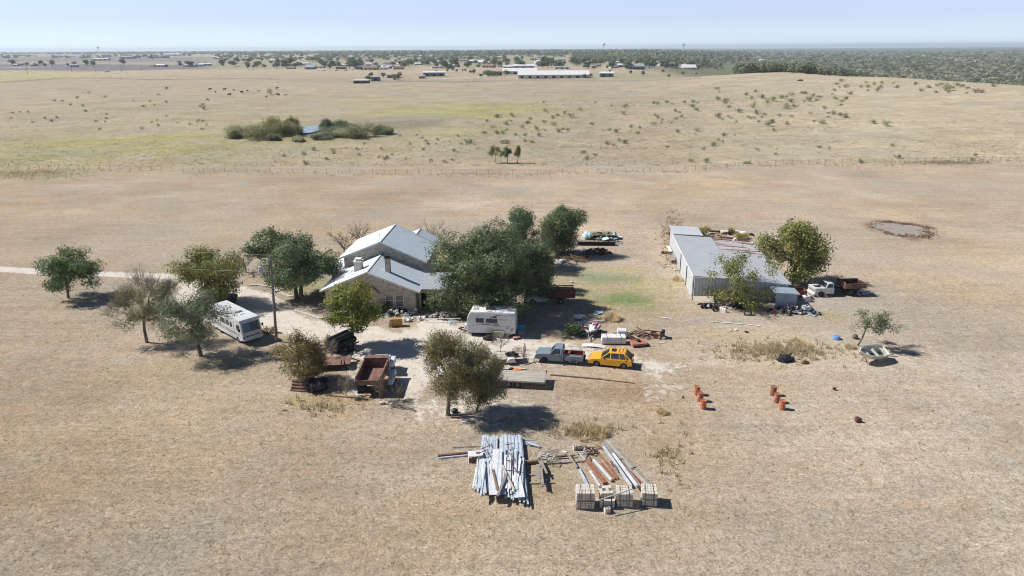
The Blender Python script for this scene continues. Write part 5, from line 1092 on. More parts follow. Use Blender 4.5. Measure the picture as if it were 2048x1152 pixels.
for i, (a, c) in enumerate([((971, 876), (980, 895)), ((962, 898), (982, 890)), ((964, 892), (974, 908)), ((958, 906), (976, 899)), ((1010, 890), (1026, 887)), ((1012, 920), (1032, 924)), ((1014, 940), (1050, 945)), ((1018, 905), (1030, 920)), ((1024, 930), (1036, 945)), ((1016, 884), (1018, 900))]):
    bar_px('rusty_rod', 'rod', 'short dark rusty rod lying across the foreground steel pile', a, c, .85, .05, .05, RUST, 'rusty rods on the steel pile')
bar_px('rusty_beam', 'beam', 'rusty brown channel pointing left from the foreground pile', (876, 912), (937, 906), .12, .22, .2, RUST)
bar_px('steel_tube', 'tube', 'pale square tube just below the rusty channel left of the pile', (877, 916), (938, 910), .08, .12, .1, GALV)
bar_px('timber', 'beam', 'thin weathered pole above the rusty channel', (906, 895), (962, 892), .08, .07, .07, BWOOD, round_=True)
c = G(952, 924); t = thing('wrecked_cabinet', 'battered white metal cabinet frame at the left of the steel pile', 'metal box', c, R(8))
b = MB(); b.box((0, .3, .62), (1.2, .8, .03)); b.box((-.58, .3, .3), (.04, .8, .6)); b.box((.4, .3, .3), (.04, .8, .6)); part('panels', b, GALW, t); b = MB(); b.box((-.1, -.05, .3), (.5, .05, .4)); b.box((.2, .3, .66), (.3, .2, .05)); part('rusted_insert', b, RUST, t)
for i in range(8):
    a = rr.uniform(-.6, .5); cx, cy = 1058+rr.uniform(-10, 10), 885+rr.uniform(-4, 4)
    bar_px('steel_strip', 'strip', 'thin pale strip in the small fan right of the pile top', (cx-14, cy-5*a-2+i*.5), (cx+13, cy+5*a+i*.8), .06+.02*i, .1, .02, GALV, 'fan of pale strips')
bar_px('steel_pipe', 'pipe', 'short thick brown pipe on the right of the steel pile', (1044, 925), (1076, 922), .2, .3, .3, BWOOD, round_=True)
bar_px('steel_pipe', 'pipe', 'long thin dark pipe between the steel pile and the loose boards', (1078, 915), (1150, 911), .2, .16, .16, RUST, round_=True)
bar_px('timber', 'beam', 'lower support timber right of the steel pile', (1050, 950), (1105, 949), .06, .14, .1, GWOOD); bar_px('timber', 'beam', 'lowest support timber right of the steel pile', (1052, 967), (1108, 965), .06, .14, .1, GWOOD)
bar_px('timber', 'beam', 'grey support timber under the loose boards', (1095, 927), (1170, 922), .06, .16, .1, GWOOD)
for i in range(13):
    x, y = 1079+rr.uniform(-6, 6), 918+rr.uniform(-4, 20); bar_px('old_board', 'board', 'splintered grey board of the heap right of the steel pile', (x, y), (x+rr.uniform(-2, 18), y+rr.uniform(18, 42)), .25+.03*i, rr.uniform(.08, .2), .04, GWOOD, 'splintered boards')
for i in range(7): bar_px('thin_branch', 'branch', 'thin bare branch lying on the splintered boards', (1070+i*4, 922-i*3), (1112+rr.uniform(-12, 12), 898+rr.uniform(-6, 18)), .55, .04, .04, GWOOD, 'branches on the boards')
t = thing('white_rack', 'small white wire rack on the splintered boards', 'rack', G(1090, 922, .4), R(-20)); b = MB()
for i in range(3): b.bar((-.7, i*.3, .3), (.8, i*.3, .15), .04, .04)
for i in range(3): b.bar((-.6+i*.6, -.1, .25), (-.6+i*.6, .8, .22), .04, .04)
part('bars', b, TRIM, t)
# loose beams right
for i, (a, c, z, w, h_, m, lb) in enumerate([((1208, 885), (1282, 975), .22, .2, .2, GWOOD, 'left long grey beam of the right hand row'), ((1216, 884), (1295, 972), .26, .24, .2, mat('pale_beam', (.45, .44, .40), .85, col2=(.34, .33, .3)), 'pale long beam of the right hand row'), ((1223, 888), (1300, 971), .3, .2, .22, GWOOD, 'rightmost long grey beam of the right hand row'),
                                          ((1207, 893), (1262, 972), .25, .2, .15, GALV, 'long bluish steel beam left of the grey beams'), ((1226, 907), (1274, 972), .42, .2, .12, GALW, 'pale steel beam on top of the right hand row'), ((1240, 925), (1290, 972), .2, .16, .1, REDM, 'dull red beam between the pale beams'),
                                          ((1172, 918), (1210, 966), .14, .34, .1, RUSTO, 'wide orange rusty plank left of the beams'), ((1187, 920), (1223, 960), .2, .18, .14, GALW, 'shiny white tube on the rusty planks'), ((1203, 926), (1230, 958), .12, .14, .1, RUSTO, 'short rusty bar beside the shiny tube'), ((1210, 922), (1236, 957), .1, .12, .08, RUSTO, 'second short rusty bar, nearest the beams'),
                                          ((1158, 937), (1180, 979), .12, .18, .12, GALV, 'bluish channel running down to the first block stack'), ((1180, 942), (1200, 972), .1, .14, .1, GALW, 'short whitish board beside the rusty plank'), ((1134, 905), (1154, 935), .3, .2, .06, GWOOD, 'grey board leaning left of the bluish channel'), ((1124, 902), (1136, 906), .3, .2, .06, GALW, 'small pale piece by the thin dark pipe'),
                                          ((1195, 905), (1214, 925), .08, .1, .06, RUSTO, 'rusty strip near the head of the long beams'), ((1222, 922), (1228, 934), .55, .2, .05, RUST, 'short brown board on the pale steel beams'), ((1235, 922), (1246, 917), .45, .06, .05, CHASSIS, 'small black cleat across the grey beams'), ((1262, 938), (1270, 934), .45, .06, .05, CHASSIS, 'lower black cleat across the grey beams')]):
    bar_px('long_beam', 'beam', lb, a, c, z, w, h_, m)
heap([('bar', RUSTO, 7, 'rusty_bar', 'scrap')], (1203, 893), .6, .8, .2, 'orange rusty bits at the head of the long beams', 'rusty bits by the beams', 5, .4, 1)
heap([('bar', CHASSIS, 5, 'dark_scrap', 'scrap'), ('pipe', GALV, 3, 'scrap_pipe', 'scrap'), ('frame', RUST, 2, 'scrap_frame', 'scrap')], (1172, 908), .8, .9, .4, 'dark scrap piece behind the rusty planks', 'dark scrap by the upper block', 6, .5, 1.3)
# concrete block stacks
def cube_of_blocks(px, py, w, d, hh, rz, lb, z=0, nx=5, ny=3, nz=3, seed=0, miss=0, dy=0):
    r2 = random.Random(seed); p = G(px, py); t = thing('block_stack', lb, 'block stack', (p.x, p.y+d/2+dy, z), rz, 'stacks of concrete blocks'); b = MB()
    for i in range(nx):
        for j in range(ny):
            for k in range(nz):
                if k == nz-1 and r2.random() < miss: continue
                b.box((-w/2+(i+.5)*w/nx+r2.uniform(-.008, .008), -d/2+(j+.5)*d/ny+r2.uniform(-.008, .008), .1+(k+.5)*hh/nz), (w/nx-.03, d/ny-.03, hh/nz-.025))
    part('blocks', b, CONC, t); b = MB(); b.box((0, 0, .1+hh/2-.01), (w-.09, d-.09, hh-.08)); part('gap_shade_box', b, mat('gap_shade', (.16, .145, .13), .95), t)  # dark inner box paints the shade seen in the gaps between blocks
    b = MB()
    for y in (-d/2+.08, 0, d/2-.08): b.box((0, y, .04), (w, .1, .07))
    part('pallet', b, GWOOD, t); b = MB()
    for x in (-w/4, w/4): b.box((x, 0, .1+hh+.004), (.03, d+.02, .008)); b.box((x, -d/2-.006, .1+hh/2), (.03, .008, hh))
    if miss == 0: part('strap', b, CHASSIS, t)
    return t
cube_of_blocks(1171, 1020, 1.35, 1.2, .60, R(-3), 'lower block stack at the far left of the block row', 0, 6, 3, 4, 1)
cube_of_blocks(1171, 1020, 1.35, 1.2, .60, R(-1), 'upper block stack at the far left of the block row', .72, 6, 3, 4, 2)
cube_of_blocks(1215, 1018, 1.1, 1.1, .62, R(-2), 'low block stack second from the left, nearest ground', 0, 5, 3, 3, 3)
cube_of_blocks(1213, 1018, .95, 1.0, .3, R(4), 'broken half height stack of loose blocks second from the left', .74, 4, 3, 2, 4, .35, .3)
cube_of_blocks(1250, 1016, 1.15, 1.1, .47, R(-3), 'lower block stack third from the left', 0, 5, 3, 3, 5)
cube_of_blocks(1250, 1016, 1.2, 1.15, .48, R(-4), 'upper block stack third from the left under the slanting pole', .59, 5, 4, 3, 6)
cube_of_blocks(1300, 1014, 1.1, 1.1, .46, R(-5), 'lower block stack at the right end of the block row', 0, 5, 3, 3, 7)
cube_of_blocks(1300, 1014, 1.12, 1.25, .48, R(-6), 'upper block stack at the right end of the block row', .58, 5, 4, 3, 8)
A, B = G(1199, 1000, 1.2), G(1264, 978, 1.45); mid = (A+B)/2; single('long_pole', MB().tube(A-mid, B-mid, .05), mat('grey_pole', (.55, .54, .52), .6), 'pale pole lying slantwise over the middle block stacks', 'pole', mid)
for px, py, lb in ((1151, 899, 'single concrete block standing above the dark scrap'), (1214, 1025, 'single concrete block in front of the second block stack')):
    b = MB(); b.box((0, 0, .2), (.4, .04, .38)); 
    b = MB()
    for x in (-.19, 0, .19): b.box((x, 0, .2), (.04, .3, .4))
    b.box((0, .13, .2), (.34, .04, .4)); b.box((0, -.13, .2), (.34, .04, .4)); single('concrete_block', b, CONC, lb, 'block', G(px, py), .3)
# ------------------------------------------------------------ barrels
BARM = {'o': mat('barrel_orange', (.62, .22, .11), .8, col2=(.36, .12, .07), scale=4, fine=.15), 'b': mat('barrel_brown', (.22, .095, .075), .85, col2=(.36, .14, .09), scale=4, fine=.2), 'm': mat('barrel_mixed', (.27, .115, .085), .85, col2=(.58, .21, .11), scale=3, lo=.45, hi=.55)}
for px, py, k, lb, tip in [(1393.5, 789, 'o', 'orange barrel at the back of the left row of three', 0), (1400, 802, 'm', 'brown rusted barrel in the middle of the left row', 0), (1406, 817, 'o', 'orange barrel at the front of the left row of three', 0),
                      (1546, 790, 'b', 'dark brown barrel at the back of the right row of three', 0), (1553, 804, 'm', 'brown and orange barrel in the middle of the right row', 0), (1563.5, 818, 'o', 'bright orange barrel at the front of the right row', 0)]:
    t = thing('steel_drum', lb, 'barrel', G(px, py), 0, 'six steel barrels'); b = MB(); b.lathe([(.28, 0), (.29, .02), (.285, .27), (.305, .29), (.285, .31), (.285, .57), (.305, .59), (.285, .61), (.285, .86), (.3, .88), (.3, .9), (.27, .9), (.27, .86)], n=22); part('barrel_body', b, BARM[k], t)
    b = MB(); b.lathe([(.001, .85), (.27, .85), (.27, .87), (.001, .87)], n=22, close=False); b.tube((.15, .05, .86), (.15, .05, .9), .035); part('lid', b, BARM['b' if k != 'o' else 'm'], t)
for px, py, s, lb in ((1668, 780, .8, 'small brown stump upper right of the barrels'), (1715, 843, 1.3, 'rusty little stump with a white tip right of the barrels'), (1366, 796, .5, 'tiny grey piece left of the first barrels')):
    t = single('small_stump', MB().blob((0, 0, .18*s), (.22*s, .2*s, .25*s), int(px), 2, .3), RUST, lb, 'stump', G(px, py))
# ------------------------------------------------------------ brush heap, tubs
for i in range(34):
    a = rr.uniform(0, 6.28); c = G(1572, 720); q = rr.random()**.7; L = rr.uniform(.5, 1.2); p = Vector((c.x+.9*q*math.cos(a), c.y+.8*q*math.sin(a), .1+.5*(1-q)))
    single('dark_branch', MB().tube((-L/2, 0, 0), (L/2, 0, 0), .04, .015, 5), CHASSIS, 'black branch in the dark brush heap left of the small tree', 'branch', p, 0, 'branches of the dark brush heap', rot=(0, rr.uniform(-.8, .8), rr.uniform(0, 6.28)))
single('brush_core', MB().blob((0, 0, .22), (.75, .55, .32), 9, 3, .4), BLKP, 'black crumpled heap under the dark branches', 'heap', G(1571, 722))
single('rusty_lump', MB().blob((0, 0, .15), (.4, .3, .22), 10, 2, .3), RUST, 'rust brown lump right of the dark brush heap', 'scrap', G(1610, 727)); bar_px('fallen_branch', 'branch', 'branch between the brush heap and the rust brown lump', (1583, 720), (1605, 726), .1, .08, .08, GWOOD, round_=True)
b = MB(); b.lathe([(.42, 0), (.45, .1), (.36, .36), (.3, .4)], n=18); single('blue_tub', b, mat('blue_plastic', (.14, .3, .62), .5), 'blue plastic tub upside down left of the small tree', 'tub', G(1673, 678))
b = MB(); b.blob((0, 0, .3), (.38, .34, .32), 12, 2, .12); single('brown_bag', b, mat('brown_fabric', (.28, .17, .14), .9), 'round brown bundle beside the small tree trunk', 'bundle', G(1709, 677))
for i, (x, y) in enumerate(((-.5, .3), (.4, -.1), (.1, .4))): bar_px('stick', 'stick', 'thin stick lying near the boat stand', (1760+i*9, 706+i*3), (1778+i*9, 705+i*4), .05, .05, .05, BWOOD, 'sticks near the boat')
# ------------------------------------------------------------ junk in the middle of the yard
b = MB(); b.box((0, 0, .62), (3.05, 1.15, .1))
t = thing('panel_stack', 'strapped stack of long white panels behind the yellow car', 'panel stack', G(1228, 690)+Vector((0, .6, 0)), R(-2)); b = MB()
for i in range(8): b.box((0, rr.uniform(-.015, .015), .2+i*.095), (2.7+rr.uniform(-.04, .04), 1.15, .075))
part('panels', b, mat('stack_white', (.78, .78, .79), .6, fine=.04), t); b = MB()
for x in (-.8, .8): b.box((x, 0, .95), (.03, 1.19, .01)); b.box((x, -.595, .56), (.03, .008, .8))
part('straps', b, CHASSIS, t); b = MB()
for x in (-1, 0, 1): b.box((x, 0, .08), (.14, 1.1, .14))
part('skids', b, GWOOD, t)
t = thing('white_tank', 'white ribbed plastic crate tank behind the strapped white panels', 'tank', G(1245, 678)+Vector((0, .5, 0)), R(-6)); b = MB(); b.box((0, 0, .55), (1.1, .95, .9)); part('tank_body', b, mat('stack_white', (.78, .78, .79), .6), t, bev=.12)
b = MB()
for i in range(4): b.box((-.42+i*.28, 0, 1.01), (.12, .8, .03)); 
part('ribs', b, mat('stack_white', (.78, .78, .79), .6), t, bev=.01)
heap([('pipe', CHASSIS, 6, 'scrap_pipe', 'scrap'), ('frame', RUST, 3, 'scrap_frame', 'scrap'), ('bar', GWOOD, 6, 'scrap_bar', 'scrap')], (1262, 672), 1.6, 1.6, .3, 'dark flat bars lying behind the white tank', 'flat bars by the white tank', 11, 1, 2.6)
RMOW = mat('salmon_paint', (.5, .2, .165), .75, col2=(.3, .13, .1), scale=3)
t = thing('rotary_mower', 'salmon red farm mower deck right of the strapped white panels', 'mower', G(1277, 695)+Vector((0, .8, 0)), R(12)); b = MB(); b.prism([(-.9, -.8), (.9, -.8), (1.05, 0), (.9, .8), (-.4, .8), (-.9, .3)], .18, .42); part('mower_deck', b, RMOW, t, bev=.04)
b = MB(); b.bar((-.5, .5, .4), (-.9, 1.0, 1.0), .1, .1); b.bar((.3, .5, .4), (-.9, 1.0, 1.0), .08, .08); b.bar((0, 0, .45), (-.6, .9, .6), .12, .12); part('hitch', b, RUST, t)
b = MB(); b.lathe([(.22, .4), (.22, .6), (.12, .68)], (.1, -.1, 0), 12); part('gearbox', b, CHASSIS, t)
t = thing('farm_implement', 'tangled rust brown farm implement at the right of the junk row', 'implement', G(1308, 677)+Vector((0, .5, 0)), R(-15)); b = MB()
for s in (-.5, .5): b.bar((-1.2, s, .55), (1.1, s, .5), .1, .1)
for x in (-1.0, -.3, .4, 1.0): b.bar((x, -.6, .5), (x, .6, .5), .1, .1); b.bar((x, .2, .5), (x+.15, .2, .0), .07, .05)
b.bar((-1.2, 0, .6), (-2.0, .4, .9), .08, .08); part('frame', b, RUST, t)
b = MB(); b.lathe([(.3, -.08), (.34, 0), (.3, .08)], (.3, -.45, .36), 14, 'Y'); part('disc', b, RUSTO, t); b = MB(); b.box((1.1, 0, .7), (.4, .8, .4)); part('box', b, BLKP, t, bev=.03)
heap([('lump', RUSTO, 3, 'rust_lump', 'scrap'), ('bar', RUST, 8, 'rusty_bar', 'scrap')], (1310, 675), 1.2, .9, .6, 'loose rusty bar on the tangled implement', 'loose bars on the implement', 14, .7, 1.5)
A = G(1187, 693); single('curved_sheet', MB().prof([(-1.3, .05), (-.6, .16), (0, .2), (.7, .16), (1.35, .05), (1.35, .03), (.7, .14), (0, .18), (-.6, .14), (-1.3, .03)], -.45, .45), WPVC, 'long white curved sheet lying behind the pickup bed', 'sheet', A, R(-14))
bar_px('white_pole', 'pole', 'long white pole lying across the junk under the white shell', (1156, 645), (1210, 641), .3, .14, .14, WPVC, round_=True)
t = single('white_shell', MB().blob((0, 0, .35), (.55, .5, .22), 15, 3, .25).blob((.5, .1, .45), (.4, .2, .15), 16, 3, .2), TRIM, 'folded white plastic shell at the left end of the junk heap', 'shell', G(1155, 639))
bar_px('white_board', 'board', 'short white board alone on the grass right of the lawn', (1316, 634), (1344, 637), .06, .22, .04, WPVC); bar_px('white_board', 'board', 'long white board below the shed, left piece', (1425, 643.5), (1486, 648), .06, .18, .04, WPVC)
bar_px('white_board', 'board', 'white board below the shed, right piece', (1496, 649), (1521, 652), .06, .2, .04, WPVC); bar_px('white_board', 'board', 'small white board below the rusty implement', (1310, 684.5), (1328, 685.5), .06, .16, .04, WPVC)
heap([('lump', BLKP, 10, 'black_bag', 'bag'), ('bar', REDM, 6, 'scrap_bar', 'scrap'), ('pipe', GALW, 8, 'scrap_pipe', 'scrap'), ('sheet', GALW, 4, 'scrap_sheet', 'scrap'), ('frame', RUST, 3, 'scrap_frame', 'scrap')], (1168, 662), 1.5, 1.9, .7, 'piece of the tangled junk between the green bush and the jet ski', 'tangled junk by the jet ski', 17, .6, 1.5)
heap([('sheet', GALV, 3, 'scrap_sheet', 'scrap'), ('bar', TRIM, 4, 'scrap_bar', 'scrap')], (1195, 632), 1.8, 1.5, .15, 'pale scrap strewn beyond the white pole', 'strewn pale scrap', 18, .4, 1)
bar_px('long_pipe', 'pipe', 'very long rusty brown pipe on the ground below the pickup', (1100, 749), (1206, 758), .1, .12, .12, BWOOD, round_=True); bar_px('long_pipe', 'pipe', 'right continuation of the long brown pipe', (1208, 759), (1268, 766), .07, .09, .09, BWOOD, round_=True)
bar_px('drag_bar', 'bar', 'thin bar on the ground before the pickup nose', (1048, 730), (1076, 722), .05, .08, .05, GWOOD)
bar_px('white_board', 'board', 'pale board beyond the flatbed trailer', (1000, 737), (1052, 737), .1, .18, .05, WPVC); bar_px('blue_board', 'board', 'light blue board beyond the flatbed trailer', (992, 739), (1012, 743), .12, .4, .05, mat('light_blue', (.42, .66, .72), .7))
single('orange_cloth', MB().blob((0, 0, .12), (.5, .3, .14), 19, 3, .3), mat('orange_cloth', (.75, .25, .06), .8), 'orange cloth heap on the far edge of the flatbed trailer', 'cloth', G(1034, 744, .3)+Vector((0, 0, .15)))
single('dark_bag', MB().blob((0, 0, .14), (.3, .2, .16), 20, 2, .3), BLKP, 'dark bag beside the orange cloth', 'bag', G(1022, 743, .3)+Vector((0, 0, .15)))
t = thing('pink_toy', 'small pinkish toy cart lying on the gravel right of the trailer wheels', 'cart', G(1033, 678), .3); b = MB(); b.box((0, 0, .2), (.8, .4, .15)); part('tray', b, mat('pink_plastic', (.6, .3, .3), .6), t, bev=.03); b = MB(); b.tube((-.3, -.25, .1), (-.3, .25, .1), .1); b.tube((.3, -.25, .1), (.3, .25, .1), .1); part('wheels', b, TYRE, t)
t = thing('blue_bin', 'blue plastic bin in the shade at the rear of the travel trailer', 'bin', G(1042, 662), 0); b = MB(); b.frus([(-.4, -.3, 0), (.4, -.3, 0), (.4, .3, 0), (-.4, .3, 0)], [(-.5, -.38, .8), (.5, -.38, .8), (.5, .38, .8), (-.5, .38, .8)]); part('bin_body', b, mat('teal_blue', (.1, .3, .42), .6), t); b = MB(); b.box((0, 0, .84), (1.06, .82, .06)); part('lid', b, mat('teal_blue', (.1, .3, .42), .6), t)
t = thing('wire_basket', 'white wire basket below the blue bin', 'basket', G(1043, 668.5), 0); b = MB()
for i in range(5): b.bar((-.4+i*.2, -.2, .05), (-.4+i*.2, -.2, .35), .03, .03); b.bar((-.4+i*.2, .2, .05), (-.4+i*.2, .2, .35), .03, .03)
for z in (.05, .2, .35): b.bar((-.42, -.2, z), (.42, -.2, z), .03, .03); b.bar((-.42, .2, z), (.42, .2, z), .03, .03)
part('wires', b, TRIM, t)
# foot of the foreground tree
single('round_grill', MB().lathe([(.02, .1), (.3, .16), (.36, .3), (.2, .42), (.02, .46)], n=16), BLKP, 'black round lid leaning by the foreground tree trunk', 'lid', G(909, 826)); bar_px('plank', 'plank', 'rusty plank at the foot of the foreground tree', (902, 834), (932, 835), .1, .18, .12, RUST); bar_px('plank', 'plank', 'dark timber right of the foreground trunk', (905, 829), (945, 827), .1, .12, .1, GWOOD)
single('white_plate', MB().lathe([(.3, 0), (.36, .03), (.36, .05)], n=14), WPVC, 'pale round plate on the ground below the foreground tree', 'plate', G(928, 841)); bar_px('stick', 'stick', 'upper white stick left of the foreground tree', (864, 799), (871, 806), .05, .08, .04, WPVC); bar_px('stick', 'stick', 'lower white stick left of the foreground tree', (867, 807), (876, 814), .05, .08, .04, WPVC)
# ------------------------------------------------------------ black tanks on a rack, rusty deck, gate panel, tarp
c = G(680, 706); t = thing('tank_trailer', 'rack trailer loaded with big black rolls under the yellow green tree', 'trailer', c+Vector((0, 1.0, 0)), R(57)); b = MB()
for y in (-.9, .9): b.bar((-1.8, y, .5), (1.8, y, .5), .1, .12)
for x in (-1.5, 0, 1.5): b.bar((x, -.9, .5), (x, .9, .5), .08, .1)
part('frame', b, CHASSIS, t)
for s in (-1.05, 1.05): wheel(t, 0, s, .36, .22, BLKRIM, 6)
for i, (y, z, r) in enumerate([(-.6, .95, .36), (.1, .97, .36), (.75, .93, .34), (-.28, 1.5, .33), (.4, 1.52, .33)]):
    b = MB(); b.lathe([(r*.5, -1.5), (r*.95, -1.46), (r, -1.4), (r, 1.4), (r*.95, 1.46), (r*.5, 1.5)], (0, y, z), 20, 'X'); single('black_roll', b, BLKP, ['left lower black roll on the rack trailer', 'middle lower black roll on the rack trailer', 'right lower black roll on the rack trailer', 'upper left black roll on the rack trailer', 'upper right black roll on the rack trailer'][i], 'roll', c+Vector((0, 1.0, 0)), R(57), 'black rolls', smooth=False)
heap([('lump', BLKP, 8, 'black_bag', 'bag'), ('bar', CHASSIS, 5, 'scrap_bar', 'scrap')], (688, 706), 1.4, .9, .7, 'black bundle at the foot of the rack of rolls', 'black bundles', 21)
single('white_bucket', MB().lathe([(.12, 0), (.15, .3), (.14, .3), (.11, .02)], n=12), WPVC, 'small white bucket right of the rack trailer', 'bucket', G(706, 707), rot=(0, 1.3, .3)); bar_px('plank', 'plank', 'grey plank lying right of the rack trailer', (694, 716), (708, 699), .12, .14, .05, GWOOD)
t = thing('rusty_deck_trailer', 'flat rusty steel deck trailer right of the rusty olive tree', 'trailer', G(654, 742)+Vector((0, 1.1, 0)), R(7)); b = MB(); b.box((0, 0, .62), (4.6, 2.2, .06)); part('deck', b, RUSTP, t)
b = MB()
for y in (-.9, .9): b.box((0, y, .5), (4.6, .1, .16))
b.bar((2.3, .7, .5), (3.2, 0, .45), .08, .1); b.bar((2.3, -.7, .5), (3.2, 0, .45), .08, .1); b.box((1.4, -.95, .85), (.1, .1, .45)); b.box((1.7, -.95, .85), (.1, .1, .45)); part('frame', b, CHASSIS, t)
for s in (-.95, .95): wheel(t, -.5, s, .3, .2, BLKRIM, 6)
b = MB(); b.bar((2.0, -1.1, .5), (2.5, -1.5, .02), .07, .05); part('prop', b, mat('old_green', (.16, .2, .12), .8), t)
P0 = G(600, 785); t = thing('rusty_gate_panel', 'ribbed rusty steel panel standing on edge left of the black tarp', 'panel', P0+Vector((0, .2, 0)), R(-9)); b = MB(); b.slab([(-1.05, 0, .02), (1.05, 0, .02), (1.05, .7, .75), (-1.05, .7, .75)], .04); part('plate', b, RUSTP, t)
b = MB()
for i in range(4): f = i/3; b.bar((-1.08, -.03+f*.68, .06+f*.7), (1.08, -.03+f*.68, .06+f*.7), .1, .09)
part('ribs', b, RUST, t)
single('black_tarp', MB().blob((0, 0, .45), (1.3, .9, .55), 23, 3, .3), BLKP, 'black tarp covered heap right of the ribbed rusty panel', 'tarp', G(632, 779)); single('black_tyre_cover', MB().lathe([(.3, -.12), (.42, -.1), (.45, 0), (.42, .1), (.3, .12)], (0, 0, .44), 18, 'X'), mat('dark_tarp', (.05, .055, .065), .6), 'dark round cover leaning at the left end of the black tarp', 'cover', G(624, 785), R(30))
bar_px('timber', 'beam', 'long thin beam at the foot of the bare saplings', (650, 790), (735, 798), .06, .1, .1, BWOOD)
for i, (px, py) in enumerate([(765, 808), (775, 807), (785, 809)]): single('limestone', MB().blob((0, 0, .12), (.3, .2, .16), 30+i, 2, .25), mat('pale_stone', (.62, .55, .45), .95, col2=(.5, .45, .38)), 'pale stone in front of the dump truck tailgate', 'rock', G(px, py), 0, 'rocks by the tailgate')
for i in range(12): bar_px('cut_branch', 'branch', 'cut grey branch in the brush line right of the dump truck', (775+i*4+rr.uniform(-8, 8), 808+rr.uniform(-3, 6)), (805+i*2, 815+rr.uniform(-5, 6)), .1+.02*i, .05, .05, GWOOD, 'cut branches by the dump truck')
# ------------------------------------------------------------ beside the house
PLY = mat('orange_plywood', (.52, .30, .11), .8, col2=(.42, .22, .08), scale=2)
t = thing('wooden_cabinet', 'open orange plywood cabinet standing on the gravel before the house', 'cabinet', G(792, 654)+Vector((0, .35, 0)), R(4)); b = MB(); b.box((.1, .3, .5), (1.2, .04, .95)); b.box((.1, 0, .97), (1.25, .62, .04)); b.box((-.5, 0, .5), (.04, .6, .95)); b.box((.7, 0, .5), (.04, .6, .95)); b.box((.1, 0, .06), (1.16, .6, .04)); b.box((.1, -.27, .5), (1.14, .02, .85)); part('carcass', b, PLY, t)
b = MB(); b.slab([(-.52, -.3, .05), (-.95, -.5, .05), (-.72, -.4, 1.0), (-.52, -.3, .97)], .03); part('open_door', b, mat('plywood_pale', (.62, .42, .2), .8), t)
STONE = mat('white_stone', (.68, .64, .6), .95, col2=(.5, .46, .42))
for i in range(34):
    p = G(rr.uniform(777, 833), rr.uniform(621, 632)); single('white_rock', MB().blob((0, 0, 0), (rr.uniform(.12, .24), .17, .15), 40+i, 1, .3), STONE, 'white rock of the border under the twin windows', 'rock', (p.x, p.y, rr.uniform(.1, .75)), rr.uniform(0, 3), 'rocks under the windows')
heap([('frame', GALV, 5, 'scrap_frame', 'scrap'), ('lump', BLKP, 7, 'black_bag', 'bag'), ('lump', TRIM, 5, 'white_bag', 'bag')], (806, 630), 2.6, .9, .7, 'junk piled with the rocks under the twin windows', 'junk under the windows', 24, .5, 1)
for i, px in enumerate((806, 815)):
    t = thing('white_chair', ['left white garden chair frame by the plywood cabinet', 'right white garden chair frame by the plywood cabinet'][i], 'chair', G(px, 643), .3*i); b = MB()
    for x, y in ((-.22, -.2), (.22, -.2), (-.22, .2), (.22, .2)): b.bar((x, y, 0), (x, y, .45 if y < 0 else .9), .04, .04)
    part('legs', b, TRIM, t); b = MB(); b.box((0, 0, .46), (.5, .46, .04)); part('seat', b, TRIM, t); b = MB(); b.box((0, .22, .8), (.46, .03, .12)); b.box((0, .22, .62), (.46, .03, .06)); part('backrest', b, TRIM, t)
bar_px('pvc_pipe', 'pipe', 'long white pipe laid across the garage drive', (843, 637.5), (921, 637), .5, .12, .12, WPVC, round_=True)
for i, px in enumerate((850, 915)): single('saw_horse', MB().bar((-.2, -.3, 0), (0, 0, .45), .05, .05).bar((.2, -.3, 0), (0, 0, .45), .05, .05).bar((0, .35, 0), (0, 0, .45), .05, .05), GWOOD, ['left support under the long white pipe', 'right support under the long white pipe'][i], 'trestle', G(px, 641))
heap([('frame', GALV, 3, 'scrap_frame', 'scrap'), ('bar', TRIM, 4, 'scrap_bar', 'scrap')], (908, 648), .8, .6, .4, 'metal frame piece left of the trailer hitch', 'frames by the hitch', 25, .5, 1)
heap([('lump', STONE, 8, 'white_rock', 'rock'), ('lump', BLKP, 6, 'black_bag', 'bag'), ('bar', TRIM, 6, 'scrap_bar', 'scrap')], (895, 634), 2.6, .8, .5, 'clutter along the wall right of the garage', 'clutter right of the garage', 26, .4, 1.0)
heap([('bar', WPVC, 5, 'scrap_bar', 'scrap'), ('lump', TRIM, 3, 'white_bag', 'bag')], (832, 640), 1.2, .5, .2, 'white boards lying left of the garage mouth', 'boards by the garage', 27, .5, 1.3)
for pts in ([(497, 572), (520, 571), (545, 576), (560, 586), (580, 594), (610, 594)], [(590, 622), (610, 628), (640, 638), (655, 636)], [(535, 588), (555, 600), (585, 612)]):
    for (ax, ay), (bx_, by) in zip(pts[:-1], pts[1:]):
        for k in range(4):
            f = (k+.5)/4; p = G(ax+(bx_-ax)*f, ay+(by-ay)*f); d = G(bx_, by)-G(ax, ay); single('edging_stone', MB().box((0, 0, .08), (d.length/4-.05, .3, .2)), STONE, 'pale limestone edging stone along the yard bank', 'edging stone', p, math.atan2(d.y, d.x), 'edging stones', bev=.04)
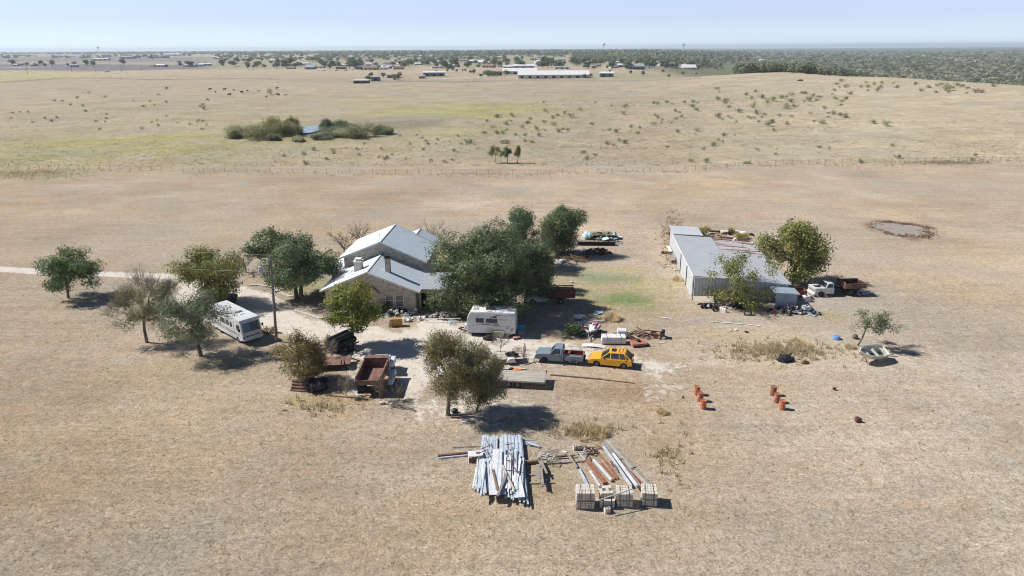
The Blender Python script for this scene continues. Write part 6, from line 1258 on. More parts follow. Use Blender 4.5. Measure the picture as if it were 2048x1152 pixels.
# ------------------------------------------------------------ beside the shed
b = MB()
def tyre(px, py, lb, r=.42, rot=(1.2, 0, .4), z=.3):
    b = MB(); b.lathe([(r*.55, -.11), (r*.9, -.12), (r, -.07), (r, .07), (r*.9, .12), (r*.55, .11), (r*.55, -.11)], n=20, close=False); single('old_tyre', b, TYRE, lb, 'tyre', G(px, py)+Vector((0, 0, z)), 0, 'tyres along the shed', rot=rot)
tyre(1430.5, 622, 'tyre facing the camera left of the white jugs', .45, (1.1, 0, .2)); tyre(1495, 630, 'big tyre leaning alone right of the thin tree', .52, (1.0, .1, -.5)); tyre(1410, 616, 'tyre at the left end of the shed junk, under the board', .4, (.9, 0, 1)); tyre(1421, 616, 'dark tyre behind the one facing the camera', .42, (1.2, 0, 1.2))
for i, (px, py) in enumerate([(1442, 622), (1446, 623), (1450, 624)]): single('white_jug', MB().lathe([(.16, 0), (.18, .05), (.18, .42), (.08, .52), (.06, .58)], n=12), WPVC, 'white plastic jug between the two front tyres', 'jug', G(px, py), 0, 'white jugs')
A = G(1404, 608); t = single('leaning_board', MB().slab([(-1.3, -.4, .45), (1.35, -.4, .5), (1.35, .5, .95), (-1.3, .5, .9)], .04), mat('beige_board', (.6, .52, .42), .8, col2=(.52, .45, .37)), 'big beige board leaning on the tyres at the shed corner', 'board', A+Vector((.1, 0, 0)), R(-4))
heap([('lump', BLKP, 16, 'black_bag', 'bag'), ('bar', GALW, 9, 'scrap_bar', 'scrap'), ('pipe', RUST, 9, 'scrap_pipe', 'scrap'), ('sheet', GALV, 5, 'scrap_sheet', 'scrap'), ('lump', TYRE, 8, 'dark_scrap', 'scrap')], (1462, 614), 4.2, .8, .5, 'junk lying along the corrugated front wall of the shed', 'junk along the shed front', 31, .5, 1.3)
heap([('lump', BLKP, 14, 'black_bag', 'bag'), ('pipe', CHASSIS, 9, 'scrap_pipe', 'scrap'), ('bar', GALV, 8, 'scrap_bar', 'scrap'), ('lump', REDM, 2, 'red_lump', 'scrap'), ('sheet', GALW, 3, 'scrap_sheet', 'scrap'), ('frame', CHASSIS, 7, 'scrap_frame', 'scrap')], (1580, 624), 2.6, 1.2, .8, 'junk piled before the blue sheet lean to', 'junk before the lean to', 32, .5, 1.2)
single('white_bag', MB().blob((0, 0, .25), (.28, .24, .32), 50, 2, .2), TRIM, 'white bag hanging about the right end of the shed wall', 'bag', G(1541, 621))
for (px, py, s, lb) in ((1614, 604, .95, 'upper white plastic tote right of the shed'), (1614, 626, 1.05, 'lower white plastic tote right of the shed')):
    t = thing('plastic_tote', lb, 'tote', G(px, py)+Vector((0, .4, 0)), R(10)); b = MB(); b.frus([(-.5*s, -.45*s, 0), (.5*s, -.45*s, 0), (.5*s, .45*s, 0), (-.5*s, .45*s, 0)], [(-.42*s, -.38*s, .8*s), (.42*s, -.38*s, .8*s), (.42*s, .38*s, .8*s), (-.42*s, .38*s, .8*s)]); part('tote_body', b, mat('stack_white', (.78, .78, .79), .6), t, bev=.06); b = MB(); b.lathe([(.12, .8*s), (.12, .86*s)], n=12); part('cap', b, CHASSIS, t)
heap([('sheet', GALV, 4, 'scrap_sheet', 'scrap'), ('lump', BLKP, 4, 'black_bag', 'bag')], (1628, 628), .8, .6, .3, 'dark scrap right of the lower white tote', 'scrap by the totes', 33, .4, .9)
t = thing('red_hopper', 'dark red steel hopper in the shade between shed and white cab truck', 'hopper', G(1600, 598)+Vector((0, .7, 0)), R(-4)); b = MB()
for s in (-1, 1): b.box((0, s*.7, .7), (1.7, .05, .9)); b.box((s*.85, 0, .7), (.05, 1.35, .9))
b.box((0, 0, .3), (1.65, 1.35, .05)); part('tub', b, STAKE, t); b = MB()
for x in (-.7, .7):
    for y in (-.55, .55): b.bar((x, y, 0), (x, y, .3), .1, .1)
part('legs', b, CHASSIS, t)
heap([('sheet', WPVC, 5, 'scrap_sheet', 'scrap'), ('bar', WPVC, 5, 'scrap_bar', 'scrap'), ('lump', BLKP, 3, 'black_bag', 'bag')], (1730, 588), 1.8, .6, .2, 'white flat scrap at the tail of the rusty dump box', 'white scrap by the dump box', 34, .6, 1.5)
# rows of scrap behind the shed
heap([('pipe', RUST, 14, 'scrap_pipe', 'scrap'), ('bar', RUST, 16, 'rusty_bar', 'scrap'), ('lump', BLKP, 8, 'dark_scrap', 'scrap'), ('sheet', GALW, 7, 'scrap_sheet', 'scrap'), ('lump', RUST, 10, 'rust_lump', 'scrap'), ('frame', RUST, 5, 'scrap_frame', 'scrap')], (1422, 470), 7.5, 2.6, .8, 'rusty scrap in the rows behind the metal shed', 'scrap rows behind the shed', 35, .8, 2.4)
for i, (a, c) in enumerate([((1398, 477), (1500, 484)), ((1400, 480), (1455, 484)), ((1395, 461), (1440, 463)), ((1440, 474), (1495, 480))]): bar_px('rusty_beam', 'beam', 'long rusty beam in the scrap rows behind the shed', a, c, .4, .3, .3, RUST, 'long beams behind the shed')
single('white_tank', MB().lathe([(.35, -.2), (.5, -.1), (.5, .1), (.35, .2)], (0, 0, .5), 16, 'Y'), WPVC, 'white round tank end at the scrap rows', 'tank', G(1470, 487))
t = thing('car_hauler', 'low dark flat trailer between the striped roof and the large pecan', 'trailer', G(1512, 510)+Vector((0, .8, 0)), R(-8)); b = MB(); b.box((0, 0, .55), (3.6, 1.9, .1)); part('deck', b, RUST, t)
for x in (-.4, .5):
    for s in (-.9, .9): wheel(t, x, s, .36, .2, BLKRIM, 6)
b = MB(); b.bar((-1.8, 0, .5), (-3, 0, .5), .1, .1); part('tongue', b, CHASSIS, t)
heap([('lump', RUST, 5, 'rust_lump', 'scrap'), ('bar', GWOOD, 6, 'old_board', 'board')], (1334, 510), .9, 1.1, .5, 'rusty lump against the back left wall of the shed', 'scrap at the shed wall', 36, .6, 1.4)
for i in range(5): bar_px('old_board', 'board', 'grey board leaning against the long left wall of the shed', (1338+i*2.5, 522-i*.5), (1347+i*1.5, 505+i), .35+.1*i, .2, .04, GWOOD, 'boards leaning on the shed')
bar_px('white_board', 'board', 'white board standing at the back left wall of the shed', (1336, 492), (1342, 503), .6, .5, .06, WPVC)
# heaps right of the oak grove
heap([('bar', BWOOD, 14, 'old_board', 'board'), ('bar', RUST, 14, 'rusty_bar', 'scrap'), ('pipe', RUST, 8, 'scrap_pipe', 'scrap'), ('bar', mat('yellow_timber', (.55, .42, .2), .8), 8, 'yellow_board', 'board'), ('lump', CHASSIS, 4, 'dark_scrap', 'scrap')], (1147, 520), 2.5, 1.9, .9, 'rusty piece of the nearer heap right of the oak grove', 'nearer rust heap', 37, 1, 2.6)
heap([('lump', RUST, 12, 'rust_lump', 'scrap'), ('bar', RUST, 14, 'rusty_bar', 'scrap'), ('lump', BLKP, 8, 'dark_scrap', 'scrap'), ('frame', RUST, 5, 'scrap_frame', 'scrap')], (1191, 506), 2.6, 1.5, .9, 'rusty piece of the farther heap right of the oak grove', 'farther rust heap', 38, .7, 1.8)
bar_px('large_pipe', 'pipe', 'grey concrete pipe left of the farther rust heap', (1166, 506), (1182, 498), .3, .4, .4, GWOOD, round_=True); single('pale_bag', MB().blob((0, 0, .2), (.5, .4, .25), 55, 2, .3), mat('pale_blue_tarp', (.5, .6, .66), .6), 'pale crumpled bag left of the nearer rust heap', 'bag', G(1125, 524))
TARPB = mat('turquoise_tarp', (.42, .66, .72), .6, col2=(.66, .74, .76), scale=3); OLV = mat('olive_body', (.28, .28, .18), .8, col2=(.4, .36, .24), scale=2)
t = thing('old_trailer_wreck', 'old olive wrecked trailer body half under turquoise tarps', 'wreck', G(1203, 480)+Vector((0, 1.4, 0)), R(-3)); b = MB(); b.box((0, 0, .72), (4.2, 1.7, .3)); b.blob((.4, 0, .8), (1.5, .8, .3), 91, 3, .5); b.blob((-1.0, .2, .8), (1.1, .7, .25), 92, 3, .5); part('body', b, OLV, t)
b = MB(); b.blob((-2.3, -.3, .6), (.8, .8, .5), 60, 3, .6); part('tarp', b, TARPB, t); b = MB(); b.blob((2.5, -.5, .5), (.3, .5, .6), 61, 3, .6); part('tarp', b, TARPB, t); b = MB(); b.box((0, 0, .5), (5.4, 1.8, .2)); part('frame', b, CHASSIS, t)
for x in (-.5, .6):
    for s in (-1.0, 1.0): wheel(t, x, s, .38, .24, BLKRIM, 6)
heap([('sheet', TARPB, 9, 'tarp_sheet', 'tarp'), ('sheet', OLV, 10, 'olive_sheet', 'sheet'), ('bar', GALV, 9, 'scrap_bar', 'scrap'), ('frame', RUST, 4, 'scrap_frame', 'scrap'), ('lump', GWOOD, 6, 'dark_scrap', 'scrap')], (1203, 476), 3.0, 1.6, 1.1, '', 'scrap over the olive wreck', 93, .8, 2.0)
t = thing('dark_rack', 'long low dark fence rack below the turquoise tarps', 'rack', G(1195, 492)+Vector((0, .2, 0)), R(-3)); b = MB()
for i in range(10): b.bar((-3.4+i*.72, 0, 0), (-3.4+i*.72, 0, .95), .06, .06)
b.bar((-3.4, 0, .95), (3.1, 0, .95), .06, .06); b.bar((-3.4, 0, .5), (3.1, 0, .5), .05, .05); b.box((-.15, .3, .35), (6.3, .5, .5)); part('rails', b, CHASSIS, t)
heap([('bar', GALV, 7, 'scrap_bar', 'scrap'), ('frame', CHASSIS, 4, 'scrap_frame', 'scrap'), ('lump', CHASSIS, 3, 'dark_scrap', 'scrap')], (1228, 486), 1.5, .9, .8, 'grey scrap at the right end of the dark rack', 'scrap by the dark rack', 39, .6, 1.6)
for i, px in enumerate((1229, 1231.5)): bar_px('stake', 'stake', 'thin stake standing below the dark rack', (px, 502), (px+.1, 501.8), .5, .05, .05, CHASSIS, 'two thin stakes')
single('white_bag', MB().blob((0, 0, .15), (.3, .2, .15), 62, 2, .3), TRIM, 'small white bag on the lawn above the stake truck', 'bag', G(1143, 566))
for i, (px, py) in enumerate([(1330, 529), (1337, 533), (1350, 541), (1461, 662), (1472, 661), (1493, 665)]): single('small_debris', MB().blob((0, 0, .08), (.25, .16, .12), 63+i, 1, .3), TRIM if i < 5 else BLKP, ['pale scrap farthest up beside the shed wall', 'pale scrap just below it beside the shed wall', 'pale scrap nearest the shed doors', 'pale scrap left of the weedy strip', 'pale scrap in the weedy strip', 'dark scrap in the weedy strip'][i], 'scrap', G(px, py))
# ------------------------------------------------------------ fences
FM = mat('fence_steel', (.2, .17, .145), .8)
def fence(label, pts, spacing, H, r=.026, wires=4, solid=0, wr=.01):
    W = GTV([p[0] for p in pts], [p[1] for p in pts]); t = thing('wire_fence', label, 'fence', tuple(W[0])); o = Vector(W[0]); acc = []
    for a, b in zip(W[:-1], W[1:]):
        L = math.hypot(b[0]-a[0], b[1]-a[1]); n = max(1, int(L/spacing))
        for i in range(n): acc.append((a[0]+(b[0]-a[0])*i/n, a[1]+(b[1]-a[1])*i/n))
    acc.append((W[-1][0], W[-1][1])); P = [Vector((x, y, float(Z(x, y)))) for x, y in acc]
    pm = part('post', MB().bar((0, 0, -.2), (0, 0, H+.1), 2*r, 2*r), FM, t); pm.location = P[0]-o
    for p in P[1:100]: q = pm.copy(); C.objects.link(q); q.parent = t; q.location = p-o
    if len(P) > 100:
        b = MB()
        for p in P[100:]: b.bar(p-o+Vector((0, 0, -.2)), p-o+Vector((0, 0, H+.1)), 2*r, 2*r)
        s = part('post_row', b, FM, t); s['kind'] = 'stuff'
    b = MB()
    for k in range(wires): b.path([p-o+Vector((0, 0, H*(k+1)/wires)) for p in P], wr, 3)
    part('wires', b, FM, t)
fence('post and wire fence crossing the whole picture behind the mown field', [(-40, 334), (200, 341), (450, 345), (700, 348), (1000, 349), (1200, 347), (1350, 343), (1430, 338), (1500, 332)], 3.1, 1.3)
fence('dense netting fence in the right part behind the mown field', [(1500, 331), (1650, 328), (1800, 324), (2100, 322)], 2.4, 1.3, wires=7, wr=.013)
fence('far fence line rising at the left edge towards the pale field', [(-40, 170), (60, 163), (130, 157)], 12, 1.4, .12, 3, wr=.06)
fence('long far fence across the pasture before the barns', [(130, 157), (400, 159.5), (560, 160.5)], 14, 1.3, .12, 3, wr=.05)
fence('far corral fence between the sheds and the long white roofed barn', [(700, 166), (860, 165), (1010, 163), (1190, 162), (1400, 158)], 10, 1.4, .1, 3, wr=.05)
# ------------------------------------------------------------ pond
w = G(622, 259); me = MB(); me.lathe([(.01, 0), (1, 0)], n=40, close=False)
V = [(x*(1+.2*math.sin(3*math.atan2(y, x))), y*(1+.15*math.sin(2*math.atan2(y, x)+1)), 0) for x, y, z in me.v]; pw = meshobj('pond_water', V, me.f, mat('pond_water', (.28, .32, .36), .16, spec=.8, fine=0)); pc = GT(622, 260); pw.location = (pc.x, pc.y, pc.z+.35); pw.scale = (6.5, 17, 1); pw['kind'] = 'structure'
# ------------------------------------------------------------ pasture shrubs
protos = []
for i in range(6):
    o = make_shrub('pasture_shrub', 'pasture shrub', (0, -50, 0), 3.2, 1.7, [PASTL, PASTL, MES, PASTL, GRY, PASTL][i], 420, .3, 100+i, group='shrubs scattered over the pasture', stems=5); protos.append(o)
rgp = np.random.default_rng(21); spots = []
def scatter(n, x0, x1, y0, y1, s0, s1, lb, slope=0, tall=1.0):
    for i in range(n): x = rgp.uniform(x0, x1); spots.append((x, rgp.uniform(y0, y1)+slope*(x-x0), rgp.uniform(s0, s1), lb, tall))
scatter(52, 1080, 1480, 205, 300, .6, 1.35, 'grey green shrub in the middle of the far pasture')
scatter(62, 1430, 1700, 178, 250, .7, 1.6, 'grey green shrub on the right hand rise of the pasture')
scatter(34, 1640, 2000, 162, 180, .7, 1.4, 'shrub near the crest of the right hand rise', .03)
scatter(30, 940, 1150, 225, 290, .8, 1.4, 'low shrub just right of the dry pond bed')
scatter(44, 560, 960, 270, 330, .4, .95, 'low shrub between the pond thicket and the long fence')
scatter(48, 20, 430, 185, 260, .5, 1.1, 'low shrub in the left part of the far pasture')
scatter(16, 1100, 2000, 290, 330, .5, 1.0, 'small shrub scattered above the long fence on the right')
for x, y, s in ((1537, 253, 1.2), (1413, 326, 1.0), (1774, 252, 1.5), (1890, 182, 2.0), (1950, 186, 1.3), (1688, 236, 1.4), (1747, 247, 1.2), (1546, 263, .9), (543, 189, 1.8), (408, 219, 1.2), (1436, 236, 1.3), (1617, 203, 1.4)): spots.append((x, y, s*1.1, 'larger shrub standing out among the pasture shrubs', 1.25))
pos = GTV([s[0] for s in spots], [s[1] for s in spots])
for i, (s, p) in enumerate(zip(spots, pos)):
    sc = s[2]*(.8 if p[1] < 350 else 1.0); a = float(rgp.uniform(0, 6.28)); k = i % 6
    if i < 6: o = protos[i]; o.location = p; o.rotation_euler = (0, 0, a); o.scale = (sc, sc, sc*s[4]); o['label'] = s[3]; o['group'] = s[3]
    else: dup(protos[k], p, a, s[3], (sc, sc, sc*s[4]*float(rgp.uniform(.7, 1.2))), s[3])
def fuzz():                                  # fine weeds of the pasture
    rg = np.random.default_rng(5); n = 15000; x = rg.uniform(-40, 2090, n); y = 175+rg.random(n)**.8*158; P = GTV(x, y); k = 4
    th = np.degrees(np.arctan2(P[:, 0], P[:, 1])); P = P[(th < 15) | (rg.random(n) < .45)]; n = len(P)
    B = np.repeat(P, k, 0)+np.concatenate([rg.normal(size=(n*k, 2))*.5, np.zeros((n*k, 1))], 1); B[:, 2] += rg.uniform(.05, .3, n*k)
    n2 = 2600; x = rg.uniform(930, 1680, n2); y = np.where(rg.random(n2) < .5, rg.uniform(168, 215, n2), rg.uniform(205, 300, n2)); P2 = GTV(x, y); B2 = np.repeat(P2, 9, 0)+np.concatenate([rg.normal(size=(n2*9, 2))*.8, np.abs(rg.normal(size=(n2*9, 1)))*.3], 1)
    o = npmesh('low_scrub', leafquads(B2, .4, rg, N=np.tile([0, 0, 1.2], (len(B2), 1))), 4, leafmat('low_scrub', (.25, .27, .16), (.38, .37, .24), None, .03, .5), np.repeat(rg.random(n2), 9)); o['kind'] = 'stuff'; o['label'] = 'soft grey green scrub over the middle of the pasture'; o['category'] = 'scrub'
    o = npmesh('pasture_weeds', leafquads(B, .42, rg, N=np.tile([0, 0, 1.2], (len(B), 1))), 4, leafmat('pasture_weeds', (.30, .32, .18), (.42, .40, .26), (.5, .44, .31), .05, .5), np.repeat(rg.random(n), k)); o['kind'] = 'stuff'; o['label'] = 'fine weeds over the far pasture'; o['category'] = 'weeds'
fuzz()
# thicket at the pond
for i, (x0, x1, y, h, m, lb) in enumerate([(455, 500, 274, 4.2, PASTL, 'leftmost bush of the pond thicket'), (490, 550, 276, 4.0, MES, 'second bush from the left in the pond thicket'), (520, 575, 262, 5.0, PEC, 'bright green bush at the back of the pond thicket'), (560, 602, 270, 4.4, MES, 'bush just left of the pond water'), (572, 598, 256, 4.2, YEL, 'yellow green bush behind the pond water'),
                                           (640, 662, 258, 3.5, OAK, 'dark bush just right of the pond water'), (655, 705, 257, 3.2, OAKG, 'dark green bush behind the pond right'), (628, 668, 277, 1.5, GRY, 'low bush in front of the pond water'), (690, 745, 275, 4.4, MES, 'round bush right of the pond'), (745, 785, 268, 3.0, GRY, 'small bush at the right end of the thicket'),
                                           (660, 700, 273, 2.2, PASTL, 'low grey bush between the two right hand bushes'), (540, 560, 280, 1.4, GRY, 'small low bush before the pond thicket'), (470, 530, 268, 3.4, PASTL, 'pale bush behind the two left bushes of the pond thicket'), (540, 600, 266, 3.6, GRY, 'wide grey bush in the middle left of the pond thicket'), (585, 612, 282, 1.2, PASTL, 'pale low bush in front of the pond'), (640, 720, 264, 2.2, GRY, 'wide low bush behind the round right one')]):
    p = GT((x0+x1)/2, y); w_ = (x1-x0)*p.y/FPX*1.15; h *= 1.15
    make_shrub('pond_bush', lb, p, w_, h, m, 6500, .42, 130+i, D=w_*1.4, stems=10, low=.12, rz=.34)
bp = GT(652, 262); bare_tree('bare_tree', 'bare grey tree above the pond water', bp, 5, 6, 150, n=70, tr=.1)
for x0, x1, yt, y, m, lb, s in ((976, 1008, 292, 326, PEC, 'left of the three little trees by the long fence', 160), (1005, 1024, 295, 326, OAK, 'dark middle one of the three little trees by the long fence', 161), (1028, 1042, 293, 326, BRN, 'brownish right one of the three little trees by the long fence', 162)):
    p = GT((x0+x1)/2, y); w_ = (x1-x0)*p.y/FPX; zt = 32*0+(y-yt)*p.y/FPX*1.05
    make_tree('pasture_tree', lb, p, w_, zt*.35, zt, m, nleaf=1800, ls=.3, lobes=12, tr=.09, seed=s, shell=.1)
# ------------------------------------------------------------ cattle
def cow(coat):
    me = bpy.data.meshes.new('cow'); V = [(-.75, 0, 1.12), (-.3, 0, 1.08), (.25, 0, 1.05), (.7, 0, 1.15), (1.05, 0, 1.3), (1.25, 0, 1.2), (1.5, 0, 1.05), (-.95, 0, 1.0), (-1.0, 0, .6)]; E = [(0, 1), (1, 2), (2, 3), (3, 4), (4, 5), (5, 6), (0, 7), (7, 8)]; Rr = [.3, .36, .38, .32, .2, .15, .09, .05, .03]
    for x, k in ((.6, 3), (-.7, 0)):
        for s in (-1, 1):
            n = len(V); V += [(x, s*.2, .8), (x+(.03 if x > 0 else -.08), s*.2, .42), (x, s*.2, .03)]; E += [(k, n), (n, n+1), (n+1, n+2)]; Rr += [.15, .07, .06]
    for s in (-1, 1): n = len(V); V.append((1.2, s*.22, 1.32)); E.append((5, n)); Rr.append(.03)
    me.from_pydata(V, E, []); o = bpy.data.objects.new('cow', me); C.objects.link(o); sk_ = o.modifiers.new('skin', 'SKIN')
    for i, r in enumerate(Rr): me.skin_vertices[0].data[i].radius = (r, r*(1.15 if i < 4 else 1)); me.skin_vertices[0].data[i].use_root = (i == 1)
    o.modifiers.new('s', 'SUBSURF').levels = 1; me.materials.append(coat); return o
BC, WC = mat('black_hide', (.012, .011, .012), .7), mat('white_hide', (.7, .64, .52), .8, col2=(.5, .4, .3)); c0 = None; c1 = None
for i, (x, y, col_, lb) in enumerate([(333, 179, 0, 'black cow standing alone, farthest left of the herd'), (420, 181, 0, 'black cow second from the left of the herd'), (431, 186, 0, 'small black cow just below the second one'), (449.5, 181, 0, 'black cow in the upper middle of the herd'), (468, 182, 0, 'small cow between the two middle cows'),
                                      (459, 192, 0, 'black cow lowest in the middle of the herd'), (484, 187, 0, 'black cow right of the middle of the herd'), (495, 183, 0, 'small dark calf right of the middle'), (554, 179, 0, 'uppermost black cow at the right end of the herd'), (556.5, 192, 0, 'black cow under the shrub at the right end of the herd'), (533, 195, 0, 'small black calf lowest at the right'),
                                      (517, 185, 1, 'white cow in the middle right of the herd'), (571, 192, 1, 'white cow at the right end of the herd')]):
    p = GT(x, y)
    if col_ == 0:
        o = cow(BC) if c0 is None else c0.copy(); 
        if c0 is None: c0 = o
        else: C.objects.link(o)
    else:
        o = cow(WC) if c1 is None else c1.copy()
        if c1 is None: c1 = o
        else: C.objects.link(o)
    o.location = p; o.rotation_euler = (0, 0, [0, .3, 2.6, .1, 3.3, .2, 3.0, 1.0, .2, 3.2, .5, .1, 3.0][i]); k = 1.15*(.75 if 'small' in lb or 'calf' in lb else 1.1); o.scale = (k, k, k); o['label'] = lb; o['category'] = 'cow'; o['group'] = 'grazing cattle'
single('hay_heap', MB().blob((0, 0, .5), (2.0, 1.0, .8), 70, 3, .2), RUST, 'dark brown heap alone on the crest of the right hand rise', 'heap', GT(1600, 162))
# ------------------------------------------------------------ far buildings
WR = mat('white_far_roof', (.8, .8, .8), .5, fine=.05, fscale=.3); WW = mat('white_far_wall', (.62, .61, .58), .8, col2=(.5, .48, .45), scale=.1); GG_ = mat('green_far_wall', (.2, .27, .24), .8); TN = mat('tan_far_wall', (.5, .4, .3), .85); GRR = mat('grey_far_roof', (.4, .42, .45), .7); BRW = mat('brown_far_roof', (.26, .19, .16), .8); DKW = mat('dark_far_wall', (.12, .13, .13), .8); BLR = mat('blue_far_roof', (.33, .4, .5), .7)
def barn(name, label, cat, px, py, L, D, ze, zr, wm, rm, rz=0, doors=0, group=None, chimney=False):
    p = GT(px, py); t = thing(name, label, cat, (p.x, p.y+D/2, p.z-.3), rz, group); b = MB()
    b.add([(-L/2, -D/2, 0), (L/2, -D/2, 0), (L/2, D/2, 0), (-L/2, D/2, 0), (-L/2, -D/2, ze), (L/2, -D/2, ze), (L/2, D/2, ze), (-L/2, D/2, ze), (-L/2, 0, zr), (L/2, 0, zr)], [(0, 1, 5, 4), (1, 2, 6, 9, 5), (2, 3, 7, 6), (3, 0, 4, 8, 7)]); part('wall', b, wm, t)
    r = MB(); o = .5; q = .25
    r.slab([(-L/2-o, -D/2-o, ze+.05), (L/2+o, -D/2-o, ze+.05), (L/2+o, 0, zr+q), (-L/2-o, 0, zr+q)], .2); r.slab([(-L/2-o, 0, zr+q), (L/2+o, 0, zr+q), (L/2+o, D/2+o, ze+.05), (-L/2-o, D/2+o, ze+.05)], .2); part('roof', r, rm, t)
    for i in range(doors):
        x = -L/2+(i+.5)*L/doors; w_ = L/doors*.35; part('window' if L < 30 else 'door', MB().box((x, -D/2-.06, ze*.45), (w_, .1, ze*.5)), DARK, t)  # on long walls the black boxes paint the shade inside open bays
    return t
barn('long_barn', 'very long white roofed barn in the distance, largest far building', 'barn', 1108, 157, 78, 34, 4.2, 8.0, WW, WR, R(-1), 9)
barn('long_barn', 'second white roofed barn behind the left end of the longest barn', 'barn', 1040, 149, 45, 28, 4.5, 8.0, WW, WR, R(-1), 4)
barn('far_barn', 'dark brick like shed left of the long white roofed barn', 'barn', 993, 151, 14, 10, 4.5, 5.2, mat('brick_far', (.25, .17, .14), .9), BRW, 0, 3)
barn('far_barn', 'green grey barn with pale roof left of the farm track', 'barn', 867, 153, 26, 16, 5.0, 6.2, GG_, WR, R(5), 3); barn('far_shed', 'tiny brown shed before the green grey barn', 'shed', 844, 157, 7, 6, 3, 3.6, TN, GRR, 0, 2)
barn('far_shed', 'leftmost low shed with flat grey roof at the dark pen', 'shed', 722, 167, 15, 8, 3.2, 4, DKW, mat('pale_far_roof', (.62, .6, .55), .7), 0, 2); barn('far_shed', 'square green grey shed beside the low flat shed', 'shed', 750, 162, 10, 8, 4.5, 5.4, GG_, GRR, .2, 1); barn('far_shed', 'grey green shed half behind a dark tree', 'shed', 786, 156, 14, 8, 4, 5, GG_, GRR, 0, 2)
barn('far_barn', 'green barn with white roof right of the longest barn', 'barn', 1214, 154, 16, 10, 4.5, 6, GG_, WR, -.1, 2)
barn('far_house', 'dark green house with broad grey roof beyond the right pasture', 'house', 1272, 139, 26, 18, 5, 9, GG_, GRR, .1, 4, chimney=True); barn('far_house', 'white hipped pavilion roof near the wood edge', 'house', 1379, 138, 28, 22, 3, 8.5, WW, WR, 0, 3); barn('far_house', 'pale villa among the trees right of the pavilion', 'house', 1528, 124, 34, 20, 7, 11, WW, mat('pale_far_roof', (.62, .6, .55), .7), 0, 5)
barn('white_box_trailer', 'white box trailer standing alone on the left far field edge', 'box trailer', 213, 144.5, 6.5, 3, 3.4, 3.6, WR, WR, 0, 0)
barn('far_barn', 'white farm building with tall silo block beyond the ploughed field', 'barn', 200, 121, 54, 20, 6, 8, WW, WR, 0, 3); barn('far_barn', 'grey industrial shed beyond the ploughed field', 'warehouse', 253, 117.5, 48, 30, 8, 11, mat('grey_far', (.45, .47, .5), .8), GRR, 0, 2); barn('far_barn', 'dark roofed industrial shed right of the grey one', 'warehouse', 322, 116, 48, 30, 7, 10, TN, GRR, 0, 2)
barn('far_barn', 'long white factory roof below the silos on the skyline', 'warehouse', 342, 111.8, 98, 50, 9, 14, WW, WR, 0, 2); barn('far_factory', 'bright white factory block on the left skyline', 'factory', 344, 108, 75, 40, 17, 19, WR, WR, 0, 0)
for i, px in enumerate((357, 367, 378)):
    p = GT(px, 111.5); single('grain_silo', MB().lathe([(11, 0), (11, 17), (2, 22)], n=18), mat('grey_far', (.45, .47, .5), .8), ['left of the three grain silos', 'middle one of the three grain silos', 'right of the three grain silos'][i], 'silo', p)
for i, (px, py, h) in enumerate([(198, 108, 55), (1207, 104, 50), (1366, 103.5, 55)]):
    p = GT(px, py); t = thing('water_tower', ['faint water tower on the left skyline', 'faint water tower on the middle skyline', 'faint water tower right of the middle skyline'][i], 'water tower', p); part('stem', MB().lathe([(6, 0), (3.5, h*.3), (3.5, h)], n=12), WR, t); part('tank', MB().lathe([(2, h-6), (13, h+2), (15, h+8), (12, h+14), (1, h+18)], n=16), WR, t)
gh = GT(1076, 132); single('white_tank', MB().lathe([(7, 0), (7, 9), (1, 11)], n=16), WR, 'white round tank behind the longest barn', 'tank', gh)
rf = random.Random(33); hn = 0
HK = [(14, 9, 3, 5.2, WW, GRR), (18, 10, 3, 5.5, TN, BRW), (22, 9, 3.2, 4.4, WW, WR), (12, 9, 3.2, 5.5, mat('blue_far_wall', (.3, .36, .42), .8), GRR), (28, 14, 4.2, 6, mat('grey_far', (.45, .47, .5), .8), WR), (16, 10, 3, 5, mat('brick_far', (.25, .17, .14), .9), BRW), (20, 8, 2.8, 3.6, WR, BLR)]
hp = []
def town(n, x0, x1, y0, y1, where):
    for i in range(n):
        k = rf.randrange(len(HK)); x, y = rf.uniform(x0, x1), rf.uniform(y0, y1); L, D, ze, zr, wm, rm = HK[k]; desc = ['grey roofed white', 'brown roofed tan', 'long low white', 'grey roofed bluish', 'large white roofed', 'brown roofed brick', 'blue roofed white'][k]
        if len([1 for q in hp if q[0] == k]) == 0:
            t = barn('town_house', '%s house %s' % (desc, where), 'house', x, y, L, D, ze, zr, wm, rm, rf.uniform(-.4, .4), 3, group='%s houses %s' % (desc, where)); hp.append((k, t))
        else:
            src = [q[1] for q in hp if q[0] == k][0]; p = GT(x, y); s = rf.uniform(.8, 1.25); dup(src, (p.x, p.y, p.z-.3), rf.uniform(-.5, .5), '%s house %s' % (desc, where), s, '%s houses %s' % (desc, where))
town(26, 560, 800, 128, 140, 'in the far village left of the middle'); town(30, 800, 1170, 124, 138, 'in the far village behind the longest barn'); town(20, 1150, 1400, 124, 138, 'among the trees right of the longest barn')
town(10, 20, 420, 130, 134, 'in the row beyond the ploughed field'); town(24, 430, 1000, 113, 124, 'far out on the plain left of the middle'); town(12, 1000, 1480, 111, 121, 'far out on the plain right of the middle'); town(14, 0, 420, 108.5, 114, 'low on the left skyline')
for i in range(14):
    p = GT(rf.uniform(630, 740), rf.uniform(139, 142)); single('parked_car', MB().prof([(-2.2, .4), (2.2, .4), (2.2, .9), (1.2, 1.0), (.6, 1.5), (-1.3, 1.5), (-2.0, 1.0)], -.85, .85), [WR, DKW, BLR, GRR][i % 4], 'car parked in the row before the far village', 'car', p, rf.uniform(-.3, .3), 'cars before the far village')
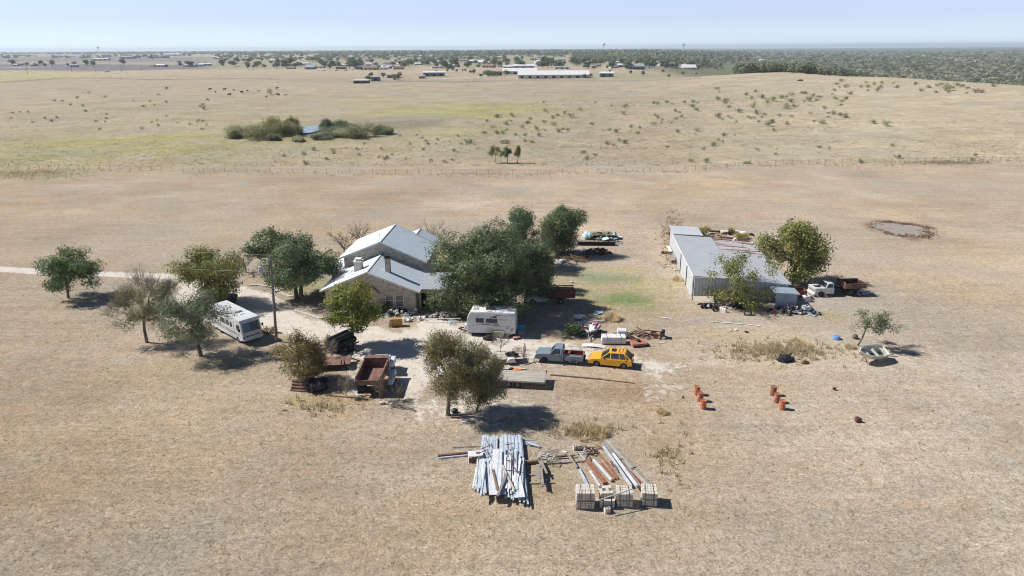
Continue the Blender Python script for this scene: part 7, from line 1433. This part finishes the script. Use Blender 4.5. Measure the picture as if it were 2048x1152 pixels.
# poles along the left field edge
for i, (x, yb, yt) in enumerate([(55.7, 149.5, 133), (144.5, 145, 131.5), (191, 144, 131), (243.5, 143.5, 129.5), (283.8, 142.5, 129), (368, 139, 127)]):
    p = GT(x, yb); _, zt = HZ(x, yt, p.y); single('utility_pole', MB().tube((0, 0, -.3), (0, 0, zt-p.z), .28, .2, 6).box((0, 0, zt-p.z-.7), (2.6, .2, .25)), PW, 'pole in the far row at the edge of the left fields', 'utility pole', p, 0, 'far utility poles')
# ------------------------------------------------------------ far trees
FT = leafmat('far_tree_leaves', (.10, .14, .09), (.17, .21, .12), (.3, .27, .19), .012)
tp = []
for i in range(6):
    tp.append(make_tree('far_tree', 'far tree', (0, -60, 0), 9, 2, 8.5, [FT, FT, OAK, FT, GRY, FT][i], nleaf=420, ls=1.3, lobes=9, tr=.3, seed=200+i, shell=.2, lr=(.35, .6)))
ti = 0
def ftrees(n, x0, x1, y0, y1, lb, s0=.85, s1=1.85):
    global ti
    P = GTV([rf.uniform(x0, x1) for _ in range(n)], [rf.uniform(y0, y1) for _ in range(n)])
    for p in P:
        s = rf.uniform(s0, s1)
        if ti < 6: o = tp[ti]; o.location = p; o['label'] = lb; o['group'] = lb; o.scale = (s,)*3
        else: dup(tp[rf.randrange(6)], p, rf.uniform(0, 6), lb, (s*rf.uniform(.8, 1.3), s*rf.uniform(.8, 1.3), s*rf.uniform(.8, 1.1)), lb)
        ti += 1
ftrees(20, 0, 440, 130, 134, 'tree in the row beyond the ploughed field', .8, 1.7); ftrees(76, 440, 820, 122, 139, 'tree of the far village left of the middle'); ftrees(84, 820, 1160, 119, 138, 'tree of the far village behind the longest barn')
ftrees(75, 1150, 1420, 120, 140, 'tree beyond the pasture right of the longest barn'); ftrees(10, 960, 1020, 150, 156, 'tree beside the left end of the longest barn', .5, .9); ftrees(8, 735, 800, 152, 163, 'dark tree among the far sheds', .5, .9)
ftrees(10, 1180, 1400, 144, 156, 'low tree at the back edge of the right pasture', .4, .7); ftrees(5, 1120, 1190, 155, 158, 'tree before the longest barn', .3, .55); ftrees(12, 870, 960, 142, 150, 'tree along the farm track', .3, .6)
# the wood on the right and the tree belts of the plain: nobody could count them
def wood():
    rg = np.random.default_rng(77); C0, Rr, rv = [], [], []
    def add(px, py, z0, h, q, val):
        for x, y in zip(px, py):
            d = ray(x, y); t_ = (CAMH-z0)/-d.z if d.z < -1e-3 else 24000
            wx, wy = d.x*t_, d.y*t_
            if math.hypot(wx, wy) > 23000: continue
            z = float(Z(wx, wy)); C0.append((wx, wy, z+h*.5)); Rr.append(h*rg.uniform(.5, .8)); rv.append(val())
    n = 6200; px = rg.uniform(1180, 2200, n); py = 100+rg.random(n)**1.15*94
    keep = (px > 1380+(150-py)*-1.5-(py < 125)*120) & ((px > 1475) | (py < 128))
    add(px[keep], py[keep], -15, 11, 0, lambda: rg.random())
    for (x0, x1, y0, y1, m) in ((0, 420, 103, 109, 700), (420, 1000, 102, 110, 900), (1000, 1500, 100.5, 111, 1100), (430, 1000, 110, 122, 300), (640, 1200, 106, 116, 300), (1150, 1450, 110, 126, 420), (100, 330, 112, 118, 60), (0, 60, 110, 118, 24)):
        add(rg.uniform(x0, x1, m), rg.uniform(y0, y1, m), 0, 14 if y0 < 104 else 9, 0, lambda: rg.random()*.6)
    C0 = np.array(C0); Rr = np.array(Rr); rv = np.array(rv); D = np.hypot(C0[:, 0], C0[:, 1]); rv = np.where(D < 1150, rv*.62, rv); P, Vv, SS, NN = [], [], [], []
    for k in range(len(C0)):
        q = int(np.clip(260*(900/D[k])**1.3, 12, 330)); d = rg.normal(size=(q, 3)); d /= np.linalg.norm(d, axis=1)[:, None]; d[:, 2] = np.where(d[:, 2] < -.5, -d[:, 2], d[:, 2])
        NN.append(d); w = 1+.8*(D[k] > 3000); P.append(C0[k]+d*Rr[k]*np.array([1.1*w, 1.1*w, .85])*rg.uniform(.6, 1, (q, 1))); Vv.append(np.clip(rv[k]+rg.normal(size=q)*.06, 0, 1)); SS.append(np.full(q, Rr[k]*np.sqrt(14/q)*.9*w))
    P = np.concatenate(P); Vv = np.concatenate(Vv); SS = np.concatenate(SS); w = rg.normal(size=P.shape)*.8+np.concatenate(NN)*.9; w[:, 2] += .7; w /= np.linalg.norm(w, axis=1)[:, None]; a = np.cross(w, rg.normal(size=P.shape)); a /= np.linalg.norm(a, axis=1)[:, None]; b = np.cross(w, a); s = SS[:, None]
    V = np.stack([P-a*s/2, P+b*s*.4, P+a*s/2, P-b*s*.4], 1).reshape(-1, 3)
    m = bpy.data.materials.new('wood_leaves'); m.use_nodes = True; nt = m.node_tree; L = nt.links; bs = nt.nodes['Principled BSDF']; bs.inputs['Roughness'].default_value = .8
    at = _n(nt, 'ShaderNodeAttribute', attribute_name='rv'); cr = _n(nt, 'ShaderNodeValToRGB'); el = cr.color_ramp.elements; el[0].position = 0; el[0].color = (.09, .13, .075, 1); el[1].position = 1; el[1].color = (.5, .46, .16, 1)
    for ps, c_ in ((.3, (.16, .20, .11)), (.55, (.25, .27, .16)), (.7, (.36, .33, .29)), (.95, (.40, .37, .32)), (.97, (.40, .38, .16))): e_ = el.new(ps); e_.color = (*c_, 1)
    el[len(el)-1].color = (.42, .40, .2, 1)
    L.new(at.outputs['Fac'], cr.inputs[0]); L.new(cr.outputs[0], bs.inputs['Base Color'])
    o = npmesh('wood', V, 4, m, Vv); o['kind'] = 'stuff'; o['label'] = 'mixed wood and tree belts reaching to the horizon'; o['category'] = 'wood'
wood()
# ------------------------------------------------------------ haze
hm = bpy.data.materials.new('haze'); hm.use_nodes = True; nt = hm.node_tree; nt.nodes.remove(nt.nodes['Principled BSDF']); pv = _n(nt, 'ShaderNodeVolumePrincipled')
pv.inputs['Color'].default_value = (.74, .86, 1, 1); pv.inputs['Density'].default_value = .00007; pv.inputs['Anisotropy'].default_value = .2; nt.links.new(pv.outputs[0], nt.nodes['Material Output'].inputs['Volume'])
b = MB(); b.box((0, 12700, 23), (53000, 26600, 120)); hz = meshobj('haze', b.v, b.f, hm); hz['kind'] = 'stuff'; hz['label'] = 'pale blue air between the camera and the horizon'; hz['category'] = 'haze'
# ------------------------------------------------------------ copies of one label: say which one, counted from the left of the picture
def singled():
    bpy.context.view_layer.update(); gs = {}
    for o in C.objects:
        if o.parent is None and 'group' in o and o.get('kind') is None: gs.setdefault((o['group'], o['label']), []).append(o)
    inv = cam.matrix_world.inverted()
    for (g, lb), L in gs.items():
        if len(L) < 2 or len(L) > 100: continue
        if len(lb.split()) > 13: continue
        def px(o):
            p = inv @ o.matrix_world.translation; return p.x/max(.1, -p.z)
        L.sort(key=px)
        for i, o in enumerate(L):
            k = i+1; suf = 'th' if 10 <= k % 100 <= 20 else {1: 'st', 2: 'nd', 3: 'rd'}.get(k % 10, 'th')
            o['label'] = lb+(', leftmost of its kind' if i == 0 and len(lb.split()) < 13 else ', rightmost of its kind' if i == len(L)-1 and len(lb.split()) < 13 else ', %d%s from left' % (k, suf))
singled()
